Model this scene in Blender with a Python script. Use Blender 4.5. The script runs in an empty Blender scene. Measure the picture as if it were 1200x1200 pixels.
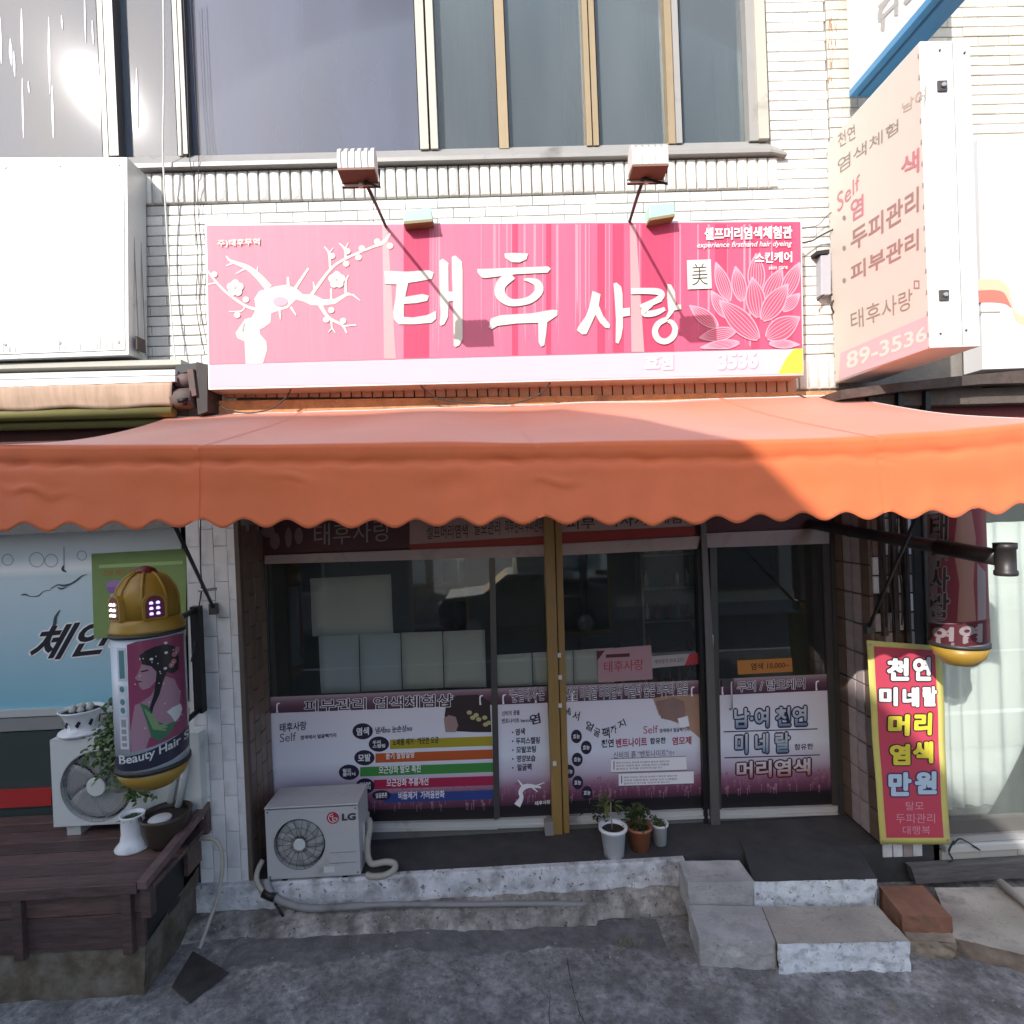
import bpy, bmesh, math, random
from mathutils import Vector, Matrix
from mathutils.geometry import delaunay_2d_cdt
random.seed(11)
SC = bpy.context.scene
COL = SC.collection

# ------------------------------------------------------------------ camera, sky, sun, exposure
F = 680.0                                   # focal length in pixels of a 1200 px frame
CAM = Vector((0.0, -4.4, 3.0))
YAW, PITCH, ROLL = math.radians(1.42), math.radians(-0.42), math.radians(-2.30)
_f = Vector((math.sin(YAW) * math.cos(PITCH), math.cos(YAW) * math.cos(PITCH), math.sin(PITCH)))
_r = Vector((math.cos(YAW), -math.sin(YAW), 0))
_d = _f.cross(_r)
AX = math.cos(ROLL) * _r - math.sin(ROLL) * _d
AD = math.sin(ROLL) * _r + math.cos(ROLL) * _d
cam = bpy.data.cameras.new('camera')
cam.sensor_width = 36.0
cam.lens = 36.0 * F / 1200.0
cam.clip_end = 400
cam_ob = bpy.data.objects.new('camera', cam)
cam_ob.matrix_world = Matrix(((AX.x, -AD.x, -_f.x, CAM.x), (AX.y, -AD.y, -_f.y, CAM.y), (AX.z, -AD.z, -_f.z, CAM.z), (0, 0, 0, 1)))
COL.objects.link(cam_ob)
SC.camera = cam_ob

SUN = Vector((-0.63, -1.0, 0.72)).normalized()      # towards the sun
world = bpy.data.worlds.new('World')
SC.world = world
world.use_nodes = True
wn = world.node_tree.nodes
bg = wn['Background']
sky = wn.new('ShaderNodeTexSky')
sky.sky_type = 'NISHITA'
sky.sun_disc = False
sky.sun_elevation = math.asin(SUN.z)
sky.sun_rotation = math.atan2(SUN.x, SUN.y)
sky.dust_density = 1.8
world.node_tree.links.new(sky.outputs[0], bg.inputs[0])
bg.inputs[1].default_value = 0.15
sun = bpy.data.lights.new('sun', 'SUN')
sun.energy = 3.0
sun.angle = math.radians(0.4)
sun.color = (1.0, 0.96, 0.91)
sun_ob = bpy.data.objects.new('sun', sun)
sun_ob.rotation_euler = SUN.to_track_quat('Z', 'Y').to_euler()
sun_ob.location = (0, 0, 20)
COL.objects.link(sun_ob)
SC.view_settings.view_transform = 'Standard'
SC.view_settings.look = 'None'
SC.view_settings.gamma = 1
SC.view_settings.exposure = 0.97
SC.view_settings.use_curve_mapping = False
SC.cycles.max_bounces = 8
SC.cycles.transparent_max_bounces = 12


def ray(px, py):
    return (_f + AX * ((px - 600) / F) + AD * ((py - 600) / F))


def at(px, py, Y):
    """the point of the plane y = Y that the camera sees at a pixel of the photograph"""
    v = ray(px, py)
    return CAM + v * ((Y - CAM.y) / v.y)


def atx(px, py, X):
    v = ray(px, py)
    return CAM + v * ((X - CAM.x) / v.x)


def gz(px, py, z):
    v = ray(px, py)
    return CAM + v * ((z - CAM.z) / v.z)


# ------------------------------------------------------------------ materials
def mat(name, col, rough=0.6, metal=0.0, var=0.0, vs=6.0, dirt=0.0, dcol=(0.06, 0.055, 0.05), ds=3.0, bump=0.0, bs=60.0,
        spec=0.5, rnd=0.0, transl=0.0, coat=0.0, stretch=(1, 1, 1), emit=0.0, ecol=None, sheen=0.0, speck=None, ramp=None, axis=2, streak=0.0, ss=30.0):
    m = bpy.data.materials.new(name)
    m.use_nodes = True
    nt = m.node_tree
    N, L = nt.nodes, nt.links
    p = N['Principled BSDF']
    p.inputs['Roughness'].default_value = rough
    p.inputs['Metallic'].default_value = metal
    p.inputs['Specular IOR Level'].default_value = spec
    p.inputs['Coat Weight'].default_value = coat
    p.inputs['Sheen Weight'].default_value = sheen
    p.inputs['Sheen Roughness'].default_value = 0.45
    tc = N.new('ShaderNodeTexCoord')
    mp = N.new('ShaderNodeMapping')
    mp.inputs['Scale'].default_value = stretch
    L.new(tc.outputs['Object'], mp.inputs[0])
    vec = mp.outputs[0]

    def noise(scale, detail=6.0, v=vec):
        n = N.new('ShaderNodeTexNoise')
        n.inputs['Scale'].default_value = scale
        n.inputs['Detail'].default_value = detail
        n.inputs['Roughness'].default_value = 0.62
        L.new(v, n.inputs['Vector'])
        return n.outputs[0]

    def math_(op, a, b):
        n = N.new('ShaderNodeMath')
        n.operation = op
        for i, x in enumerate((a, b)):
            if isinstance(x, (int, float)):
                n.inputs[i].default_value = x
            else:
                L.new(x, n.inputs[i])
        return n.outputs[0]

    if ramp:
        sep = N.new('ShaderNodeSeparateXYZ')
        L.new(tc.outputs['Generated'], sep.inputs[0])
        cr = N.new('ShaderNodeValToRGB')
        e = cr.color_ramp.elements
        while len(e) < len(ramp):
            e.new(0.5)
        for i, (t, c) in enumerate(ramp):
            e[i].position = t
            e[i].color = (*c, 1)
        L.new(sep.outputs[axis], cr.inputs[0])
        c = cr.outputs[0]
    else:
        rgb = N.new('ShaderNodeRGB')
        rgb.outputs[0].default_value = (*col, 1)
        c = rgb.outputs[0]
    val = None
    if var:
        val = math_('ADD', math_('MULTIPLY', math_('SUBTRACT', noise(vs), 0.5), var * 3.0), 1.0)
    if streak:
        mp2 = N.new('ShaderNodeMapping')
        mp2.inputs['Scale'].default_value = (1, 1, 0.02) if axis != 1 else (0.02, 1, 1)
        L.new(tc.outputs['Object'], mp2.inputs[0])
        sv = math_('ADD', math_('MULTIPLY', math_('SUBTRACT', noise(ss, 5.0, mp2.outputs[0]), 0.5), streak * 3.0), 1.0)
        val = sv if val is None else math_('MULTIPLY', val, sv)
    if rnd:
        oi = N.new('ShaderNodeObjectInfo')
        rv = math_('ADD', math_('MULTIPLY', math_('SUBTRACT', oi.outputs['Random'], 0.5), 2 * rnd), 1.0)
        val = rv if val is None else math_('MULTIPLY', val, rv)
    if val is not None:
        h = N.new('ShaderNodeHueSaturation')
        L.new(c, h.inputs['Color'])
        L.new(val, h.inputs['Value'])
        c = h.outputs[0]
    if dirt:
        r = N.new('ShaderNodeValToRGB')
        r.color_ramp.elements[0].position = 0.62 - 0.25 * dirt
        r.color_ramp.elements[1].position = 0.72
        L.new(noise(ds, 8.0), r.inputs[0])
        mx = N.new('ShaderNodeMixRGB')
        mx.inputs[2].default_value = (*dcol, 1)
        L.new(math_('MULTIPLY', r.outputs[0], min(1.0, 0.5 + dirt * 0.5)), mx.inputs[0])
        L.new(c, mx.inputs[1])
        c = mx.outputs[0]
    for sc_, lo, amt, scol in speck or ():
        r = N.new('ShaderNodeValToRGB')
        r.color_ramp.elements[0].position = lo
        r.color_ramp.elements[1].position = lo + 0.045
        L.new(noise(sc_, 3.0), r.inputs[0])
        mx = N.new('ShaderNodeMixRGB')
        mx.inputs[2].default_value = (*scol, 1)
        L.new(math_('MULTIPLY', r.outputs[0], amt), mx.inputs[0])
        L.new(c, mx.inputs[1])
        c = mx.outputs[0]
    L.new(c, p.inputs['Base Color'])
    if bump:
        b = N.new('ShaderNodeBump')
        b.inputs['Strength'].default_value = min(1.0, bump)
        b.inputs['Distance'].default_value = 0.012
        L.new(noise(bs, 8.0), b.inputs['Height'])
        L.new(b.outputs[0], p.inputs['Normal'])
    if emit:
        p.inputs['Emission Color'].default_value = (*(ecol or col), 1)
        p.inputs['Emission Strength'].default_value = emit
    if transl:
        t = N.new('ShaderNodeBsdfTranslucent')
        L.new(c, t.inputs[0])
        ms = N.new('ShaderNodeMixShader')
        ms.inputs[0].default_value = transl
        L.new(p.outputs[0], ms.inputs[1])
        L.new(t.outputs[0], ms.inputs[2])
        L.new(ms.outputs[0], N['Material Output'].inputs[0])
    return m


def glass(name, film=(0.5, 0.5, 0.5), dust=0.1, rough=0.02, ior=1.5, tint=(0.85, 0.9, 0.88), dscale=2.0, var=0.6):
    """window glass: sees through, mirrors by its angle, and carries a film of dust that takes light"""
    m = bpy.data.materials.new(name)
    m.use_nodes = True
    nt = m.node_tree
    N, L = nt.nodes, nt.links
    N.remove(N['Principled BSDF'])
    tr = N.new('ShaderNodeBsdfTransparent')
    tr.inputs[0].default_value = (*tint, 1)
    gl = N.new('ShaderNodeBsdfGlossy')
    gl.inputs['Roughness'].default_value = rough
    gl.inputs[0].default_value = (1, 1, 1, 1)
    fr = N.new('ShaderNodeFresnel')
    fr.inputs[0].default_value = ior
    ms = N.new('ShaderNodeMixShader')
    L.new(fr.outputs[0], ms.inputs[0])
    L.new(tr.outputs[0], ms.inputs[1])
    L.new(gl.outputs[0], ms.inputs[2])
    df = N.new('ShaderNodeBsdfDiffuse')
    df.inputs[0].default_value = (*film, 1)
    tc = N.new('ShaderNodeTexCoord')
    mp = N.new('ShaderNodeMapping')
    mp.inputs['Scale'].default_value = (1, 1, 0.25)
    L.new(tc.outputs['Object'], mp.inputs[0])
    no = N.new('ShaderNodeTexNoise')
    no.inputs['Scale'].default_value = dscale
    no.inputs['Detail'].default_value = 7
    L.new(mp.outputs[0], no.inputs['Vector'])
    mr = N.new('ShaderNodeMapRange')
    mr.inputs[1].default_value = 0.3
    mr.inputs[2].default_value = 0.75
    mr.inputs[3].default_value = dust * (1 - var)
    mr.inputs[4].default_value = min(0.97, dust * (1 + var))
    L.new(no.outputs[0], mr.inputs[0])
    m2 = N.new('ShaderNodeMixShader')
    L.new(mr.outputs[0], m2.inputs[0])
    L.new(ms.outputs[0], m2.inputs[1])
    L.new(df.outputs[0], m2.inputs[2])
    L.new(m2.outputs[0], N['Material Output'].inputs[0])
    return m


# ------------------------------------------------------------------ objects
def tag(o, label=None, cat=None, group=None, kind=None):
    for k, v in (('label', label), ('category', cat), ('group', group), ('kind', kind)):
        if v:
            o[k] = v
    return o


def thing(name, label, cat, loc=(0, 0, 0), group=None):
    o = bpy.data.objects.new(name, None)
    o.empty_display_size = 0.1
    o.location = loc
    COL.objects.link(o)
    return tag(o, label, cat, group)


def wloc(o):
    v = Vector((0, 0, 0))
    while o is not None:
        v += o.location
        o = o.parent
    return v


class MB:
    """collects shapes in world coordinates and links them as ONE mesh object"""

    def __init__(s):
        s.bm = bmesh.new()

    def faces(s, verts, faces, smooth=False):
        vs = [s.bm.verts.new(v) for v in verts]
        for f in faces:
            try:
                fc = s.bm.faces.new([vs[i] for i in f])
                fc.smooth = smooth
            except ValueError:
                pass
        return s

    def box(s, x0, x1, y0, y1, z0, z1):
        return s.faces([(x, y, z) for z in (z0, z1) for y in (y0, y1) for x in (x0, x1)],
                       [(0, 1, 3, 2), (4, 6, 7, 5), (0, 4, 5, 1), (2, 3, 7, 6), (0, 2, 6, 4), (1, 5, 7, 3)])

    def hexa(s, p):
        """eight corners: four front (tl, tr, br, bl), four back"""
        return s.faces(p, [(0, 1, 2, 3), (4, 7, 6, 5), (0, 4, 5, 1), (1, 5, 6, 2), (2, 6, 7, 3), (3, 7, 4, 0)])

    def prism(s, pts, vec):
        """a polygon (may be concave) pushed along a vector"""
        n = len(pts)
        a = [s.bm.verts.new(p) for p in pts]
        b = [s.bm.verts.new(Vector(p) + Vector(vec)) for p in pts]
        fs = [s.bm.faces.new(a), s.bm.faces.new(b[::-1])]
        for i in range(n):
            s.bm.faces.new((a[i], b[i], b[(i + 1) % n], a[(i + 1) % n]))
        if n > 4:
            bmesh.ops.triangulate(s.bm, faces=fs)
        return s

    def slab(s, px, yf, yb):
        """a polygon traced on the plane y = yf, with real thickness back to yb"""
        return s.prism([at(x, y, yf) for x, y in px], (0, yb - yf, 0))

    def tube(s, pts, r, n=8, caps=True, smooth=True):
        pts = [Vector(p) for p in pts]
        rs = r if isinstance(r, (list, tuple)) else [r] * len(pts)
        rings = []
        up = Vector((0, 0, 1))
        for i, p in enumerate(pts):
            t = (pts[min(i + 1, len(pts) - 1)] - pts[max(i - 1, 0)]).normalized()
            a = t.cross(up)
            if a.length < 1e-3:
                a = t.cross(Vector((1, 0, 0)))
            a.normalize()
            b = t.cross(a)
            rings.append([s.bm.verts.new(p + (a * math.cos(2 * math.pi * k / n) + b * math.sin(2 * math.pi * k / n)) * rs[i]) for k in range(n)])
        for i in range(len(rings) - 1):
            for k in range(n):
                f = s.bm.faces.new((rings[i][k], rings[i][(k + 1) % n], rings[i + 1][(k + 1) % n], rings[i + 1][k]))
                f.smooth = smooth
        if caps:
            s.bm.faces.new(rings[0][::-1])
            s.bm.faces.new(rings[-1])
        return s

    def lathe(s, c, prof, n=24, smooth=True, capb=True, capt=True, axis=None):
        """profile of (radius, height) turned about a vertical axis through c"""
        c = Vector(c)
        rings = []
        for r, h in prof:
            ring = []
            for k in range(n):
                a = 2 * math.pi * k / n
                q = Vector((r * math.cos(a), r * math.sin(a), h))
                if axis == 'y':
                    q = Vector((q.x, q.z, q.y))
                ring.append(s.bm.verts.new(c + q))
            rings.append(ring)
        for i in range(len(rings) - 1):
            for k in range(n):
                f = s.bm.faces.new((rings[i][k], rings[i][(k + 1) % n], rings[i + 1][(k + 1) % n], rings[i + 1][k]))
                f.smooth = smooth
        if capb:
            s.bm.faces.new(rings[0][::-1])
        if capt:
            s.bm.faces.new(rings[-1])
        return s

    def grid(s, fn, nu, nv, smooth=True):
        vs = [[s.bm.verts.new(fn(i / nu, j / nv)) for i in range(nu + 1)] for j in range(nv + 1)]
        for j in range(nv):
            for i in range(nu):
                f = s.bm.faces.new((vs[j][i], vs[j][i + 1], vs[j + 1][i + 1], vs[j + 1][i]))
                f.smooth = smooth
        return s

    def flat(s, pts2, surf, maxlen=None):
        """a thin printed shape: polygon in picture units laid on a surface"""
        n = len(pts2)
        if n <= 4 and not maxlen:
            s.faces([surf(x, y) for x, y in pts2], [tuple(range(n))])
            return s
        co, _e, tri = delaunay_2d_cdt([Vector(p) for p in pts2], [(i, (i + 1) % n) for i in range(n)], [], 1, 1e-6)[:3]
        tmp = bmesh.new()
        tv = [tmp.verts.new((c.x, c.y, 0)) for c in co]
        for t in tri:
            tmp.faces.new([tv[i] for i in t])
        if maxlen:
            for _ in range(5):
                es = [e for e in tmp.edges if e.calc_length() > maxlen]
                if not es:
                    break
                bmesh.ops.subdivide_edges(tmp, edges=es, cuts=1)
                bmesh.ops.triangulate(tmp, faces=[f for f in tmp.faces if len(f.verts) > 3])
        tmp.verts.index_update()
        s.faces([surf(v.co.x, v.co.y) for v in tmp.verts], [[v.index for v in f.verts] for f in tmp.faces])
        tmp.free()
        return s

    def build(s, name, m, parent=None, bevel=0.0, seg=2, label=None, cat=None, group=None, kind=None, solid=0.0, normals=True):
        if normals:
            bmesh.ops.recalc_face_normals(s.bm, faces=s.bm.faces[:])
        me = bpy.data.meshes.new(name)
        off = wloc(parent) if parent is not None else Vector((0, 0, 0))
        if off.length:
            bmesh.ops.translate(s.bm, verts=s.bm.verts[:], vec=-off)
        s.bm.to_mesh(me)
        s.bm.free()
        me.materials.append(m)
        o = bpy.data.objects.new(name, me)
        COL.objects.link(o)
        if parent is not None:
            o.parent = parent
        if bevel:
            b = o.modifiers.new('bevel', 'BEVEL')
            b.width = bevel
            b.segments = seg
            b.limit_method = 'ANGLE'
            b.angle_limit = math.radians(40)
        if solid:
            d = o.modifiers.new('solid', 'SOLIDIFY')
            d.thickness = solid
            d.offset = 0
        return tag(o, label, cat, group, kind)


def on(Y, off=0.0):
    return lambda x, y: at(x, y, Y - off)


def smooth_path(pts, n=5):
    """Catmull-Rom through points of any dimension"""
    if len(pts) < 3:
        return pts
    out = []
    for i in range(len(pts) - 1):
        p0, p1, p2, p3 = pts[max(i - 1, 0)], pts[i], pts[i + 1], pts[min(i + 2, len(pts) - 1)]
        for k in range(n):
            t = k / n
            out.append(tuple(0.5 * (2 * b + (c - a) * t + (2 * a - 5 * b + 4 * c - d) * t * t + (3 * b - a - 3 * c + d) * t ** 3)
                             for a, b, c, d in zip(p0, p1, p2, p3)))
    out.append(tuple(pts[-1]))
    return out


def stroke(pts):
    """brush stroke (x, y, width) -> outline polygon"""
    p = smooth_path(pts, 5) if len(pts) > 2 else pts
    L_, R_ = [], []
    for i, (x, y, w) in enumerate(p):
        a, b = p[max(i - 1, 0)], p[min(i + 1, len(p) - 1)]
        dx, dy = b[0] - a[0], b[1] - a[1]
        l = math.hypot(dx, dy) or 1
        nx, ny = -dy / l * w / 2, dx / l * w / 2
        L_.append((x + nx, y + ny))
        R_.append((x - nx, y - ny))
    return L_, R_


def add_strokes(mb, strokes, conv, surf_at, start=0.0, step=0.0006):
    """each stroke a ribbon; overlapping ribbons are stacked by a hair"""
    o = start
    for st in strokes:
        L_, R_ = stroke(st)
        sf = surf_at(o)
        vs, fs = [], []
        for a, b in zip(L_, R_):
            vs += [sf(*conv(*a)), sf(*conv(*b))]
        for i in range(len(L_) - 1):
            fs.append((2 * i, 2 * i + 1, 2 * i + 3, 2 * i + 2))
        mb.faces(vs, fs)
        o += step
    return o


_G = {}


def glyphs(body, bold=0.0, shear=0.0):
    k = (body, bold, shear)
    if k not in _G:
        cu = bpy.data.curves.new('t', 'FONT')
        cu.body = body
        cu.resolution_u = 3
        cu.offset = bold
        cu.shear = shear
        o = bpy.data.objects.new('t', cu)
        COL.objects.link(o)
        me = bpy.data.meshes.new_from_object(o.evaluated_get(bpy.context.evaluated_depsgraph_get()))
        v = [(p.co.x, p.co.y) for p in me.vertices]
        f = [tuple(p.vertices) for p in me.polygons]
        bpy.data.objects.remove(o)
        bpy.data.curves.remove(cu)
        bpy.data.meshes.remove(me)
        _G[k] = (v, f)
    return _G[k]


def text(body, quad, surf, m, parent, bold=0.0, ref=None, shear=0.0, name='lettering', mb=None, maxlen=None):
    """lettering stretched to a quad (tl, tr, br, bl) of the printed surface"""
    heavy = bold > 0.035                            # a fat letter is the plain one laid down nine times round a small circle
    v, f = glyphs(body, 0.0 if heavy else bold, shear)
    rv = glyphs(body, ref if ref is not None else bold, shear)[0]
    x0, x1 = min(p[0] for p in rv), max(p[0] for p in rv)
    y0, y1 = min(p[1] for p in rv), max(p[1] for p in rv)
    tl, tr, br, bl = [Vector(q) for q in quad]
    own = mb is None
    mb = mb or MB()
    for k in range(13 if heavy else 1):
        dx, dy = (bold * math.cos(k * math.pi / 6), bold * math.sin(k * math.pi / 6)) if heavy and k < 12 else (0, 0)
        out = []
        for x, y in v:
            u, w = (x + dx - x0) / (x1 - x0), (y1 - y - dy) / (y1 - y0)
            q = tl.lerp(tr, u).lerp(bl.lerp(br, u), w)
            out.append(surf(q.x, q.y) + Vector((0, -2.5e-5 * k, 0)))
        mb.faces(out, f)
    return mb.build(name, m, parent, normals=False) if own else mb


def rect(x0, y0, x1, y1, sl=0.0):
    """picture quad whose rows climb by sl pixels per pixel"""
    d = (x1 - x0) * sl
    return [(x0, y0), (x1, y0 + d), (x1, y1 + d), (x0, y1)]


def circle(cx, cy, rx, ry=None, n=20):
    ry = ry or rx
    return [(cx + rx * math.cos(2 * math.pi * k / n), cy + ry * math.sin(2 * math.pi * k / n)) for k in range(n)]


def copy_part(o, parent, loc):
    c = o.copy()
    c.parent = parent
    c.location = loc
    COL.objects.link(c)
    return c
# ------------------------------------------------------------------ palette
W_BRICK = mat('white_glazed_brick', (0.63, 0.62, 0.59), 0.4, var=0.22, vs=9, dirt=0.5, dcol=(0.33, 0.29, 0.24), ds=3.2, bump=0.3, bs=60, rnd=0.17)
Y_BRICK = mat('cream_brick', (0.60, 0.57, 0.50), 0.5, var=0.2, vs=9, dirt=0.4, dcol=(0.33, 0.29, 0.24), bump=0.3, rnd=0.15)
MORTAR = mat('mortar', (0.19, 0.175, 0.16), 0.9, var=0.2, vs=12, bump=0.3)
CONC = mat('concrete', (0.25, 0.245, 0.24), 0.9, var=0.16, vs=4, dirt=0.35, ds=2.5, bump=0.8, bs=26)
CONC_D = mat('porch_floor_cement', (0.058, 0.058, 0.060), 0.75, var=0.4, vs=5, dirt=0.3, dcol=(0.03, 0.03, 0.03), bump=0.25, bs=40)
WHITEWASH = mat('whitewashed_cement', (0.62, 0.63, 0.65), 0.85, speck=((26, 0.62, 0.8, (0.10, 0.095, 0.09)),), var=0.4, vs=9, dirt=0.6, dcol=(0.14, 0.13, 0.12), ds=7, bump=0.8, bs=22)
MORTAR_R = mat('rough_mortar', (0.36, 0.34, 0.31), 0.92, speck=((30, 0.62, 0.8, (0.06, 0.055, 0.05)), (22, 0.63, 0.6, (0.5, 0.48, 0.44))), var=0.9, vs=9, dirt=0.8, dcol=(0.07, 0.065, 0.06), ds=5, bump=1.0, bs=16)
ROAD = mat('worn_road_concrete', (0.30, 0.295, 0.29), 0.9, var=0.9, vs=19, dirt=0.95, dcol=(0.11, 0.105, 0.10), ds=3.4, bump=1.0, bs=28, speck=((48, 0.635, 0.75, (0.045, 0.043, 0.04)), (31, 0.66, 0.6, (0.42, 0.41, 0.39)), (2.2, 0.60, 0.35, (0.25, 0.21, 0.165))))
ALU = mat('aluminium', (0.48, 0.47, 0.46), 0.42, metal=0.6, var=0.06, vs=5, dirt=0.15)
ALU_W = mat('pale_aluminium', (0.62, 0.62, 0.60), 0.4, metal=0.25, var=0.05, dirt=0.12)
ALU_D = mat('dark_aluminium', (0.10, 0.095, 0.09), 0.45, metal=0.5, var=0.1)
ALU_P = mat('awning_tinted_header_aluminium', (0.42, 0.35, 0.33), 0.5, metal=0.2, var=0.08, dirt=0.25)  # pink cast of light under the awning put into the metal's colour
BRONZE = mat('bronze_window_frame', (0.31, 0.235, 0.14), 0.45, metal=0.25, var=0.08, streak=0.1)
WIN_FRAME = mat('cream_window_frame', (0.42, 0.40, 0.345), 0.5, var=0.06, dirt=0.15)
GREYM = mat('grey_sill_metal', (0.30, 0.29, 0.275), 0.5, metal=0.15, var=0.07, dirt=0.15)
GOLDWOOD = mat('golden_varnished_post', (0.31, 0.19, 0.06), 0.45, var=0.16, vs=14, stretch=(6, 6, 0.6), coat=0.2)
BROWN_TILE = mat('brown_jamb_tile', (0.17, 0.115, 0.085), 0.35, var=0.35, dirt=0.2, rnd=0.16)
GREY_TILE = mat('mauve_reveal_tile', (0.40, 0.33, 0.32), 0.3, var=0.25, dirt=0.2, rnd=0.12)
COL_TILE = mat('white_column_tile', (0.74, 0.74, 0.75), 0.28, var=0.1, dirt=0.3, dcol=(0.3, 0.27, 0.24), rnd=0.05)
BOUNCE_TILE = mat('bounce_tinted_strip_tile', (0.45, 0.26, 0.17), 0.55, var=0.1, dirt=0.2, rnd=0.12)  # brown tile, the awning's orange bounce light mixed into its colour
DARK = mat('dark_paint', (0.02, 0.02, 0.022), 0.55)
BLACKM = mat('black_metal', (0.025, 0.025, 0.027), 0.45, metal=0.4, var=0.15)
DKBROWN = mat('weathered_dark_brown', (0.07, 0.05, 0.043), 0.8, var=0.7, vs=9, dirt=0.3, bump=0.5, bs=30)
INNER = mat('interior_plaster', (0.11, 0.105, 0.095), 0.9, var=0.1)
WHITE = mat('white_paint', (0.66, 0.66, 0.655), 0.5, var=0.05, dirt=0.25, dcol=(0.52, 0.49, 0.44), ds=2.5, streak=0.03, ss=9)
WHITE_F = mat('white_plastic_face', (0.70, 0.70, 0.705), 0.4, var=0.03, vs=2, streak=0.025, ss=7)
BLACK_INK = mat('black_print', (0.012, 0.012, 0.02), 0.6)
WHITE_INK = mat('white_print', (0.78, 0.78, 0.78), 0.6)
CABLE_D = mat('dark_cable', (0.03, 0.028, 0.028), 0.6)
CABLE_W = mat('white_cable', (0.62, 0.62, 0.58), 0.6)

GL_UP = glass('upper_window_glass', film=(0.19, 0.21, 0.285), dust=0.52, rough=0.042, ior=1.55, tint=(0.6, 0.66, 0.68), dscale=1.3, var=0.42)
GL_UP1 = glass('sunny_window_glass', film=(0.22, 0.25, 0.31), dust=0.42, rough=0.05, ior=1.6, tint=(0.8, 0.84, 0.88), dscale=1.3, var=0.3)
GL_UP2 = glass('upper_clear_glass', film=(0.21, 0.245, 0.265), dust=0.36, rough=0.04, ior=1.5, tint=(0.62, 0.72, 0.72), dscale=1.5, var=0.35)
GL_SHOP = glass('shop_glass', film=(0.25, 0.26, 0.25), dust=0.05, rough=0.01, ior=1.6, tint=(0.86, 0.88, 0.86), var=0.5)
GL_CUR = glass('curtain_window_glass', film=(0.55, 0.6, 0.58), dust=0.05, rough=0.01, ior=1.4, tint=(0.95, 0.98, 0.965))

# ------------------------------------------------------------------ ground
XJL, XCL, XJR, YD = -1.985, -2.352, 2.885, 0.5


def axis(dense0, dense1, step, far):
    out = [dense0 + step * i for i in range(int((dense1 - dense0) / step) + 1)]
    a, d = out[0], step * 2
    lo = []
    while a > far[0]:
        a -= d
        d *= 1.7
        lo.append(max(a, far[0]))
    b, d, hi = out[-1], step * 2, []
    while b < far[1]:
        b += d
        d *= 1.7
        hi.append(min(b, far[1]))
    return lo[::-1] + out + hi


from mathutils import noise as mnoise
gx, gy = axis(-3.3, 4.3, 0.014, (-90, 90)), axis(-1.30, -0.10, 0.013, (-90, 60))


def gh(x, y):
    n = mnoise.fractal(Vector((x * 2.1, y * 2.1, 0.3)), 0.9, 2.1, 5) * 0.010
    n += mnoise.fractal(Vector((x * 14, y * 14, 5.3)), 0.8, 2.0, 3) * 0.0032
    base = -0.035 if x > 0.6 else -0.035 * max(0.0, min(1.0, (x + 0.8) / 1.4))
    pit = min(0.0, mnoise.noise(Vector((x * 7.0, y * 7.0, 9.1))) + 0.42) * 0.022
    n += min(0.0, mnoise.noise(Vector((x * 27.0, y * 27.0, 2.1))) + 0.30) * 0.014
    return base + n + pit if -4 < x < 5 and -2 < y < 0.5 else base


g = MB()
vs = [(x, y, gh(x, y)) for y in gy for x in gx]
nx = len(gx)
g.faces(vs, [(j * nx + i, j * nx + i + 1, (j + 1) * nx + i + 1, (j + 1) * nx + i) for j in range(len(gy) - 1) for i in range(nx - 1)], smooth=True)
g.build('ground', ROAD, kind='structure')

# the street itself, with a white edge line
MB().box(-90, 90, -9.4, -2.1, -0.3, 0.004).build('road', mat('asphalt', (0.05, 0.05, 0.052), 0.9, var=0.3, vs=8), kind='structure')
MB().box(-90, 90, -3.15, -3.03, 0.004, 0.008).box(-90, 90, -6.0, -5.88, 0.004, 0.008).build('road_marking', mat('white_road_paint', (0.7, 0.7, 0.68), 0.8, var=0.2, dirt=0.4), kind='structure')

# darker patched strip in the gutter
PATCH = mat('dark_patch_cement', (0.19, 0.188, 0.186), 0.88, var=0.5, vs=14, dirt=0.9, dcol=(0.09, 0.088, 0.086), ds=4, bump=0.8, bs=40, speck=((34, 0.66, 0.5, (0.3, 0.29, 0.27)),))


def gutter(u, v):
    x = -2.05 + u * 3.15
    y0 = -0.22
    y1 = -0.47 - 0.12 * mnoise.noise(Vector((x * 1.9, 0, 8))) - 0.05 * mnoise.noise(Vector((x * 7, 0, 3))) - 0.02 * mnoise.noise(Vector((x * 24, 0, 5))) - 0.22 * max(0.0, (x - 0.55) / 0.55) ** 2
    y = y0 + (y1 - y0) * v
    return (x, y, gh(x, y) + (0.004 if 0.02 < u < 0.98 and v < 0.97 else -0.004))


MB().grid(gutter, 260, 24).build('pavement_patch', PATCH, kind='structure')

# cracks in the concrete: thin dark grooves laid along the slab
cr = MB()
for pth in ([(664, 1118), (670, 1150), (681, 1186), (690, 1198)], [(645, 1160), (643, 1185), (646, 1200)]):
    p = smooth_path(pth, 4)
    for i in range(len(p) - 1):
        a, b = gz(*p[i], 0.0), gz(*p[i + 1], 0.0)
        w = 0.0012 + 0.0012 * random.random()
        a = a + Vector((random.uniform(-0.004, 0.004), 0, 0))
        za, zb = gh(a.x, a.y) + 0.003, gh(b.x, b.y) + 0.003
        cr.faces([(a.x - w, a.y, za), (a.x + w, a.y, za), (b.x + w, b.y, zb), (b.x - w, b.y, zb)], [(0, 1, 2, 3)])
cr.build('ground_crack', mat('crack_dark', (0.02, 0.02, 0.02), 0.95), kind='structure')

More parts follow.
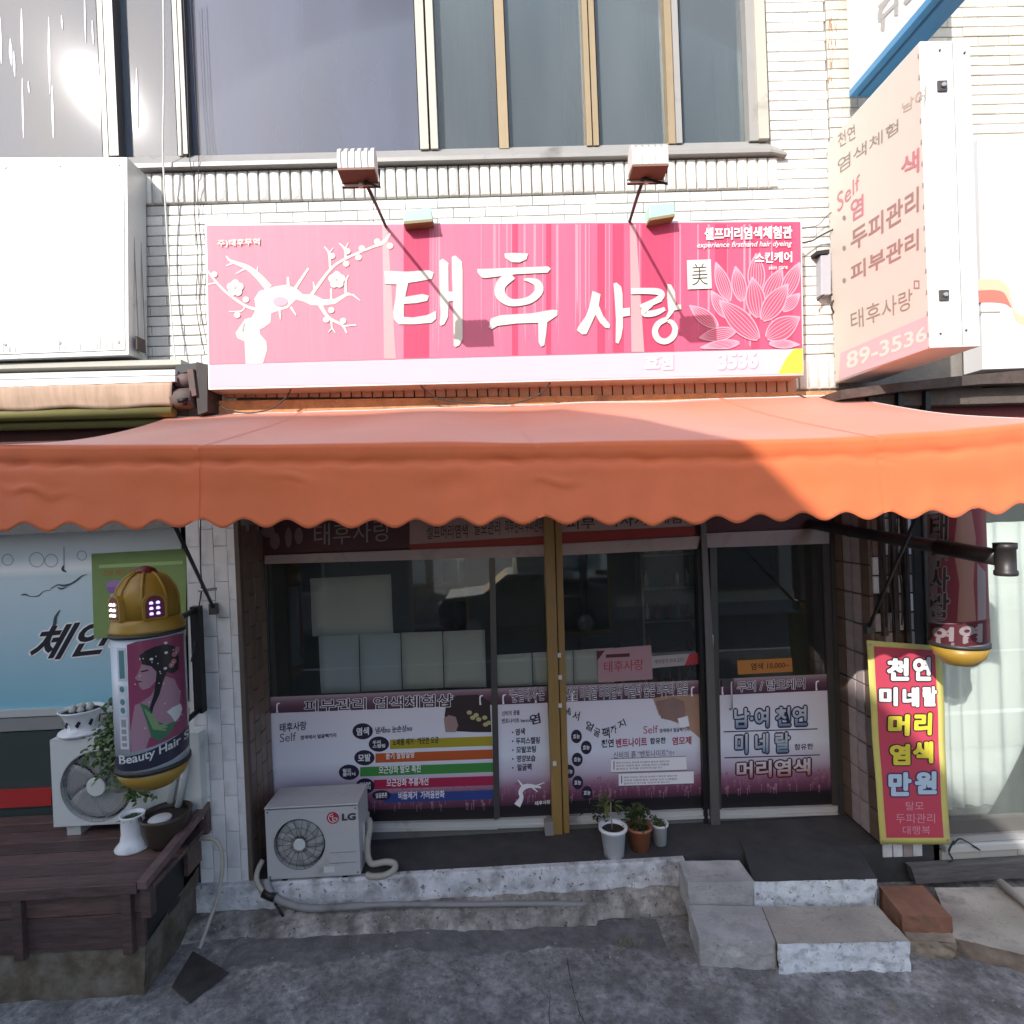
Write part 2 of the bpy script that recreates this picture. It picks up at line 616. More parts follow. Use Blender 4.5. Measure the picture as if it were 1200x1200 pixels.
# pebbles scattered in the gutter: nobody could count them
pb = MB()
for i in range(150):
    px, py = random.uniform(250, 1200), random.choice((random.uniform(1085, 1125), random.uniform(1100, 1200)))
    p = gz(px, py, 0.0)
    if p.y > -0.2 or (0.95 < p.x < 3.3 and p.y > -0.85):
        continue
    s = random.choice((0.002, 0.0025, 0.003, 0.003, 0.004, 0.0075))
    c = Vector((p.x, p.y, gh(p.x, p.y) + s * 0.3))
    o8 = [c + Vector((sx * s * random.uniform(.6, 1.3), sy * s * random.uniform(.6, 1.2), sz * s * random.uniform(.4, .8))) for sz in (-1, 1) for sy in (-1, 1) for sx in (-1, 1)]
    pb.faces(o8, [(0, 1, 3, 2), (4, 6, 7, 5), (0, 4, 5, 1), (2, 3, 7, 6), (0, 2, 6, 4), (1, 5, 7, 3)])
pb.build('gravel', mat('pebble', (0.34, 0.33, 0.31), 0.9, var=0.3, rnd=0.0, vs=3), kind='stuff')

# ------------------------------------------------------------------ the shop building
bld = thing('shop_building', 'white glazed brick building with the pink shop sign and orange awning', 'building', (0.3, 0.2, 0))


def P(mb, name, m, parent=bld, **k):
    return mb.build(name, m, parent, **k)


P(MB().box(-2.95, 2.66, 0.014, 0.24, 3.3, 5.60).box(2.165, 2.66, 0.014, 0.24, 5.60, 9.0).box(-6.5, 2.66, 0.4, 0.6, 7.75, 9.0), 'wall', MORTAR)
P(MB().box(-2.352, XJL, 0.05, 0.7, -0.1, 3.3), 'column_core', mat('column_grout', (0.40, 0.39, 0.38), 0.9, var=0.3))
P(MB().box(XJR, 3.3, 0.05, 0.7, -0.1, 3.3).box(-2.352, 3.3, 0.02, 0.7, 3.25, 3.3), 'inner_wall', mat('dark_joint_bed', (0.05, 0.045, 0.042), 0.9, var=0.3))

# bricks: one shared mesh, each brick its own part


def brick_mesh(name, lx, ly, lz, bev, m):
    mb = MB().box(-lx / 2, lx / 2, 0, ly, -lz / 2, lz / 2)
    bmesh.ops.bevel(mb.bm, geom=[e for e in mb.bm.edges if any(v.co.y < 1e-5 for v in e.verts) and all(v.co.y < 1e-5 for v in e.verts)], offset=bev, segments=2, affect='EDGES', profile=0.6)
    o = mb.build(name, m)
    return o


_first = {}


def lay(name, dims, m, x, y, z, sx=1.0, sz=1.0, parent=bld, rot=None):
    k = (name, parent.name)
    if k not in _first:
        o = brick_mesh(name, *dims, m)
        o.parent = parent
        _first[k] = o
    else:
        o = _first[k].copy()
        COL.objects.link(o)
    o.parent = parent
    o.location = Vector((x, y, z)) - wloc(parent)
    o.scale = (sx, 1, sz)
    if rot:
        o.rotation_euler = rot
    return o


BP, BH = 0.2405, 0.0746


def course(parent, name, m, z, x0, x1, shift):
    x = x0 - (x0 - shift) % BP
    while x < x1:
        a, b = max(x, x0), min(x + BP, x1)
        if b - a > 0.03:
            lay(name, (BP - 0.004, 0.03, BH - 0.005, 0.007), m, (a + b) / 2, random.uniform(-0.002, 0.002), z, (b - a - 0.004) / (BP - 0.004), 1, parent)
        x += BP


row = 0
z = 5.353 - BH / 2
while z > 3.80:                                    # below the upright course
    sh = 0.0 if row % 2 else BP / 2
    sh += random.uniform(-0.006, 0.006)
    if z > 5.02:
        course(bld, 'brick', W_BRICK, z, -2.86, 2.655, sh)
    else:
        course(bld, 'brick', W_BRICK, z, -2.80, -1.90, sh)
        if z > 4.0:
            course(bld, 'brick', W_BRICK, z, 2.22, 2.655, sh)
    z -= BH
    row += 1
z = 5.353 + BH / 2
row = 1
while z < 7.15:                                    # beside the window
    course(bld, 'brick', W_BRICK, z, 2.20, 2.655, (0.0 if row % 2 else BP / 2) + random.uniform(-0.005, 0.005))
    z += BH
    row += 1
x = -2.86
while x < 2.17:                                    # the course of upright bricks under the sill
    lay('soldier_brick', (0.075, 0.05, 0.230, 0.027), W_BRICK, x + 0.039, -0.018 + random.uniform(-0.002, 0.002), 5.476, 1, 1)
    x += 0.0785
x = 2.27
while x < 2.62:
    lay('soldier_brick', (0.075, 0.05, 0.230, 0.027), W_BRICK, x + 0.039, -0.012, 3.93, 1, 1)
    x += 0.0785
x = -2.0
while x < 2.28:                                    # small brown tiles just under the sign
    lay('strip_tile', (0.070, 0.03, 0.13, 0.004), BOUNCE_TILE, x + 0.039, -0.03 + random.uniform(-0.002, 0.002), at(560 + x * 150, 456, 0).z - 0.005, 1, 1)
    x += 0.0785
P(MB().slab([(236, 470), (600, 465), (985, 458), (985, 470), (600, 477), (236, 487)], -0.05, 0.02), 'mortar_strip', mat('orange_daubed_mortar', (0.55, 0.27, 0.12), 0.85, var=0.25, vs=14, dirt=0.3, bump=1.0, bs=30))

# upper window band
win = bpy.data.objects.new('window', None)
COL.objects.link(win)
win.parent = bld
win.location = Vector((0, 0, 5.6)) - bld.location
YG = 0.06


def wb(x0, x1, yf, yb, name, m, x0b=None, x1b=None, top=-90, bot=178):
    """an upright of the window between pixel columns, following the photograph's slight lean"""
    xa, xb = at(x0, 90, yf).x, at(x1, 90, yf).x
    return MB().box(xa, xb, yf, yb, 5.715, 7.78).build(name, m, win)


wb(124, 135, -0.03, 0.10, 'mullion', ALU_D)
wb(117, 123, -0.01, 0.10, 'mullion', WIN_FRAME)
wb(205, 210, -0.01, 0.10, 'mullion', WIN_FRAME)
wb(211, 216, -0.03, 0.10, 'mullion', ALU_D)
wb(489, 499, -0.02, 0.10, 'mullion', WIN_FRAME)
wb(501.5, 510, -0.02, 0.10, 'mullion', WIN_FRAME)
wb(582, 593, 0.0, 0.10, 'mullion', BRONZE)
wb(685, 691, -0.01, 0.10, 'mullion', BRONZE)
wb(692.5, 699, -0.01, 0.10, 'mullion', BRONZE)
wb(781, 789, -0.01, 0.10, 'mullion', BRONZE)
wb(790, 797, -0.015, 0.10, 'mullion', GREYM)
wb(876, 886, -0.02, 0.10, 'mullion', GREYM)
wb(887, 899, -0.045, 0.10, 'side_frame', WIN_FRAME)
MB().box(-6.5, 2.16, -0.02, 0.10, 7.75, 7.80).build('head_rail', GREYM, win)
for i, (a, b, m) in enumerate(((-420, 116, GL_UP1), (136, 204, GL_UP1), (217, 488, GL_UP), (511, 581, GL_UP2), (594, 684, GL_UP2), (700, 780, GL_UP2), (798, 875, GL_UP2))):
    xa, xb = at(a, 90, YG).x, at(b, 90, YG).x
    MB().box(xa, xb, YG, YG + 0.006, 5.72, 7.75).build('pane', m, win)
    if m is GL_UP2:
        MB().box(xa, xb, YG - 0.02, YG - 0.002, 5.718, 5.745).build('bottom_rail', GREYM, win)
sl = MB().hexa([Vector((-6.5, -0.065, 5.63)), Vector((2.17, -0.065, 5.63)), Vector((2.17, -0.065, 5.60)), Vector((-6.5, -0.065, 5.60)),
                Vector((-6.5, 0.02, 5.73)), Vector((2.17, 0.02, 5.73)), Vector((2.17, 0.02, 5.60)), Vector((-6.5, 0.02, 5.60))])
sl.build('sill', GREYM, win)
MB().hexa([Vector((2.172, -0.065, 5.62)), Vector((2.30, -0.045, 5.60)), Vector((2.30, -0.045, 5.585)), Vector((2.172, -0.065, 5.60)),
           Vector((2.172, 0.02, 5.73)), Vector((2.215, 0.02, 5.71)), Vector((2.30, 0.02, 5.585)), Vector((2.172, 0.02, 5.60))]).build('sill_end', GREYM, win)
P(MB().box(-6.5, 2.16, 2.6, 2.7, 5.0, 8.8).box(-6.6, -6.5, 0.1, 2.7, 5.0, 8.8).box(2.16, 2.2, 0.24, 2.7, 5.0, 8.8).box(-6.5, 2.16, 0.24, 2.6, 4.9, 5.6).box(-6.5, 2.16, 0.12, 2.6, 7.9, 7.95), 'upper_room', INNER)

# curtains hanging behind the clear panes
CUR_U = mat('pale_curtain', (0.60, 0.58, 0.50), 0.85, var=0.05, transl=0.2)
for i, (a, b, lab) in enumerate(((520, 572, 'pale green-grey curtain hanging behind the clear pane next to the big dark pane'),
                                 (660, 686, 'narrow pale curtain edge left of the middle bronze mullion'),
                                 (752, 781, 'pleated cream curtain behind the third clear upper pane'),
                                 (838, 878, 'cream curtain in tall folds at the end of the upper window band'))):
    xa, xb = at(a, 90, 0.22).x, at(b, 90, 0.22).x
    nf = 3 + i
    MB().grid(lambda u, v: (xa + (xb - xa) * u, 0.24 + 0.03 * math.sin(u * nf * 6.28 + i), 5.62 + 2.2 * v), 8 * nf, 2).build(
        'curtain', CUR_U, None, label=lab, cat='curtain', group='curtains behind the upper window', solid=0.004)

# tiled column left of the shop and the brown jamb
for k in range(4):
    w = (XJL - XCL) / 3.6
    xa = XCL + k * w
    xb = min(xa + w, XJL)
    off = random.uniform(0, 0.1)
    zz = 0.10 + (k % 2) * 0.13 - 0.27
    while zz < 2.95:
        a, b = max(zz, 0.06), min(zz + 0.27, 3.0)
        if b - a > 0.05:
            lay('column_tile', (w - 0.003, 0.03, 0.266, 0.006), COL_TILE, (xa + xb) / 2, 0.02 + random.uniform(-0.0015, 0.0015), (a + b) / 2, (xb - xa - 0.003) / (w - 0.003), (b - a - 0.003) / 0.266)
        zz += 0.27
for k in range(4):
    ya, yb = 0.07 + k * 0.105, 0.07 + (k + 1) * 0.105
    zz = 0.28 + (k % 2) * 0.12 - 0.25
    while zz < 2.9:
        a, b = max(zz, 0.27), min(zz + 0.25, 2.95)
        if b - a > 0.05:
            lay('jamb_tile', (0.099, 0.03, 0.244, 0.005), BROWN_TILE, XJL + 0.022 + random.uniform(-0.0015, 0.0015), (ya + yb) / 2, (a + b) / 2, 1, (b - a - 0.006) / 0.244, rot=(0, 0, math.pi / 2))
        zz += 0.25
for k in range(4):
    ya, yb = 0.03 + k * 0.115, 0.03 + (k + 1) * 0.115
    zz = 0.28 - 0.24
    while zz < 2.9:
        a, b = max(zz, 0.27), min(zz + 0.24, 2.95)
        if b - a > 0.05:
            lay('brown_reveal_tile' if k in (0, 3) else 'reveal_tile', (0.104, 0.03, 0.230, 0.006), GREY_TILE if k in (1, 2) else BROWN_TILE, XJR - 0.022, (ya + yb) / 2, (a + b) / 2, 1, (b - a - 0.006) / 0.234, rot=(0, 0, -math.pi / 2))
        zz += 0.24
P(MB().box(XJL - 0.003, XJL + 0.03, 0.012, 0.065, 0.24, 3.0), 'jamb_edge', mat('raw_brown_edge', (0.12, 0.09, 0.075), 0.8, var=0.2, bump=0.5))
# pillar face right of the entrance: a ragged mix of tiles
zz = 0.16
while zz < 2.95:
    for j in range(4):
        xa = XJR + 0.004 + j * 0.078
        if random.random() < 0.10:
            continue
        lay(*random.choice((('pillar_tile', (0.072, 0.03, 0.14, 0.005), GREY_TILE), ('brown_pillar_tile', (0.072, 0.03, 0.14, 0.005), BROWN_TILE), ('white_pillar_tile', (0.072, 0.03, 0.14, 0.005), COL_TILE))), xa + 0.037, 0.02 + random.uniform(-0.004, 0.004), zz + 0.07, 1, random.uniform(0.9, 1.0))
    zz += 0.147
for (x, a, b) in ((2.93, 1.9, 2.95), (3.02, 1.5, 2.95), (3.11, 1.7, 2.95), (3.06, 0.7, 1.1)):
    P(MB().box(x, x + 0.035, -0.02, 0.02, a, b), 'timber_batten', DKBROWN)

# ------------------------------------------------------------------ shop front
# header with printed strip
P(MB().slab([(300, 654), (640, 638), (640, 620), (990, 606), (990, 590), (300, 600)], YD + 0.03, YD + 0.08), 'header_back', DARK)
P(MB().box(XJL, XJR, YD - 0.02, YD + 0.10, 2.73, 3.28), 'lintel', DKBROWN)
STRIPW = mat('header_print_pale', (0.42, 0.30, 0.27), 0.6, var=0.08)
REDP = mat('header_red_band', (0.30, 0.03, 0.025), 0.5, var=0.1)
MAROON = mat('header_maroon_print', (0.085, 0.022, 0.028), 0.5, var=0.1)
P(MB().slab([(308, 606), (480, 599), (480, 642), (308, 650)], YD - 0.03, YD - 0.02), 'header_print', MAROON)
P(MB().slab([(480, 599), (638, 592), (638, 628), (480, 638)], YD - 0.03, YD - 0.02), 'header_print', STRIPW)
P(MB().slab([(480, 638), (638, 628.5), (638, 638), (480, 647)], YD - 0.032, YD - 0.02), 'header_stripe', REDP)
P(MB().slab([(655, 591), (822, 584), (822, 616), (655, 624)], YD - 0.03, YD - 0.02), 'header_print', STRIPW)
P(MB().slab([(655, 624.5), (822, 616.5), (822, 627), (655, 637)], YD - 0.032, YD - 0.02), 'header_stripe', REDP)
P(MB().slab([(826, 584), (972, 578), (972, 618), (826, 624)], YD - 0.03, YD - 0.02), 'header_print', MAROON)
P(MB().slab([(310, 651), (638, 638.5), (638, 652), (310, 661)], YD - 0.05, YD + 0.05), 'header_rail', ALU_P)
P(MB().slab([(655, 637.5), (823, 628), (823, 643), (655, 651)], YD - 0.05, YD + 0.05), 'header_rail', ALU_P)
P(MB().slab([(826, 625), (972, 619), (972, 637), (826, 642)], YD - 0.05, YD + 0.05), 'header_rail', ALU_P)
sH = on(YD - 0.033)
text('태후사랑', [(368, 614), (458, 608), (458, 634), (368, 640)], sH, mat('faded_header_letters', (0.30, 0.27, 0.24), 0.6), bld, bold=0.0)
text('셀프머리염색', [(500, 616), (548, 614), (548, 630), (500, 632)], sH, BLACK_INK, bld)
text('탈모관리', [(556, 611), (586, 610), (586, 626), (556, 627)], sH, BLACK_INK, bld)
text('피부관리 두피관리', [(592, 609), (636, 607), (636, 623), (592, 625)], sH, BLACK_INK, bld)
for tx, xa, xb in (('피부', 664, 697), ('마사지', 711, 757), ('체험관', 771, 815)):
    text(tx, [(xa, 607 - (xa - 664) * 0.06), (xb, 607 - (xb - 664) * 0.06), (xb, 621 - (xb - 664) * 0.06), (xa, 621 - (xa - 664) * 0.06)], sH, BLACK_INK, bld)
ob = MB()
for cx, cy, rx, ry in ((314, 622, 8, 8), (322, 634, 6, 10), (338, 630, 4, 12), (350, 628, 5, 10)):
    ob.flat(circle(cx, cy, rx, ry, 12), on(YD - 0.034 - 0.0005 * (cx % 4)))
ob.build('orchid_print', mat('orchid_print', (0.22, 0.16, 0.15), 0.6), bld)

FL = 0.262                                         # porch floor height


def door(label):
    o = bpy.data.objects.new('door', None)
    COL.objects.link(o)
    o.parent = bld
    o.location = Vector((0, YD, FL)) - bld.location
    o['label'] = label
    return o


def leaf(px0t, px0b, px1t, px1b, top, bot, lab, fr=5, m=ALU_D):
    """one glazed door leaf between two leaning uprights"""
    (ya, yb), (za, zb) = top, bot
    d = door(lab)
    MB().slab([(px0t, ya), (px0t + fr, ya), (px0b + fr, za), (px0b, za)], YD - 0.01, YD + 0.03).build('stile', m, d)
    MB().slab([(px1t - fr, yb), (px1t, yb), (px1b, zb), (px1b - fr, zb)], YD - 0.01, YD + 0.03).build('stile', m, d)
    MB().slab([(px0t + fr, ya), (px1t - fr, yb), (px1b - fr, zb), (px0b + fr, za)], YD + 0.008, YD + 0.014).build('pane', GL_SHOP, d)
    return d


d1 = leaf(308, 316, 577, 583, (660, 653), (972, 966), 'wide left glass door with stacked paper sheets behind it', 4)
d2 = leaf(577, 583, 641, 650, (653, 651), (966, 963), 'narrow glass door leaf between dark stile and golden post', 3)
d3 = leaf(656, 660, 824, 832, (651, 643), (962, 955), 'glass door leaf between golden post and grey post', 3)
d4 = leaf(832, 838, 972, 984, (641, 636), (955, 950), 'hinged glass entrance door with a bent metal handle', 8)
for d, q in ((d1, [(316, 968), (583, 962), (583, 968), (316, 974)]), (d2, [(583, 961), (650, 958), (650, 965), (583, 967)]), (d3, [(660, 957), (833, 949), (833, 955), (660, 963)]), (d4, [(838, 950), (982, 945), (982, 951), (838, 956)])):
    MB().slab(q, YD - 0.03, YD + 0.03).build('bottom_rail', ALU_W, d)
    MB().slab([(x, y + (7.5 if i < 2 else 4)) for i, (x, y) in enumerate(q)], YD - 0.045, YD + 0.03).build('lower_rail', ALU_W, d)
for d, q in ((d1, [(316, 977), (583, 971), (586, 990), (318, 998)]), (d2, [(583, 970), (650, 967), (652, 986), (586, 989)]), (d3, [(660, 966), (833, 958), (835, 977), (661, 985)]), (d4, [(838, 959), (985, 953), (987, 969), (840, 977)])):
    MB().slab(q, YD - 0.02, YD + 0.03).build('kick_plate', mat('grey_kick_plate', (0.17, 0.165, 0.16), 0.6, metal=0.2, var=0.1, dirt=0.3), d)
# bent handle of the hinged door
hp = [at(858, 799, YD - 0.02), at(858, 799, YD - 0.07), at(857, 800, YD - 0.07), at(858, 830, YD - 0.07), at(856, 831, YD - 0.07), at(856, 831, YD - 0.02)]
MB().tube(hp, 0.008, 8).build('handle', mat('dull_steel_handle', (0.42, 0.41, 0.40), 0.35, metal=1.0), d4)
MB().slab([(846, 797), (860, 796), (860, 804), (846, 805)], YD - 0.04, YD - 0.012).build('lock_case', ALU_D, d4)
MB().slab([(829, 744), (836, 744), (836, 764), (829, 764)], YD - 0.06, YD - 0.045).build('lock_plate', ALU_W, bld)

# posts between the leaves
P(MB().slab([(637, 600), (649, 600), (660, 992), (648, 993)], YD - 0.09, YD + 0.05), 'timber_post', GOLDWOOD, bevel=0.004)
P(MB().slab([(650, 600), (658, 600), (668, 991), (661, 992)], YD - 0.075, YD + 0.05), 'timber_post', GOLDWOOD, bevel=0.004)
for cx, cy in ((655.5, 768), (656.5, 794), (656.5, 827), (650, 895)):
    P(MB().slab(rect(cx - 2, cy - 2.5, cx + 2, cy + 2.5), YD - 0.10, YD - 0.088), 'post_plug', WHITE)
P(MB().slab([(638, 964), (648, 963), (650, 993), (640, 993)], YD - 0.1, YD), 'post_foot', GREYM)
P(MB().slab([(816, 605), (821, 605), (830, 970), (826, 985)], YD - 0.05, YD + 0.05), 'steel_post', BLACKM)
P(MB().slab([(821, 605), (827, 605), (836, 760), (845, 985), (834, 986), (827, 760)], YD - 0.075, YD + 0.05), 'steel_post', mat('grey_steel_post', (0.16, 0.15, 0.14), 0.5, metal=0.4, var=0.1))
P(MB().slab([(972, 600), (985, 600), (1003, 985), (985, 968)], YD - 0.02, YD + 0.05), 'steel_post', ALU_D)
P(MB().slab([(296, 600), (308, 600), (318, 990), (306, 1002)], YD - 0.03, YD + 0.05), 'steel_post', ALU_D)

# rooms behind the glass
P(MB().box(XJL - 0.3, XJR + 0.2, 4.2, 4.3, 0, 3.2).box(XJL - 0.3, XJL - 0.2, 0.7, 4.2, 0, 3.2).box(XJR + 0.1, XJR + 0.2, 0.7, 4.2, 0, 3.2).box(XJL - 0.3, XJR + 0.2, 0.6, 4.3, 3.0, 3.1), 'back_room', mat('shop_wall_plaster', (0.19, 0.20, 0.18), 0.85, var=0.1))
P(MB().box(XJL - 0.2, XJR + 0.1, 0.56, 4.2, 0.1, 0.258), 'room_floor', mat('room_floor', (0.09, 0.085, 0.08), 0.5))

# ------------------------------------------------------------------ porch, kerb, mortar slope
sx = [XCL - 0.02 + i * 0.03 for i in range(int((1.35 - XCL) / 0.03) + 1)]
MB().box(XJL - 0.4, 3.35, 0.035, YD + 0.12, -0.1, FL).box(XJL + 0.1, 1.3, -0.012, 0.0351, -0.1, FL - 0.002).build('porch', CONC_D, kind='structure')


def kerb(u, v):
    x = XCL - 0.25 + u * (1.32 - XCL + 0.25)
    n = mnoise.fractal(Vector((x * 6, v * 3, 0.2)), 0.9, 2.0, 4) * 0.007
    prof = [(0.03, FL + 0.003), (-0.012, FL + 0.001), (-0.02, FL - 0.01), (-0.024, 0.19), (-0.027, 0.14), (-0.03, 0.10), (-0.033, 0.06), (-0.03, -0.06)]
    k = v * (len(prof) - 1)
    i = min(int(k), len(prof) - 2)
    t = k - i
    y, zz = [a + (b - a) * t for a, b in zip(prof[i], prof[i + 1])]
    n += min(0.0, mnoise.noise(Vector((x * 11, v * 4, 6))) + 0.25) * 0.02 * (1 if 0.3 < v else 0.3)
    return (x, y - n * 1.2 - 0.006, zz + n * 0.5)


MB().grid(kerb, 160, 28).build('kerb', WHITEWASH, kind='structure')


def slope(u, v):
    x = XCL - 0.1 + u * (1.30 - XCL + 0.1)
    w = 0.23 + 0.05 * mnoise.noise(Vector((x * 1.7, 0, 2))) - (0.05 if x > 0.6 else 0)
    n = mnoise.fractal(Vector((x * 5, v * 2.2, 1.2)), 0.9, 2.0, 4)
    y = -0.025 - v * w + 0.01 * mnoise.noise(Vector((x * 9, 0, 4)))
    zz = 0.075 * (1 - v ** 1.6) + 0.006 + n * 0.02 + 0.006 * mnoise.noise(Vector((x * 26, v * 8, 3)))
    return (x, y, zz if v < 0.999 else -0.03)


MB().grid(slope, 180, 18).build('mortar_apron', MORTAR_R, kind='structure')

# ------------------------------------------------------------------ what stands inside the shop
SHOPF = 0.262
FURN = mat('black_vinyl', (0.03, 0.03, 0.032), 0.4)
CHROME = mat('chrome', (0.5, 0.5, 0.5), 0.25, metal=1.0)
for cx, lab in ((-0.55, 'black vinyl salon chair inside the shop left of the golden post'), (1.15, 'black vinyl salon chair inside the shop behind the pink sticker')):
    t = thing('salon_chair', lab, 'chair', (cx, 2.3, SHOPF), 'salon chairs inside the shop')
    MB().box(cx - 0.26, cx + 0.26, 2.05, 2.55, SHOPF + 0.42, SHOPF + 0.54).build('seat', FURN, t, bevel=0.03)
    MB().box(cx - 0.25, cx + 0.25, 2.48, 2.58, SHOPF + 0.55, SHOPF + 1.15).build('backrest', FURN, t, bevel=0.03)
    for s_ in (-1, 1):
        MB().box(cx + s_ * 0.29 - 0.03, cx + s_ * 0.29 + 0.03, 2.1, 2.5, SHOPF + 0.66, SHOPF + 0.70).build('armrest', FURN, t, bevel=0.01)
    MB().tube([(cx, 2.3, SHOPF), (cx, 2.3, SHOPF + 0.42)], 0.04, 12).build('pedestal', CHROME, t)
    MB().lathe((cx, 2.3, SHOPF), [(0.28, 0), (0.27, 0.03), (0.05, 0.05)], 24).build('base', CHROME, t)
for cx, lab in ((-0.9, 'framed salon mirror on the back wall left of the golden post'), (1.2, 'framed salon mirror on the back wall behind the pink sticker')):
    t = thing('mirror', lab, 'mirror', (cx, 4.15, 1.2), 'mirrors on the back wall of the shop')
    MB().box(cx - 0.42, cx + 0.42, 4.14, 4.19, 1.1, 2.5).build('frame', GOLDWOOD, t)
    MB().box(cx - 0.38, cx + 0.38, 4.13, 4.137, 1.14, 2.46).build('glass', mat('mirror_glass', (0.7, 0.72, 0.72), 0.05, metal=1.0), t)
t = thing('shelf_rack', 'grey shelf rack with bottles inside the shop behind the entrance door', 'shelf', (2.3, 3.6, SHOPF))
for k in range(5):
    MB().box(1.9, 2.7, 3.4, 3.75, SHOPF + 0.2 + k * 0.45, SHOPF + 0.23 + k * 0.45).build('shelf', ALU, t)
for x in (1.9, 2.68):
    MB().box(x, x + 0.03, 3.4, 3.75, SHOPF, SHOPF + 2.1).build('side_panel', ALU, t)
for k in range(5):
    for j in range(5):
        if random.random() < 0.8:
            x = 2.0 + j * 0.14
            MB().lathe((x, 3.52, SHOPF + 0.23 + k * 0.45), [(0.035, 0), (0.035, 0.15), (0.012, 0.18), (0.012, 0.22)], 10).build('bottle', random.choice((WHITE, REDP, GOLDWOOD, ALU)), None, label=('white', 'second', 'middle', 'fourth', 'last')[j] + ' bottle on the ' + ('lowest', 'second', 'middle', 'fourth', 'top')[k] + ' shelf inside the shop', cat='bottle', group='bottles on the shelf rack')
# white inner window frames behind the sunny upper panes
WI = mat('white_inner_frame', (0.78, 0.78, 0.76), 0.5)
for a, b, lab in ((74, 132, 'white inner window frame standing behind the upper pane with the sun glint'), (139, 204, 'white inner window frame behind the narrow upper pane')):
    t = thing('inner_window', lab, 'window frame', at(a, 165, 0.16), 'inner window frames behind the upper panes')
    for q in ([(a, 33), (a + 8, 33), (a + 10, 168), (a + 3, 168)], [(b - 8, 32), (b, 32), (b + 2, 166), (b - 6, 166)], [(a + 8, 33), (b - 8, 32), (b - 8, 40), (a + 8, 41)], [(a + 10, 158), (b - 6, 157), (b - 6, 166), (a + 10, 167)]):
        MB().slab(q, 0.13, 0.17).build('frame_bar', WI, t)
dr_ = MB()
rd = random.Random(2)
add_strokes(dr_, [[(x, y, 0.8), (x + 0.5, y + l * 0.5, w), (x + 1.5, y + l, 0.6)] for x, y, l, w in ((25, 10, 65, 3), (26, 92, 70, 2), (57, 20, 90, 3), (61, 100, 62, 3), (0, 20, 55, 3), (12, 45, 32, 4), (16, 60, 30, 3), (33, 95, 14, 2), (72, 18, 16, 2), (99, -10, 60, 2), (108, 24, 28, 2), (160, 80, 70, 3))], lambda x, y: (x, y), lambda k: on(YG, 0.001 + k), 0, 0.0003)
dr_.build('lime_streak', mat('lime_white', (0.7, 0.7, 0.7), 0.7), win, kind='stuff')
# ------------------------------------------------------------------ houses across the street: they shade the shop and stand in its panes
OPP_W = mat('opposite_render', (0.30, 0.29, 0.27), 0.85, var=0.12, vs=1.5, dirt=0.25, ds=1.0)
OPP_G = glass('opposite_glass', film=(0.2, 0.22, 0.25), dust=0.3, rough=0.05)
OPP_R = mat('opposite_roof', (0.20, 0.17, 0.16), 0.8, var=0.1)
opp = thing('opposite_house', 'grey rendered house with a sloping gable across the street', 'building', (-10, -13, 0))
out = [(-24, -0.2), (-2.45, -0.2), (-2.45, 7.55), (-2.95, 8.0), (-3.48, 8.45), (-3.80, 8.95), (-4.10, 9.35), (-4.84, 10.12), (-5.62, 10.68), (-6.9, 10.74), (-24, 10.76)]
MB().prism([(x, -10.0, z) for x, z in out], (0, -6, 0)).build('wall', OPP_W, opp)
for fz in (0.9, 3.7, 6.5):
    for k in range(6):
        x0 = -22 + k * 3.1
        f = MB().box(x0, x0 + 1.9, -9.99, -9.94, fz, fz + 1.6).build('window', ALU_W, opp)
        for j in range(2):
            MB().box(x0 + 0.08 + j * 0.92, x0 + 0.90 + j * 0.92, -9.935, -9.93, fz + 0.1, fz + 1.5).build('pane', OPP_G, f)
MB().box(-24.2, -8.2, -16.2, -10.3, 10.77, 10.86).build('roof', OPP_R, opp)
opp2 = thing('opposite_shop', 'low cream shop across the street beside the gabled house', 'building', (6, -13, 0))
MB().box(0.5, 22, -18, -11.5, -0.2, 3.6).build('wall', mat('opposite_cream', (0.5, 0.46, 0.38), 0.85, var=0.1), opp2)
MB().box(0.2, 22.3, -18.2, -11.2, 3.6, 3.85).build('roof', OPP_R, opp2)
for k in range(5):
    x0 = 1.4 + k * 4.0
    f = MB().box(x0, x0 + 2.8, -11.49, -11.44, 0.3, 2.7).build('window', ALU_D, opp2)
    MB().box(x0 + 0.1, x0 + 2.7, -11.435, -11.43, 0.4, 2.6).build('pane', OPP_G, f)

# a pale hatchback parked at the far kerb, mirrored faintly in the shop glass
cw = mat('car_grey_paint', (0.10, 0.10, 0.105), 0.25, coat=0.6)
CX, CY = 0.6, -8.6
car = thing('parked_car', 'grey hatchback parked at the opposite kerb', 'car', (CX, CY, 0))
prof = [(-2.0, 0.35), (-2.05, 0.75), (-1.9, 0.98), (-1.0, 1.06), (-0.45, 1.48), (1.1, 1.50), (1.75, 1.08), (2.02, 1.0), (2.05, 0.40), (1.7, 0.28), (-1.7, 0.28)]
MB().prism([(CX + x, CY + 0.82, z) for x, z in prof], (0, -1.64, 0)).build('body', cw, car, bevel=0.06, seg=3)
for x0, x1, x2, x3 in ((-0.80, -0.40, 0.22, 0.22), (0.30, 0.30, 1.02, 1.42)):
    MB().prism([(CX + x0, CY + 0.826, 1.06), (CX + x1, CY + 0.826, 1.41), (CX + x2, CY + 0.826, 1.42), (CX + x3, CY + 0.826, 1.07)], (0, 0.004, 0)).build('window', DARK, car)
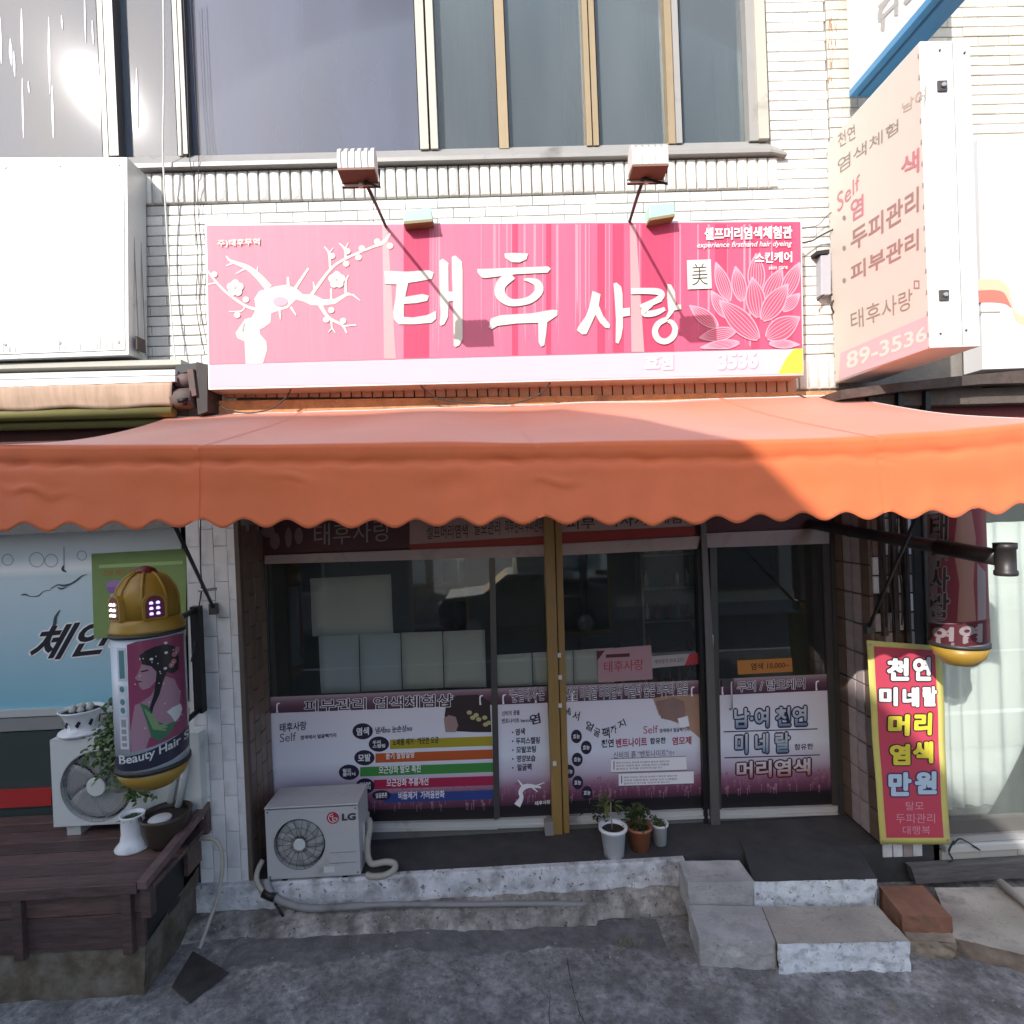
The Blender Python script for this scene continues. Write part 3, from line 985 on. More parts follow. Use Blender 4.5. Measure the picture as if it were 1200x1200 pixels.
for x in (-1.25, 1.3):
    w_ = MB().lathe((CX + x, CY + 0.72, 0.31), [(0.31, 0.0), (0.31, 0.14)], 24, axis='y').build('wheel', BLACKM, car)
    MB().lathe((CX + x, CY + 0.85, 0.31), [(0.20, 0.0), (0.17, 0.02)], 18, axis='y').build('rim', ALU, w_)
    w_ = MB().lathe((CX + x, CY - 0.86, 0.31), [(0.31, 0.0), (0.31, 0.14)], 24, axis='y').build('wheel', BLACKM, car)
MB().box(CX - 2.04, CX - 1.95, CY + 0.45, CY + 0.78, 0.72, 0.88).build('headlight', ALU_W, car)

# ------------------------------------------------------------------ main sign
YS = -0.22
sg = thing('shop_sign', 'long pink shop sign with a plum blossom tree and a lotus', 'sign', (0.15, -0.1, 4.3))
SQ = [(240, 262), (940, 258), (942, 440), (244, 457)]
MB().prism([at(x, y, YS) for x, y in SQ], (0, 0.20, 0)).build('case', ALU_W, sg, bevel=0.004)
PINK = mat('pink_sign_print', (0.8, 0.2, 0.3), 0.55, spec=0.2, ramp=[(0.0, (0.66, 0.235, 0.29)), (0.30, (0.64, 0.205, 0.275)), (0.36, (0.60, 0.165, 0.25)), (0.62, (0.55, 0.115, 0.20)), (1.0, (0.50, 0.08, 0.155))], axis=0, streak=0.10, ss=16.0, var=0.03)
PINK_S = mat('pink_streak_print', (0.64, 0.24, 0.31), 0.55, spec=0.2, streak=0.16, ss=40)
PINK_D = mat('deep_pink_streak_print', (0.48, 0.06, 0.125), 0.55, spec=0.2, streak=0.16, ss=40)
IVORY = mat('ivory_letters', (0.66, 0.63, 0.54), 0.55, spec=0.2, var=0.02)
STRIP = mat('pale_sign_strip', (0.55, 0.44, 0.51), 0.55, spec=0.2, var=0.04, vs=3)
SEAM = mat('sign_seam', (0.62, 0.29, 0.30), 0.4)
OUTL = mat('letter_edge_grey', (0.48, 0.30, 0.33), 0.5)


def sgl(y0, x):                                    # sign's lower colour boundary
    return 427 - (x - 244) * 0.0275


MB().flat([(242, 264), (938, 260), (940, sgl(0, 940)), (245, sgl(0, 245))], on(YS, 0.003)).build('face', PINK, sg)
MB().flat([(245, sgl(0, 245) + 0.6), (940, sgl(0, 940) + 0.6), (941, 438), (246, 454)], on(YS, 0.003)).build('lower_strip', STRIP, sg)
st = MB()
random.seed(5)
for i in range(46):
    x = random.uniform(560, 925) if i > 12 else random.uniform(470, 520)
    w = random.choice((1, 1, 1.6, 2.5))
    st.flat([(x, 263), (x + w, 263), (x + w, random.uniform(330, sgl(0, x) - 1)), (x, random.uniform(310, sgl(0, x) - 1))], on(YS, 0.0036 + i * 1e-5))
st.build('light_streak', PINK_S, sg, kind='stuff')
for i, (x, w) in enumerate(((473, 30), (600, 7), (640, 6), (700, 9), (718, 13), (752, 38), (838, 14), (880, 10), (905, 24))):
    MB().flat([(x, 262.5), (x + w, 262.3), (x + w, sgl(0, x + w) - 1), (x, sgl(0, x) - 1)], on(YS, 0.0042 + i * 1e-5)).build('dark_streak', PINK_D, sg)
for i, (x, w, sl_) in enumerate(((448, 6, 10), (738, 7, 10))):
    MB().flat([(x, 264), (x + w, 263), (x + w + sl_, sgl(0, x) - 1), (x + 2, sgl(0, x) - 1)], on(YS, 0.0046)).build('seam', SEAM, sg)

# brush lettering, traced stroke by stroke
Z2 = lambda x, y: (440 + x / 5.4545, 280 + y / 5.4545)
Z3 = lambda x, y: (660 + x / 6.6667, 300 + y / 6.6667)
Z1 = lambda x, y: (235 + x / 5, 260 + y / 5)
Z4 = lambda x, y: (800 + x / 6.313, 255 + y / 6.313)
BR2 = [[(58, 205), (200, 212), (340, 203), (372, 215), (360, 255), (250, 275), (140, 290), (62, 288)],
       [(138, 278), (212, 270), (195, 340), (180, 420), (180, 500), (240, 505), (330, 490), (385, 462), (388, 510), (360, 535), (250, 545), (150, 545), (118, 510), (115, 470), (130, 380)],
       [(178, 375), (300, 355), (340, 365), (330, 395), (260, 410), (178, 415)],
       [(410, 140), (430, 128), (465, 155), (466, 300), (468, 400), (462, 500), (440, 545), (418, 555), (412, 540), (418, 480), (412, 330)],
       [(458, 338), (502, 338), (502, 395), (458, 400)],
       [(490, 115), (510, 108), (550, 145), (556, 200), (556, 640), (535, 680), (512, 690), (502, 680), (498, 400), (492, 250)],
       [(825, 95), (870, 92), (975, 95), (965, 130), (920, 150), (870, 148), (830, 120)],
       [(650, 195), (800, 190), (1100, 178), (1120, 190), (1100, 215), (900, 225), (700, 250), (680, 245), (655, 215)],
       [(740, 510), (800, 490), (1000, 478), (1130, 455), (1162, 458), (1160, 490), (1100, 530), (1040, 535), (900, 540), (780, 555), (740, 578), (725, 565)],
       [(1042, 528), (1098, 520), (1090, 600), (1078, 680), (1060, 688), (1045, 660)]]
ST2 = [[(870, 228, 66), (805, 290, 62), (797, 352, 62), (845, 400, 48), (905, 408, 42), (990, 388, 44), (1045, 335, 50), (1035, 285, 44), (990, 265, 26), (948, 260, 8)]]
BR3 = [[(230, 275), (290, 300), (275, 400), (250, 460), (200, 570), (180, 610), (150, 612), (108, 580), (120, 555), (180, 470), (205, 400), (220, 330)],
       [(245, 440), (275, 385), (310, 470), (365, 540), (360, 565), (330, 560), (290, 520)],
       [(395, 215), (415, 210), (450, 240), (462, 300), (465, 560), (450, 640), (430, 685), (412, 675), (415, 500), (405, 330)],
       [(460, 412), (520, 405), (522, 465), (460, 475)],
       [(815, 220), (840, 225), (870, 280), (875, 330), (880, 380), (860, 440), (820, 490), (800, 490), (825, 430), (815, 330)],
       [(870, 385), (920, 380), (922, 415), (865, 425)]]
ST3 = [[(530, 275, 46), (640, 274, 44), (740, 280, 48), (772, 305, 42), (735, 345, 44), (670, 372, 36), (600, 392, 18)],
       [(605, 398, 16), (690, 372, 30), (770, 345, 16)],
       [(690, 375, 36), (640, 415, 48), (640, 452, 46), (720, 445, 44), (795, 412, 26)],
       [(812, 492, 34), (745, 528, 42), (717, 590, 42), (742, 650, 44), (800, 668, 42), (858, 630, 44), (875, 570, 40), (852, 522, 34), (820, 508, 26)]]
for nm, grow, base, m in (('letter_edge', 4.2, 0.0052, OUTL), ('lettering', 0.0, 0.0100, IVORY)):
    mb = MB()
    o = base
    for polys, sts, cv in ((BR2, ST2, Z2), (BR3, ST3, Z3)):
        for p in polys:
            if grow:                               # a grey rim round each stroke
                n = len(p)
                cx, cy = sum(q[0] for q in p) / n, sum(q[1] for q in p) / n
                q2 = []
                ar = sum(p[i][0] * p[(i + 1) % n][1] - p[(i + 1) % n][0] * p[i][1] for i in range(n))
                for i in range(n):
                    (ax, ay), (bx, by), (cx_, cy_) = p[i - 1], p[i], p[(i + 1) % n]
                    dx, dy = cx_ - ax, cy_ - ay
                    l = math.hypot(dx, dy) or 1
                    sg_ = 1 if ar > 0 else -1
                    q2.append((bx + sg_ * dy / l * grow, by - sg_ * dx / l * grow))
                p = q2
            mb.flat([cv(*q) for q in p], on(YS, o))
            o += 0.00022
        o = add_strokes(mb, [[(x, y, w + 2 * grow) for x, y, w in s_] for s_ in sts], cv, lambda k: on(YS, k), o, 0.00022)
    mb.build(nm, m, sg, normals=False)

# plum blossom tree
trunk = [(265, 832), (258, 700), (215, 680), (205, 650), (240, 600), (260, 570), (300, 560), (325, 510), (315, 450), (345, 405), (380, 395), (430, 380), (500, 368), (560, 390), (600, 425), (660, 425), (720, 455), (790, 450), (860, 412), (900, 430), (860, 432), (790, 480), (720, 490), (650, 488), (600, 465), (560, 455), (545, 470), (510, 505), (460, 520), (415, 535), (410, 590), (370, 620), (345, 630), (350, 660), (385, 700), (390, 750), (365, 830)]
tr = MB().flat([Z1(*q) for q in trunk], on(YS, 0.0052))
tw = [[(400, 388, 44), (340, 320, 38), (270, 265, 28), (180, 230, 16), (150, 200, 7)], [(190, 240, 14), (150, 258, 6)], [(270, 268, 14), (205, 305, 5)], [(325, 310, 12), (336, 262, 4)],
      [(325, 512, 18), (260, 490, 15), (160, 420, 14), (90, 350, 12), (30, 270, 8)], [(92, 356, 9), (35, 368, 7)], [(260, 490, 10), (240, 522, 9), (165, 525, 5)],
      [(555, 388, 18), (632, 272, 13)], [(514, 376, 18), (512, 322, 12)], [(648, 430, 20), (760, 280, 16), (850, 215, 15), (1000, 150, 14), (1070, 120, 22), (1112, 66, 12)],
      [(760, 280, 13), (752, 185, 12), (725, 145, 6)], [(752, 185, 9), (778, 152, 5)], [(850, 215, 13), (845, 160, 12), (812, 125, 6)], [(845, 162, 9), (866, 122, 5)], [(668, 398, 14), (660, 350, 5)],
      [(766, 455, 13), (765, 390, 11)], [(850, 418, 14), (852, 345, 12), (868, 312, 6)], [(890, 425, 12), (936, 462, 5)], [(700, 485, 24), (750, 560, 17), (830, 605, 14), (856, 652, 9)],
      [(838, 610, 11), (912, 604, 7)], [(765, 570, 12), (770, 625, 10)], [(770, 622, 9), (748, 648, 5)], [(770, 622, 9), (790, 650, 5)], [(462, 515, 14), (468, 572, 6)], [(528, 498, 14), (560, 548, 7)]]
o = add_strokes(tr, tw, Z1, lambda k: on(YS, k), 0.0056, 0.0001)
tr.build('tree_print', IVORY, sg, normals=False)
for i, (x, y) in enumerate(((80, 308), (265, 455), (215, 545), (770, 200), (860, 172), (925, 208), (945, 155), (853, 245), (1035, 115), (1110, 140), (765, 517), (737, 572), (835, 580))):
    MB().flat([Z1(*q) for q in circle(x, y, 19, 18, 14)], on(YS, 0.0084 + i * 1e-5)).build('bud_print', IVORY, sg)
for i, (x, y) in enumerate(((203, 388), (798, 340))):
    fl, fd = MB(), MB()
    for k in range(5):
        a = k * 1.2566 - 1.57
        fl.flat([Z1(*q) for q in circle(x + 27 * math.cos(a), y + 27 * math.sin(a), 24, 24, 14)], on(YS, 0.0088 + (i * 5 + k) * 2e-5))
    for k in range(10):
        a = k * 0.6283
        s = 22 if k % 2 else 12
        fd.flat([Z1(x, y), Z1(x + s * math.cos(a - 0.1), y + s * math.sin(a - 0.1)), Z1(x + s * math.cos(a + 0.1), y + s * math.sin(a + 0.1))], on(YS, 0.0094 + k * 2e-5))
    fl.build('blossom_print', IVORY, sg)
    fd.build('stamen_print', mat('stamen_pink', (0.62, 0.2, 0.24), 0.5), sg)
MB().flat([Z1(*q) for q in circle(468, 467, 44, 28, 18)], on(YS, 0.0090)).build('hollow_print', mat('hollow_pink', (0.79, 0.24, 0.31), 0.4), sg)
MB().flat([Z1(240, 640), Z1(246, 600), Z1(258, 590), Z1(250, 640)], on(YS, 0.0088)).build('knot_print', mat('knot_grey', (0.4, 0.36, 0.33), 0.5), sg)

# lotus of outlined petals
PET = [(245, 330, 345, 620, 50), (390, 360, 440, 620, 52), (545, 265, 545, 560, 62), (735, 370, 610, 640, 62), (868, 330, 740, 600, 55), (210, 540, 330, 740, 45), (868, 560, 740, 690, 42),
       (50, 650, 260, 810, 50), (515, 440, 560, 740, 70), (780, 490, 590, 760, 72), (120, 890, 390, 840, 48), (130, 962, 420, 925, 34), (865, 940, 640, 930, 30), (868, 735, 620, 890, 80), (270, 610, 560, 900, 78)]
pf, po = MB(), MB()
PETF = mat('lotus_petal_fill', (0.52, 0.07, 0.13), 0.5, var=0.05)
PETL = mat('lotus_petal_line', (0.66, 0.30, 0.39), 0.5)
oo = 0.0052
for tx, ty, bx, by, hw in PET:
    dx, dy = bx - tx, by - ty
    l = math.hypot(dx, dy)
    ux, uy, nx_, ny_ = dx / l, dy / l, -dy / l, dx / l
    prof = [(0, 0), (0.12, 0.34), (0.3, 0.75), (0.5, 0.98), (0.7, 0.92), (0.88, 0.6), (1, 0.16)]
    rim = [(tx + ux * l * t + nx_ * hw * w, ty + uy * l * t + ny_ * hw * w) for t, w in prof] + [(tx + ux * l * t - nx_ * hw * w, ty + uy * l * t - ny_ * hw * w) for t, w in prof[::-1]]
    cl = lambda q: (min(q[0], 872), min(q[1], 968))
    pf.flat([Z4(*cl(q)) for q in rim], on(YS, oo))
    lines = []
    for s in (-1, 1):
        lines.append([cl((tx + ux * l * t + s * nx_ * hw * w, ty + uy * l * t + s * ny_ * hw * w)) + (9,) for t, w in prof])
    for s in (-0.62, -0.3, 0.02, 0.34, 0.66):
        lines.append([cl((tx + ux * l * t + s * nx_ * hw * w, ty + uy * l * t + s * ny_ * hw * w)) + (4.5 if 0.1 < t < 0.95 else 2,) for t, w in prof])
    add_strokes(po, lines, Z4, lambda k: on(YS, k), oo + 0.0002, 0.00001)
    oo += 0.0004
pf.build('lotus_petal', PETF, sg, normals=False)
po.build('lotus_petal_edge', PETL, sg, normals=False)
# small square card with one brush character
MB().flat([(805, 305), (833, 304), (834, 338), (806, 339)], on(YS, 0.013)).build('square_card', IVORY, sg)
text('美', [(810, 309), (829, 308), (830, 334), (811, 335)], on(YS, 0.0136), BLACK_INK, sg, bold=-0.008, ref=0)
MB().flat([(912, 438), (941, 437), (940.5, 408.5), (930, 409), (921, 420)], on(YS, 0.0045)).build('yellow_corner', mat('yellow_print', (0.80, 0.70, 0.05), 0.4), sg)
SW = on(YS, 0.0135)
text('셀프머리염색체험관', [(826, 267), (928, 265), (928, 279), (826, 281)], SW, WHITE_INK, sg, bold=0.03, ref=0)
text('experience firsthand hair dyeing', [(817, 284), (928, 282), (928, 290), (817, 292)], SW, mat('pale_pink_ink', (0.78, 0.6, 0.62), 0.5), sg, bold=0.012, ref=0, shear=0.25)
text('스킨케어', [(885, 296), (928, 295), (928, 307), (885, 308)], SW, WHITE_INK, sg, bold=0.025, ref=0)
text('skin care', [(901, 311), (923, 310), (923, 315), (901, 316)], SW, mat('pale_pink_ink2', (0.78, 0.6, 0.62), 0.5), sg, bold=0.012, ref=0)
text('주)태후무역', [(255, 281), (304, 279), (304, 288), (255, 290)], SW, IVORY, sg, bold=0.02, ref=0)
GHOST = mat('faded_pink_ink', (0.40, 0.29, 0.37), 0.5)
GHOST2 = mat('faded_white_ink', (0.68, 0.64, 0.67), 0.5)
for q, b in (([(756, 416), (788, 415), (788, 432), (756, 433)], '효점'), ([(842, 414), (887, 412), (887, 430), (842, 432)], '3536')):
    text(b, [(x + 1.2, y + 1.2) for x, y in q], on(YS, 0.005), GHOST, sg, bold=0.05, ref=0)
    text(b, q, on(YS, 0.0056), GHOST2, sg, bold=0.04, ref=0)

# two floodlights on bent arms and two ballast boxes
LAMPW = mat('lamp_white_enamel', (0.60, 0.585, 0.55), 0.4, var=0.05, dirt=0.15, dcol=(0.4, 0.3, 0.2))
LAMPB = mat('lamp_brown_glass', (0.20, 0.12, 0.09), 0.5, var=0.1, spec=0.2)


def lamp(base, head, lab):
    b = Vector(at(*base, YS - 0.005))
    t = thing('sign_lamp', lab, 'floodlight', b, 'floodlights over the pink sign')
    h = Vector(at(head[0], head[1], -1.12))
    MB().tube([b + Vector((0, 0.03, -0.02)), b, b.lerp(h, 0.5) + Vector((0, 0, 0.006)), h], 0.011, 8).build('arm', BLACKM, t)
    # half-round ribbed hood, about 0.22 wide, opening down to the sign
    w = 0.100
    prof = [(-0.062, -0.01), (-0.068, 0.055), (-0.058, 0.105), (-0.025, 0.130), (0.015, 0.122), (0.042, 0.085), (0.050, 0.03), (0.050, -0.005)]
    c = h + Vector((-0.03 if head[2] > 0 else 0.02, -0.02, 0.03))
    n = 11
    for k in range(n):                              # cooling ribs
        x0 = -w + k * (2 * w / n)
        g_ = 0.0 if k % 2 == 0 else -0.016
        MBx = MB().prism([c + Vector((x0, y * (1 + g_ * 6), z * (1 + g_ * 6))) for y, z in prof], (2 * w / n - 0.0005, 0, 0))
        MBx.build('rib', LAMPW, t)
    MB().prism([c + Vector((-w, -0.070, -0.014)), c + Vector((-w, -0.068, 0.0)), c + Vector((-w, 0.045, 0.0)), c + Vector((-w, 0.050, -0.030))], (2 * w, 0, 0)).build('lamp_glass', LAMPB, t)
    MB().box(c.x - w - 0.006, c.x + w + 0.006, c.y + 0.038, c.y + 0.050, c.z - 0.041, c.z - 0.031).build('rim', LAMPW, t)
    MB().box(c.x - w - 0.006, c.x + w + 0.006, c.y + 0.050, c.y + 0.060, c.z - 0.045, c.z - 0.015).build('lower_frame', BLACKM, t)
    MB().tube([c + Vector((w + 0.012, 0.01, 0.03)), c + Vector((w + 0.012, 0.01, -0.07)), h], 0.008, 6).build('yoke', BLACKM, t)
    MB().lathe(c + Vector((0, 0.038, -0.040)), [(0.012, -0.012), (0.016, 0.0), (0.010, 0.012)], 8).build('latch', LAMPW, t)
    return t


lamp((452, 265), (428, 213, 1), 'white ribbed floodlight on a black arm above the plum tree side of the sign')
lamp((738, 259), (754, 209, -1), 'white ribbed floodlight on a black arm near the small square card end of the sign')
BAL = mat('mint_ballast_box', (0.34, 0.56, 0.46), 0.5, var=0.05, dirt=0.15)
for (q, lab) in (([(473, 247), (505, 243), (507, 257), (473, 260)], 'pale mint ballast box on the sign edge beside the plum tree'), ([(761, 240), (790, 237), (791, 251), (761, 256)], 'pale mint ballast box on the sign edge near the lotus')):
    t = thing('ballast_box', lab, 'box', at(q[3][0], q[3][1], -0.3), 'ballast boxes on the sign')
    MB().prism([at(x, y, -0.31) for x, y in q], (0, 0.14, 0)).build('case', BAL, t, bevel=0.006)
    MB().prism([at(x, y, -0.315) for x, y in ((q[3][0], q[3][1] - 0.5), (q[2][0], q[2][1] - 0.5), (q[2][0], q[2][1] + 2.5), (q[3][0], q[3][1] + 2.5))], (0, 0.14, 0)).build('base', mat('ballast_base', (0.22, 0.17, 0.08), 0.6), t)

# ------------------------------------------------------------------ awning
aw = thing('awning', 'large orange fabric awning with a scalloped valance over the shop front', 'awning', (0.3, -0.8, 3.4))
FAB = mat('orange_awning_cloth', (0.80, 0.185, 0.06), 0.55, var=0.10, vs=2.5, dirt=0.3, dcol=(0.60, 0.15, 0.06), ds=1.2, transl=0.2, bump=0.12, bs=9, spec=0.4, sheen=0.7)
YA = -1.62
rl, rr = at(205, 487, -0.06), at(985, 463, -0.06)
fold_px = [(-5, 523), (100, 523), (300, 521.5), (600, 520), (880, 517.5), (1000, 514), (1120, 507), (1265, 492)]


def fold(u):
    x = -5 + u * 1270
    for (a, ya), (b, yb) in zip(fold_px, fold_px[1:]):
        if x <= b + 1e-6:
            return at(x, ya + (yb - ya) * (x - a) / (b - a), YA)
    return at(1265, 492, YA)


def canopy(u, v):
    p = rl.lerp(rr, u).lerp(fold(u), v)
    s = math.sin(math.pi * v)
    p.z += -0.045 * s * (0.6 + 0.4 * math.cos(u * 12.6 * 2)) + 0.010 * mnoise.noise(Vector((u * 9, v * 2.5, 1)))
    return p


MB().grid(canopy, 120, 16).build('canopy', FAB, aw, solid=0.003)
NP, HV = 25.5, 0.355


WRINK = [(0.02, 0.22, 0.012, 0.02), (0.035, 0.55, -0.014, 0.03), (0.07, 0.24, 0.012, 0.015), (0.155, 0.23, 0.011, 0.018), (0.215, 0.22, 0.010, 0.012), (0.27, 0.40, -0.012, 0.02), (0.34, 0.24, 0.009, 0.014), (0.47, 0.23, 0.011, 0.016), (0.52, 0.5, -0.010, 0.02), (0.60, 0.22, 0.010, 0.016), (0.70, 0.26, 0.012, 0.02), (0.81, 0.30, 0.012, 0.02), (0.88, 0.24, 0.012, 0.015)]


def valance(u, v):
    p = fold(u)
    lobe = abs(math.sin(math.pi * (u * NP + 0.16)))
    drop = HV + (0.0195 + 0.004 * mnoise.noise(Vector((u * 31, 0, 5)))) * (1 - math.cos(2 * math.pi * (u * NP + 0.16))) * 1.0 + 0.006 * math.sin(u * 23) + (0.02 if u > 0.7 else 0) * (u - 0.7) / 0.3
    wv = 0.030 * mnoise.noise(Vector((u * 5, 0.3, 2))) + 0.007 * mnoise.noise(Vector((u * 22, v * 2, 7)))
    crease = 0.006 * mnoise.noise(Vector((u * 16, v * 3.5, 3))) * math.sin(math.pi * min(1, v * 1.1))
    for uk, vk, a_, su in WRINK:
        crease += a_ * math.exp(-((u - uk) / su) ** 2 - ((v - vk - (u - uk) * 1.5) / 0.028) ** 2)
    p.z -= v * drop
    p.y += -0.006 - 0.04 * v * v + wv * v + crease + 0.012 * math.exp(-((v - 0.22) / 0.05) ** 2)
    return p


MB().grid(valance, 25 * 26, 22).build('valance', FAB, aw, solid=0.0025)
for us in (0.185, 0.5, 0.815):                      # welded seams between the cloth widths
    def seam(u, v, us=us):
        uu = us + (u - 0.5) * 0.006
        return canopy(uu, v * 2) + Vector((0, -0.001, 0.0035)) if v <= 0.5 else valance(uu, v * 2 - 1) + Vector((0, -0.004, 0))
    MB().grid(seam, 2, 60).build('seam', FAB, aw)
fb = [fold(u / 20) + Vector((0, 0.03, -0.025)) for u in range(21)]
MB().tube(fb, 0.02, 8).build('front_bar', BLACKM, aw)
MB().tube([rl + Vector((0, 0.02, -0.03)), rr + Vector((0, 0.02, -0.03))], 0.022, 8).build('rear_bar', BLACKM, aw)
for a, b, nm in (((250, 712), fold(0.13) + Vector((0, 0.03, -0.03)), 'arm'), ((1018, 735), fold(0.885) + Vector((0, 0.03, -0.03)), 'arm')):
    w = at(*a, -0.03)
    MB().tube([w, Vector(b)], 0.0125, 8).build(nm, BLACKM, aw)
    MB().box(w.x - 0.025, w.x + 0.025, w.y - 0.02, w.y + 0.03, w.z - 0.05, w.z + 0.03).build('wall_bracket', ALU_D, aw)
MB().tube([at(232, 692, -0.10), at(254, 690, -0.03)], 0.012, 6).build('bracket_bar', ALU, aw)
for u in (0.3, 0.5, 0.7):
    MB().tube([rl.lerp(rr, u) + Vector((0, 0.02, -0.06)), rl.lerp(rr, u).lerp(fold(u), 0.5) + Vector((0, 0, -0.13)), fold(u) + Vector((0, 0.03, -0.05))], 0.011, 6).build('rafter', BLACKM, aw)

# stove flue pipe under the awning
fp = thing('stove_pipe', 'black flue pipe with a tee end sticking out under the awning', 'flue pipe', at(960, 618, 0.4))
pa, pb_ = at(950, 614, 0.44), at(1157, 651, -1.25)
PIPE = mat('sooty_pipe', (0.032, 0.027, 0.027), 0.45, metal=0.2, var=0.2)
MB().tube([pa, pb_], 0.042, 16).build('pipe', PIPE, fp)
pc = pa.lerp(pb_, 0.80)
dr = (pb_ - pa).normalized()
MB().tube([pc, pb_ + dr * 0.08], 0.047, 16).build('sleeve', PIPE, fp)
MB().tube([pa.lerp(pb_, 0.3), pa.lerp(pb_, 0.305)], 0.045, 16).build('joint_ring', PIPE, fp)
c = pb_ + dr * 0.11
MB().lathe(c, [(0.050, -0.09), (0.053, -0.085), (0.053, -0.065), (0.047, -0.06), (0.047, 0.05), (0.053, 0.055), (0.053, 0.085), (0.044, 0.085), (0.042, 0.0)], 20, capb=True, capt=True).build('tee_end', PIPE, fp)

# ------------------------------------------------------------------ projecting sign box on the right
XP = at(1086, 230, -1.02).x - 0.012
ps = thing('projecting_sign', 'tall white box sign standing out from the wall with faded hangul price list', 'sign', (XP, -0.5, 3.84))
zt, zb_ = at(1084, 48, -1.02).z, at(1087, 408, -1.02).z
xe = at(1143, 230, -1.02).x
CREAM = mat('faded_cream_face', (0.60, 0.525, 0.46), 0.45, var=0.03, vs=2)
MB().box(XP + 0.004, xe, -1.02, -0.05, zb_, zt).build('case', WHITE, ps, bevel=0.005)
MB().box(XP + 0.195, XP + 0.199, -1.0225, -1.019, zb_ + 0.01, zt - 0.01).build('seam', GREYM, ps)
MB().box(XP, XP + 0.0035, -1.015, -0.055, zb_ + 0.01, zt - 0.01).build('face', CREAM, ps)


def sx_(off):
    return lambda x, y: atx(x, y, XP - off)


XF = lambda x, y: (970 + x / 3.3333, 100 + y / 3.3333)
MB().flat([XF(50, 1045), XF(388, 900), XF(392, 1028), XF(42, 1150)], sx_(0.001)).build('pink_band', mat('faded_pink_band', (0.62, 0.40, 0.43), 0.5, var=0.03), ps)
INKS = {k: mat(k, c_, 0.6) for k, c_ in dict(faded_brown_ink=(0.31, 0.19, 0.17), faded_red_ink=(0.48, 0.19, 0.21), faded_grey_ink=(0.25, 0.23, 0.19), faded_tan_ink=(0.44, 0.37, 0.29)).items()}
SX = sx_(0.0022)


def pt(body, q, ink, bold=0.02):
    text(body, [XF(*p) for p in q], SX, INKS[ink], ps, bold=bold, ref=0)


pt('천연', [(38, 190), (105, 150), (108, 205), (42, 245)], 'faded_grey_ink', 0.0)
pt('염색체험', [(38, 290), (275, 130), (275, 180), (38, 350)], 'faded_grey_ink', 0.0)
pt('남여', [(290, 70), (384, 0), (384, 60), (290, 110)], 'faded_tan_ink', 0.0)
pt('Self', [(35, 425), (125, 345), (125, 400), (38, 500)], 'faded_red_ink', 0.0)
pt('색', [(288, 285), (356, 245), (356, 335), (288, 362)], 'faded_red_ink')
pt('염', [(90, 450), (138, 425), (138, 505), (90, 535)], 'faded_red_ink')
pt('두피관리', [(90, 570), (354, 395), (354, 490), (92, 650)], 'faded_brown_ink')
pt('피부관리', [(90, 705), (354, 560), (354, 640), (92, 770)], 'faded_brown_ink')
pt('태후사랑', [(88, 885), (330, 790), (330, 870), (92, 960)], 'faded_grey_ink', 0.0)
text('89-3536', [XF(75, 1045), XF(385, 940), XF(385, 995), XF(75, 1108)], SX, mat('pale_band_digits', (0.68, 0.62, 0.56), 0.5), ps, bold=0.02, ref=0)
dots = MB()
for x, y in ((64, 518), (64, 636), (64, 762)):
    dots.flat([XF(*q) for q in circle(x, y, 7, 10, 10)], SX)
dots.build('dot', INKS['faded_grey_ink'], ps)
fr_ = MB()
for q in (rect(336, 762, 358, 766), rect(336, 790, 358, 794), rect(336, 766, 340, 790), rect(354, 766, 358, 790)):
    fr_.flat([XF(*p) for p in q], SX)
fr_.build('seal_print', INKS['faded_brown_ink'], ps)
cl = MB()
for k in range(14):                                # clips along both edges of the face
    for yy in (-1.012, -0.06):
        zz = zb_ + 0.08 + k * (zt - zb_ - 0.16) / 13
        cl.box(XP - 0.004, XP, yy - 0.004, yy + 0.004, zz - 0.012, zz + 0.012)
cl.build('edge_trim', GREYM, ps, kind='stuff')
for px, py in ((1104, 101), (1106, 346)):
    p = at(px, py, -1.024)
    MB().box(p.x - 0.028, p.x + 0.028, -1.03, -1.0205, p.z - 0.03, p.z + 0.03).build('bracket_plate', ALU_D, ps)
    MB().lathe((p.x, -1.045, p.z), [(0.012, 0), (0.012, 0.015)], 8, axis='y').build('bolt', ALU, ps)
for px, py in ((1101, 59), (1130, 62), (1102, 391), (1132, 387)):
    p = at(px, py, -1.022)
    MB().lathe((p.x, -1.028, p.z), [(0.006, 0), (0.006, 0.008)], 6, axis='y').build('screw', ALU_D, ps)
for zz in (zb_ + 0.35, zt - 0.35):
    MB().tube([(XP + 0.12, -0.06, zz), (XP + 0.12, 0.02, zz)], 0.02, 8).build('wall_bracket', BLACKM, ps)

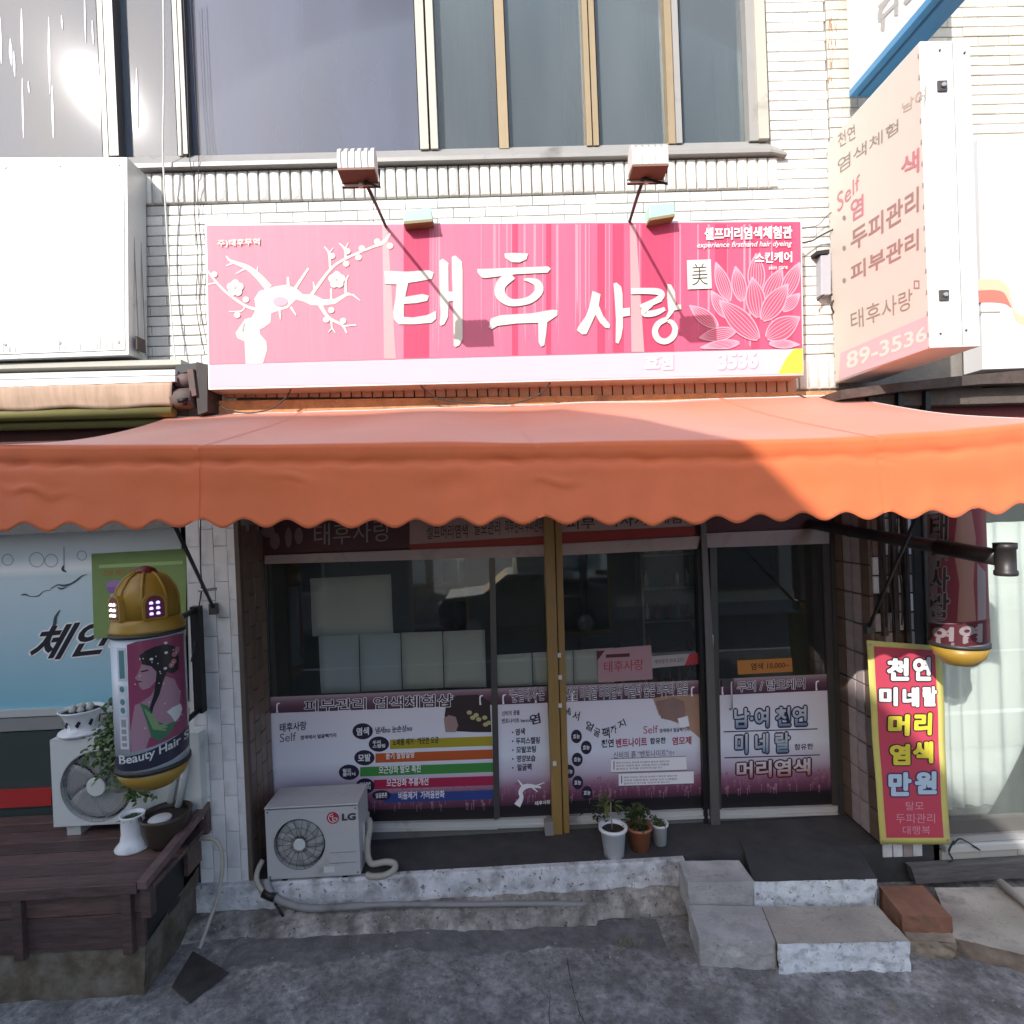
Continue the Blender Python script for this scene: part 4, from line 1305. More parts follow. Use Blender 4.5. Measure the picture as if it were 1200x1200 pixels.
# blue-edged sign higher up
XB = at(994, 60, -0.10).x
bs_ = thing('projecting_sign', 'white box sign with a blue lower edge, high above the cream price list sign', 'sign', (XB, -0.8, 7))
zb2 = at(994, 114, -0.10).z
MB().box(XB, XB + 0.20, -1.08, -0.10, zb2 + 0.05, 9.2).build('case', WHITE, bs_, bevel=0.004)
MB().box(XB - 0.004, XB + 0.204, -1.084, -0.096, zb2, zb2 + 0.048).build('lower_edge', mat('blue_paint', (0.05, 0.22, 0.42), 0.4, var=0.06), bs_, bevel=0.004)
MB().box(XB + 0.05, XB + 0.065, -1.06, -0.12, zb2 - 0.006, zb2 - 0.0005).build('seam', mat('blue_seam', (0.02, 0.08, 0.18), 0.5), bs_)
bl_ = MB()
sb = lambda k: (lambda x, y: atx(x, y, XB - 0.002 - k))
add_strokes(bl_, [[(1031, 26, 4), (1032, 12, 4.5), (1050, -14, 4)], [(1030, 9, 4.5), (1056, -16, 4.5)], [(1034, 36, 4.5), (1035, 16, 4.5)], [(1050, 18, 4.5), (1050, -6, 4.5)], [(1032, 22, 3.5), (1052, 2, 3.5)], [(1060, 4, 4.5), (1075, -12, 4.5)]], lambda x, y: (x, y), sb, 0.0, 0.0005)
bl_.build('lettering', mat('grey_sign_letters', (0.35, 0.34, 0.33), 0.5), bs_)
for zz in (zb2 + 0.3,):
    MB().tube([(XB + 0.12, -0.11, zz), (XB + 0.12, 0.02, zz)], 0.025, 8).build('wall_bracket', BLACKM, bs_)

# ------------------------------------------------------------------ neighbouring building on the right
nb = thing('neighbouring_building', 'cream brick building next door with a curtained window', 'building', (4.5, 0.3, 0))
MB().box(2.66, 9, 0.02, 0.4, 3.2, 9.0).build('wall', MORTAR, nb)
MB().box(3.30, 3.36, 0.03, 0.5, 0.0, 3.2).box(7.2, 9, 0.03, 0.5, 0, 3.2).box(3.30, 9, 0.03, 0.5, 0.0, 0.42).box(3.3, 9, 0.03, 0.5, 3.0, 3.2).build('lower_wall', INNER, nb)
z = 5.55
row = 0
while z < 6.9:
    course(nb, 'brick', Y_BRICK, z, 2.662, 4.4, 0.12 if row % 2 else 0.0)
    z += BH
    row += 1
# eave and maroon fascia between the buildings' signs and the awning
MB().slab([(985, 457), (1040, 450), (1120, 441), (1260, 428), (1260, 447), (1150, 450), (1060, 458), (985, 468)], -0.42, 0.0).build('eave_board', DKBROWN, nb)
MB().slab([(985, 464), (1060, 459), (1150, 451), (1150, 455), (1260, 448), (1260, 470), (1080, 475), (985, 476)], -0.32, 0.0).build('eave_board', mat('grey_brown_board', (0.095, 0.075, 0.065), 0.85, var=0.3, vs=8, bump=0.6), nb)
MB().slab([(1075, 474.5), (1260, 470.5), (1260, 500), (1100, 500)], -0.2, 0.0).build('fascia', mat('maroon_board', (0.16, 0.02, 0.025), 0.6, var=0.15), nb)
for x in (1018, 1053, 1085):
    MB().slab([(x, 458), (x + 6, 458), (x + 6, 480), (x, 480)], -0.36, -0.30).build('bracket', BLACKM, nb)
# window
MB().slab([(1088, 600), (1096, 600), (1110, 976), (1102, 976)], 0.0, 0.12).build('window_jamb', ALU_D, nb)
wn_ = bpy.data.objects.new('window', None)
COL.objects.link(wn_)
wn_.parent = nb
wn_.location = Vector((4.5, 0.05, 0.5)) - nb.location
zs = at(1150, 974, 0.05).z
MB().box(3.36, 7.2, 0.06, 0.066, zs, 3.0).build('pane', GL_CUR, wn_)
MB().box(3.34, 7.2, 0.0, 0.09, zs - 0.05, zs).build('bottom_rail', ALU, wn_)
MB().box(3.34, 7.2, -0.04, 0.09, zs - 0.10, zs - 0.055).build('sill', ALU_W, wn_)
MB().box(5.0, 5.05, 0.02, 0.09, zs, 3.0).build('mullion', ALU, wn_)
for k in range(9):                                 # pale tiles under the sill
    xa = 3.33 + k * 0.30
    lay('tile', (0.296, 0.03, 0.145, 0.004), mat('pale_sill_tile', (0.50, 0.49, 0.45), 0.4, var=0.06, dirt=0.2) if k == 0 else None, xa + 0.15, -0.008, zs - 0.18, 1, 1, nb)
MB().box(3.4, 7.2, 1.6, 1.7, 0.4, 3.0).box(3.36, 3.4, 0.5, 1.7, 0.4, 3.0).box(7.2, 7.25, 0.5, 1.7, 0.4, 3.0).build('back_room', INNER, nb)
CURW = mat('white_curtain', (0.84, 0.84, 0.82), 0.85, transl=0.25, var=0.03)


def curtain(u, v):
    x = 3.36 + u * 2.2
    return (x, 0.22 + 0.022 * math.sin(x * 42 + 1.5 * math.sin(x * 7)) + 0.016 * math.sin(x * 17 + v * 1.2), zs + 0.01 + 2.4 * v)


MB().grid(curtain, 160, 6).build('curtain', CURW, None, label='white curtain hanging in long folds behind the window right of the red banner', cat='curtain', solid=0.003)

# white panel sign of the next shop
pn = thing('panel_sign', 'white panel sign with an orange and red wave beside the projecting sign', 'sign', (3.9, -0.1, 5))
MB().prism([at(x, y, -0.20) for x, y in ((1146, 162), (1300, 166), (1300, 428), (1152, 433))], (0, 0.18, 0)).build('panel', WHITE_F, pn, bevel=0.004)
NZ = lambda x, y: (900 + x / 4, 250 + y / 4)
for nm, m, top_, bot_ in (('orange_wave', mat('orange_wave_print', (0.80, 0.45, 0.30), 0.4), [(985, 310), (1060, 308), (1105, 320), (1135, 365), (1150, 440), (1180, 475), (1250, 485)], [(985, 362), (1060, 360), (1110, 375), (1140, 430), (1155, 490), (1185, 520), (1250, 530)]),
                          ('red_wave', mat('red_wave_print', (0.78, 0.16, 0.12), 0.4), [(985, 363), (1060, 361), (1108, 376), (1138, 431), (1141, 440)], [(985, 418), (1060, 418), (1110, 425), (1132, 438), (1140, 446)])):
    a, b = smooth_path(top_, 4), smooth_path(bot_, 4)
    mb = MB()
    vs = []
    for p, q in zip(a, b):
        vs += [at(*NZ(*p), -0.202), at(*NZ(*q), -0.202)]
    mb.faces(vs, [(2 * i, 2 * i + 1, 2 * i + 3, 2 * i + 2) for i in range(len(a) - 1)])
    mb.build(nm, m, pn, normals=False)
MB().flat([NZ(985, 460), NZ(1090, 459), NZ(1090, 466), NZ(985, 467)], on(-0.2, 0.002)).build('line_print', INKS['faded_grey_ink'], pn)

# ------------------------------------------------------------------ neighbouring shop on the left
ns = thing('neighbouring_shop', 'shop next door with a frosted blue window behind the wooden deck', 'shop front', (-4, 0.4, 0))
YW = 0.33
MB().box(-8.5, XCL - 0.12, 0.06, 0.5, 2.95, 5.6).build('wall', MORTAR, ns)
MB().slab([(216, 560), (226, 560), (237, 975), (226, 975)], YW - 0.05, YW + 0.1).build('window_jamb', ALU_W, ns)
MB().box(-8.5, XCL, 0.42, 0.5, 0.0, 3.0).build('back_panel', DARK, ns)
pz0, pz1 = at(100, 836, YW).z, 2.95
xr = at(217, 750, YW).x
FILM = mat('frosted_blue_film', (0.3, 0.4, 0.45), 0.22, ramp=[(0.0, (0.22, 0.50, 0.60)), (0.25, (0.34, 0.54, 0.62)), (0.6, (0.50, 0.62, 0.67)), (0.76, (0.58, 0.70, 0.73)), (0.80, (0.93, 0.95, 0.95)), (1.0, (0.94, 0.95, 0.95))], axis=2, var=0.06, vs=1.2)
MB().box(-8.5, xr, YW, YW + 0.01, pz0, pz1).build('window_pane', FILM, ns)
MB().slab([(-700, 862), (120, 828), (222, 824), (222, 830), (120, 836), (-700, 872)], YW - 0.03, YW + 0.05).build('bottom_rail', ALU_W, ns)
MB().slab([(-700, 873), (120, 837), (222, 831), (222, 846), (120, 852), (-700, 890)], YW - 0.02, YW + 0.05).build('lower_rail', ALU, ns)
MB().slab([(-700, 891), (120, 853), (222, 847), (230, 970), (-700, 1000)], YW - 0.005, YW + 0.05).build('lower_panel', mat('dark_green_panel', (0.045, 0.062, 0.058), 0.5, var=0.1), ns)
MB().slab([(-700, 960), (60, 924), (60, 944), (-700, 985)], YW - 0.03, YW - 0.006).build('red_kick_board', mat('red_paint', (0.45, 0.03, 0.03), 0.5, var=0.1), ns)
sL = on(YW, 0.003)
text('체인지', [(44, 735), (186, 722), (172, 760), (34, 775)], on(YW, 0.002), WHITE_INK, ns, bold=0.072, ref=0.0, shear=0.25)
text('체인지', [(44, 735), (186, 722), (172, 760), (34, 775)], on(YW, 0.004), BLACK_INK, ns, bold=0.028, ref=0.0, shear=0.25)
tw_ = MB()
V1 = lambda x, y: (x / 6.67, 600 + y / 6.67)
add_strokes(tw_, [[(165, 648, 8), (200, 645, 14), (240, 660, 5), (300, 655, 8), (340, 620, 5), (400, 610, 4)], [(395, 600, 6), (450, 570, 10), (500, 575, 16), (560, 560, 12)], [(520, 580, 8), (590, 540, 14), (640, 500, 9), (680, 490, 4)], [(470, 765, 6), (435, 820, 20), (425, 880, 26), (400, 925, 8)], [(450, 590, 8), (480, 600, 14), (520, 585, 6)], [(500, 270, 4), (500, 420, 6)], [(498, 420, 14), (490, 450, 22), (520, 470, 6)]], V1, lambda k: on(YW, k), 0.003, 0.0002)
tw_.build('branch_print', mat('dark_branch_print', (0.05, 0.07, 0.09), 0.6), ns)
PGP = mat('pale_grey_print', (0.4, 0.46, 0.48), 0.6)
for cx, cy, r in ((43, 656, 9), (60, 657, 8), (96, 651, 6), (9, 656, 7)):
    rg = MB()
    for a in range(16):
        b0, b1 = a * 0.3927, (a + 1) * 0.3927
        rg.flat([(cx + r * math.cos(b0), cy + r * math.sin(b0)), (cx + r * math.cos(b1), cy + r * math.sin(b1)), (cx + (r - 1) * math.cos(b1), cy + (r - 1) * math.sin(b1)), (cx + (r - 1) * math.cos(b0), cy + (r - 1) * math.sin(b0))], sL)
    rg.build('ring_print', PGP, ns)
gp = thing('poster', 'green poster of a white jar with a purple lid on the frosted blue window', 'poster', at(160, 700, YW - 0.02))
MB().prism([at(x, y, YW - 0.018) for x, y in ((107, 649), (218, 643), (218, 745), (110, 748))], (0, 0.004, 0)).build('sheet', mat('green_poster', (0.20, 0.29, 0.10), 0.5, var=0.12, vs=3), gp)
MB().flat([(116, 662), (214, 657), (214, 661), (116, 666)], on(YW, 0.0195)).build('line_print', mat('pale_green_print', (0.35, 0.5, 0.2), 0.5), gp)
text('스파 헤어 클리닉', [(120, 668), (170, 665), (170, 673), (120, 676)], on(YW, 0.0195), mat('rust_ink', (0.4, 0.15, 0.05), 0.6), gp, bold=0.02)
MB().flat(circle(135, 685, 11, 5, 18) , on(YW, 0.0195)).build('lid_print', mat('lilac_print', (0.35, 0.2, 0.45), 0.5), gp)
MB().flat([(126, 688), (145, 687), (145, 694), (126, 695)], on(YW, 0.0200)).build('lid_print', mat('lilac_dark_print', (0.25, 0.13, 0.34), 0.5), gp)
MB().flat([(129, 696), (147, 695), (148, 738), (130, 739)], on(YW, 0.0205)).build('jar_print', mat('pale_jar_print', (0.42, 0.44, 0.52), 0.5), gp)

# blank white light box and rolled awning of that shop
wl = thing('light_box_sign', 'large blank white light box on the wall left of the pink sign', 'sign', (-3.6, -0.1, 4))
MB().prism([at(x, y, -0.24) for x, y in ((-700, 186), (149, 184), (151, 416), (-700, 446))], (0, 0.22, 0)).build('case', ALU_W, wl, bevel=0.004)
MB().prism([at(x, y, -0.246) for x, y in ((-700, 190), (145, 188), (146, 410), (-700, 440))], (0, 0.006, 0)).build('face', WHITE_F, wl)
zq = at(150, 300, -0.24)
for dy in (0.07, 0.15):
    MB().box(zq.x + 0.001, zq.x + 0.006, -0.24 + dy, -0.234 + dy, at(150, 410, -0.24).z, at(150, 190, -0.24).z).build('seam', GREYM, wl)
MB().box(zq.x + 0.001, zq.x + 0.012, -0.20, -0.10, at(150, 408, -0.24).z, at(150, 392, -0.24).z).build('vent', DKBROWN, wl)
ra = thing('rolled_awning', 'folded striped beige awning with pale rails below the blank white light box', 'awning', (-3.2, -0.2, 3.8))
MB().slab([(-700, 442), (212, 421), (212, 427), (-700, 449)], -0.20, 0.02).build('top_rail', WIN_FRAME, ra)
MB().slab([(-700, 455), (205, 433), (205, 439), (-700, 463)], -0.24, -0.1).build('rail', WHITE, ra)
MB().slab([(-700, 464), (205, 440), (205, 447), (-700, 476)], -0.26, -0.1).build('rail', WHITE, ra)
CLOTH = mat('striped_beige_cloth', (0.46, 0.31, 0.22), 0.8, var=0.12, vs=5, streak=0.22, ss=22, dirt=0.25, dcol=(0.3, 0.2, 0.12))


def roll(u, v):
    x = -500 + u * 702
    t = at(x, 447 + (202 - x) * 0.016, -0.255)
    b = at(x, 477 + (202 - x) * 0.020 + 1.5 * math.sin(x * 0.06), -0.235)
    p = t.lerp(b, v)
    p.y += -0.010 * math.sin(math.pi * v) + 0.0015 * math.sin(x * 0.23) + 0.004 * mnoise.noise(Vector((x * 0.03, v * 2, 1)))
    return p


MB().grid(roll, 160, 6).build('cloth', CLOTH, ra, solid=0.004)
OLIVE = mat('olive_tube', (0.19, 0.16, 0.045), 0.55, var=0.12)
MB().tube([at(-500, 500, -0.2), at(204, 482, -0.2)], 0.042, 12).build('roller', OLIVE, ra)
MB().tube([at(-500, 512, -0.12), at(200, 494, -0.12)], 0.036, 12).build('lower_tube', OLIVE, ra)
MB().slab([(-500, 515), (206, 488), (206, 560), (-500, 560)], -0.04, 0.05).build('maroon_board', mat('maroon_board_2', (0.075, 0.014, 0.012), 0.6, var=0.1), ra)
MB().slab([(230, 424), (243, 427), (243, 482), (232, 486), (229, 455)], -0.22, 0.0).build('end_plate', mat('rusty_plate', (0.045, 0.036, 0.034), 0.75, var=0.35, vs=15), ra)
RUST = mat('rusty_gear', (0.15, 0.085, 0.075), 0.75, var=0.35, vs=18, dirt=0.4)
MB().slab([(206, 428), (231, 425), (231, 434), (206, 438)], -0.2, 0.0).build('gear_bracket', BLACKM, ra)
MB().slab([(219, 433), (226, 432), (230, 463), (223, 465)], -0.24, -0.15).build('gear_lever', RUST, ra)
MB().tube([at(206, 447, -0.18), at(229, 446, -0.18)], 0.055, 12).build('gear_drum', RUST, ra)
MB().tube([at(205, 468, -0.18), at(229, 466, -0.18)], 0.075, 12).build('gear_drum', mat('rusty_drum', (0.12, 0.08, 0.07), 0.8, var=0.35, vs=18, dirt=0.4), ra)
MB().tube([at(209, 470, -0.27), at(219, 468, -0.27), at(217, 475, -0.27)], 0.016, 8).build('crank_eye', BLACKM, ra)
# ------------------------------------------------------------------ printed vinyl on the glass
VIN = mat('vinyl_print', (0.5, 0.5, 0.55), 0.5, ramp=[(0.0, (0.05, 0.02, 0.04)), (0.07, (0.15, 0.045, 0.09)), (0.17, (0.28, 0.12, 0.20)), (0.30, (0.55, 0.48, 0.59)), (0.5, (0.76, 0.79, 0.88)), (1.0, (0.76, 0.71, 0.78))], axis=2)
BAND = mat('purple_band_print', (0.2, 0.1, 0.15), 0.5, ramp=[(0.0, (0.06, 0.02, 0.045)), (0.45, (0.14, 0.06, 0.10)), (0.72, (0.24, 0.14, 0.18)), (1.0, (0.42, 0.33, 0.34))], axis=2)
NAVY = mat('navy_print', (0.015, 0.012, 0.04), 0.5)
PALE = mat('pale_print', (0.88, 0.86, 0.89), 0.5)
COSM = mat('cosmos_print', (0.34, 0.16, 0.22), 0.6)
INKR = mat('crimson_print', (0.38, 0.03, 0.09), 0.5)
BANDTX = mat('band_lettering_fill', (0.045, 0.016, 0.032), 0.5)


def y_on(q, x, top):
    (x0, y0), (x1, y1), (x2, y2), (x3, y3) = q
    return y0 + (y1 - y0) * (x - x0) / (x1 - x0) if top else y3 + (y2 - y3) * (x - x3) / (x2 - x3)


def vinyl(lab, q, band_h, title, tq, seed, low):
    rnd_ = random.Random(seed)
    t = thing('window_poster', lab, 'poster', at(q[3][0], q[3][1], YD), 'printed vinyl posters on the shop doors')
    b = [(q[0][0], q[0][1]), (q[1][0], q[1][1]), (q[1][0] + (q[2][0] - q[1][0]) * band_h / (q[2][1] - q[1][1]), q[1][1] + band_h), (q[0][0] + (q[3][0] - q[0][0]) * band_h / (q[3][1] - q[0][1]), q[0][1] + band_h)]
    MB().prism([at(x, y, YD + 0.0045) for x, y in (b[3], b[2], q[2], q[3])], (0, 0.0025, 0)).build('sheet', VIN, t)
    MB().prism([at(x, y, YD + 0.0040) for x, y in b], (0, 0.0028, 0)).build('band', BAND, t)
    MB().prism([at(x, y, YD + 0.0048) for x, y in (q[3], q[2], (q[2][0] + 1, q[2][1] + low), (q[3][0] + 1, q[3][1] + low))], (0, 0.0022, 0)).build('dark_foot', mat('poster_foot', (0.012, 0.010, 0.013), 0.5), t)
    if title:
        text(title, tq, on(YD, -0.0030), PALE, t, bold=0.055, ref=0.0)
        text(title, tq, on(YD, -0.0016), BANDTX, t, bold=0.012, ref=0.0)
    cm = MB()
    n = int((q[2][0] - q[3][0]) / 2.2)
    for i in range(n):                             # little flowers printed along the foot
        x = q[3][0] + 3 + rnd_.random() * (q[2][0] - q[3][0] - 6)
        y = y_on(q, x, False) - rnd_.uniform(3, 26)
        r = rnd_.uniform(0.7, 1.9)
        cm.flat(circle(x, y, r, r * 1.3, 6), on(YD, -0.0035 + i * 4e-6))
        cm.flat([(x - 0.3, y), (x + 0.3, y), (x + 0.3, y + 7), (x - 0.3, y + 7)], on(YD, -0.0036 + i * 4e-6))
    cm.build('flower_print', COSM, t, kind='stuff')
    for x in (b[0][0] + 11, b[1][0] - 13):         # a small figure mark at each end of the band
        y = y_on(q, x, True) + band_h * 0.45
        fp_ = MB()
        add_strokes(fp_, [[(x + 3, y - 1, 1), (x, y, 2), (x - 0.5, y + 5, 1.6), (x, y + 10, 2.4)]], lambda a, c: (a, c), lambda k: on(YD, -0.002 + k), 0, 0.0003)
        fp_.build('mark_print', PALE, t)
    return t


S1 = on(YD, -0.0028)
S2 = on(YD, -0.0014)
Q1 = [(314, 817), (576, 807), (581, 945), (318, 953)]
v1 = vinyl('poster with dark ovals and rainbow stripes on the wide left glass door', Q1, 19, '피부관리 염색체험샵', [(357, 821), (530, 813), (530, 828), (357, 834)], 1, 18)
text('태후사랑', [(328, 848), (359, 845), (359, 855), (328, 858)], S1, NAVY, v1, bold=0.02, ref=0)
text('Self', [(328, 860), (347, 858), (347, 868), (328, 870)], S1, mat('dark_violet_ink', (0.12, 0.08, 0.14), 0.5), v1)
text('염색에서 얼굴팩까지', [(352, 862), (394, 859), (394, 864), (352, 867)], S1, NAVY, v1, bold=0.03)
for k, (x, y, c_) in enumerate(((457, 867, (0.42, 0.34, 0.02)), (440, 883, (0.52, 0.10, 0.02)), (422, 899, (0.05, 0.26, 0.05)), (438, 914, (0.40, 0.015, 0.07)), (450, 930, (0.03, 0.06, 0.26)))):
    MB().flat([(x, y), (576.5 + k * 0.5, y - (577 - x) * 0.035), (577 + k * 0.5, y + 11 - (577 - x) * 0.035), (x, y + 11)], S1).build('colour_stripe', mat('stripe_print', c_, 0.5), v1)
for x, y, rx, ry, tx in ((425, 857, 12, 9.5, '염색'), (444, 872, 12, 9, '두피\n스켈링'), (427, 888, 12, 9, '모발'), (409, 905, 12, 9, '탈모\n클리닉'), (428, 921, 11, 9, '피부\n관리'), (447, 932, 11, 6, '얼굴톤톤')):
    MB().flat(circle(x, y, rx, ry, 22), on(YD, -0.0024)).build('oval_print', NAVY, v1)
    text(tx, [(x - rx * 0.62, y - ry * 0.5 + 0.5), (x + rx * 0.62, y - ry * 0.5 - 0.5), (x + rx * 0.62, y + ry * 0.5 - 0.5), (x - rx * 0.62, y + ry * 0.5 + 0.5)], S2, WHITE_INK, v1, bold=0.03)
for tx, q, m in (('냄새no 눈손상no', [(440, 852), (483, 849), (483, 857), (440, 860)], NAVY), ('노폐물 제거 · 깨끗한 모공', [(460, 866), (514, 863), (514, 871), (460, 874)], BLACK_INK), ('윤기 찰랑찰랑', [(452, 881), (486, 879), (486, 888), (452, 890)], PALE), ('모근강화 발모 촉진', [(444, 898), (493, 896), (493, 905), (444, 907)], PALE), ('모근강화 주름개선', [(453, 913), (502, 911), (502, 920), (453, 922)], PALE), ('비듬제거  가려움완화', [(467, 928), (521, 926), (521, 935), (467, 937)], PALE)):
    text(tx, q, S2, m, v1, bold=0.02)
# printed photo of dark hair with yellow flowers
MB().flat([(521, 838), (523, 824), (535, 815), (560, 814), (574, 822), (576, 858), (556, 858), (534, 857), (522, 852)], S1).build('hair_print', mat('dark_hair_print', (0.035, 0.02, 0.02), 0.6, var=0.2, vs=30), v1)
MB().flat([(520, 842), (526, 838), (534, 840), (537, 850), (534, 858), (522, 858)], S2).build('cheek_print', mat('skin_print', (0.36, 0.24, 0.22), 0.6), v1)
fy = MB()
for i, (x, y) in enumerate(((550, 835), (554, 841), (561, 843), (568, 841), (569, 849), (573, 847), (558, 838))):
    fy.flat(circle(x, y, 3.2, 2.6, 8), on(YD, -0.0012 + i * 2e-5))
fy.build('flower_petal_print', mat('pale_yellow_print', (0.50, 0.46, 0.22), 0.5), v1)

Q2 = [(579, 807), (641, 804.5), (646, 942), (584, 945)]
v2 = vinyl('narrow poster with a bulleted list left of the golden post', Q2, 19, '"눈밑에서 온', [(597, 808), (638, 806), (638, 820), (597, 823)], 2, 17)
text('신비의 광물', [(588, 833), (609, 832), (609, 838), (588, 839)], S1, NAVY, v2, bold=0.02)
text('벤토나이트 bentonite', [(588, 842), (628, 841), (628, 846), (588, 848)], S1, NAVY, v2, bold=0.02)
for i, tx in enumerate(('염색', '두피스켈링', '모발코팅', '영양보습', '얼굴팩')):
    w = (11, 28, 23, 22, 17)[i]
    y = 854 + i * 10.4
    text(tx, [(604 + i * 0.5, y), (604 + w + i * 0.5, y - 1), (604 + w + i * 0.5, y + 7), (604 + i * 0.5, y + 8)], S1, NAVY, v2, bold=0.03)
    MB().flat([(600, y + 3), (602.5, y + 4.2), (600, y + 5.5)], S1).build('bullet_print', NAVY, v2)
add_strokes(tt := MB(), [[(606, 944, 8), (611, 935, 5), (610, 928, 5), (615, 922, 6), (624, 921, 4), (634, 923, 2)], [(614, 923, 3), (607, 914, 1)], [(622, 921, 3), (630, 928, 1)], [(628, 921, 2), (638, 917, 1)]], lambda x, y: (x, y), lambda k: on(YD, -0.0028 + k), 0, 0.0003)
tt.build('tree_print', PALE, v2, normals=False)
text('태후사랑', [(627, 939), (645, 937), (645, 942), (627, 944)], S1, PALE, v2, bold=0.03)
text('염', [(620, 838), (632, 835), (634, 847), (622, 850)], S1, NAVY, v2, bold=0.02)

Q3 = [(660, 803.5), (824, 797), (829, 932), (663, 939)]
v3 = vinyl('poster with a cup photo and small paragraphs between golden and grey posts', Q3, 19, '천연 미네랄 머리염색 하늘과 숲은 피부와 열음', [(664, 806), (806, 799), (806, 814), (664, 821)], 3, 19)
for tx, q in (('에', [(661, 831), (668, 829), (669, 838), (662, 840)]), ('서', [(672, 833), (680, 834), (678, 845), (670, 843)]), ('얼', [(688, 844), (697, 849), (693, 858), (685, 853)]), ('굴', [(697, 852), (704, 855), (702, 865), (695, 861)]), ('팩', [(705, 853), (714, 852), (715, 865), (706, 866)]), ('까', [(715, 851), (722, 849), (723, 859), (716, 861)]), ('지', [(723, 846), (731, 842), (734, 850), (726, 855)])):
    text(tx, q, S1, NAVY, v3, bold=0.02)
for x, y in ((675.5, 863), (687, 876), (676.5, 890), (667, 904), (677, 917), (688, 929)):
    MB().flat(circle(x, y, 6.4, 8, 18), on(YD, -0.0026)).build('oval_print', NAVY, v3)
    text('효능', [(x - 4, y - 2.5), (x + 4, y - 3), (x + 4, y + 2.5), (x - 4, y + 3)], S2, PALE, v3, bold=0.02)
text('Self', [(754, 851), (771, 850), (771, 859), (754, 860)], S1, INKR, v3)
text('염색에서 얼굴팩까지', [(773, 854), (807, 852), (807, 857), (773, 859)], S1, NAVY, v3, bold=0.02)
for tx, q, m in (('천연', [(705, 867), (719, 866), (719, 875), (705, 876)], NAVY), ('벤트나이트', [(722, 866), (758, 864), (758, 874), (722, 876)], INKR), ('함유한', [(762, 865), (780, 864), (780, 871), (762, 872)], NAVY), ('염모제', [(788, 864), (810, 863), (810, 872), (788, 873)], INKR)):
    text(tx, q, S1, m, v3, bold=0.03, ref=0)
text('신비의 흙 "벤토나이트"', [(719, 881), (783, 878), (783, 886), (719, 889)], S1, NAVY, v3, bold=0.0)
text('란?', [(784, 880), (790, 880), (790, 885), (784, 885)], S1, NAVY, v3, bold=0.0)
for q, n, y0 in (([(716, 889), (804, 886), (805, 902), (716, 905)], 3, 892), ([(725, 906), (813, 903), (813, 918), (725, 921)], 3, 909)):
    MB().flat(q, on(YD, -0.0028)).build('text_box_print', PALE, v3)
    ln = MB()
    for (a, b) in ((q[0], q[1]), (q[2], q[3])):
        ln.flat([a, b, (b[0], b[1] + 0.6), (a[0], a[1] + 0.6)], on(YD, -0.0020))
    ln.flat([(q[0][0] + 3, q[0][1] + 3), (q[0][0] + 4, q[0][1] + 3), (q[0][0] + 4, q[3][1] - 3), (q[0][0] + 3, q[3][1] - 3)], on(YD, -0.0020))
    ln.build('line_print', NAVY, v3)
    for i in range(n):
        y = y0 + i * 3.6
        text(('벤토나이트는 화산재 미네랄이 풍부한 점토이며', '피부와 모발에 좋은 성분을 담아 노폐물을', '흡착하고 두피를 건강하게 합니다')[i], [(q[0][0] + 6, y + 1), (q[0][0] + 68 - 8 * (i == 2), y - 1), (q[0][0] + 68 - 8 * (i == 2), y + 1.2), (q[0][0] + 6, y + 3.2)], S2, NAVY, v3, bold=0.0)
SKINP = mat('tan_photo_print', (0.42, 0.25, 0.17), 0.6, var=0.25, vs=6)
MB().flat([(765, 818), (785, 815), (825, 813), (828, 872), (812, 858), (800, 850), (790, 846), (772, 838)], on(YD, -0.0030)).build('hand_photo_print', SKINP, v3)
MB().flat([(768, 822), (790, 817), (802, 822), (803, 838), (795, 846), (775, 842)], on(YD, -0.0024)).build('blur_print', mat('dim_skin_print', (0.27, 0.16, 0.14), 0.6, var=0.2, vs=8), v3)
MB().flat([(794, 842), (806, 839), (808, 851), (797, 853)], on(YD, -0.0020)).build('cup_print', PALE, v3)

Q4 = [(836, 796), (970, 790), (979, 926), (842, 931)]
v4 = vinyl('poster with three big outlined hangul lines on the hinged entrance door', Q4, 19, '두피 / 탈모케어', [(864, 799), (943, 795), (943, 807), (864, 811)], 4, 20)
NAVY2 = mat('deep_blue_outline', (0.012, 0.016, 0.06), 0.5)
MARO2 = mat('maroon_outline', (0.07, 0.012, 0.02), 0.5)
GRAD = mat('pale_blue_fill', (0.5, 0.55, 0.65), 0.5, ramp=[(0.0, (0.12, 0.2, 0.34)), (0.4, (0.42, 0.5, 0.58)), (1.0, (0.66, 0.66, 0.70))], axis=2)
GRAD2 = mat('pale_red_fill', (0.5, 0.3, 0.3), 0.5, ramp=[(0.0, (0.36, 0.10, 0.10)), (0.45, (0.58, 0.50, 0.52)), (1.0, (0.68, 0.66, 0.69))], axis=2)
for tx, q, o_, f_ in (('남·여 천연', [(861, 831), (945, 828), (945, 850), (861, 853)], NAVY2, GRAD), ('미 네 랄', [(862, 861), (925, 859), (925, 881), (862, 883)], NAVY2, GRAD), ('머리염색', [(864, 893), (949, 889), (949, 908), (864, 912)], MARO2, GRAD2)):
    text(tx, q, on(YD, -0.0030), o_, v4, bold=0.105, ref=0.0)
    text(tx, q, on(YD, -0.0016), f_, v4, bold=0.03, ref=0.0)
text('함유한', [(931, 872), (953, 871), (953, 878), (931, 879)], S1, NAVY2, v4, bold=0.02)
for q in ([(848, 857), (958, 853.5), (958, 854.8), (848, 858.3)], [(849, 887.5), (961, 884), (961, 885.2), (849, 888.8)]):
    MB().flat(q, S1).build('line_print', NAVY2, v4)

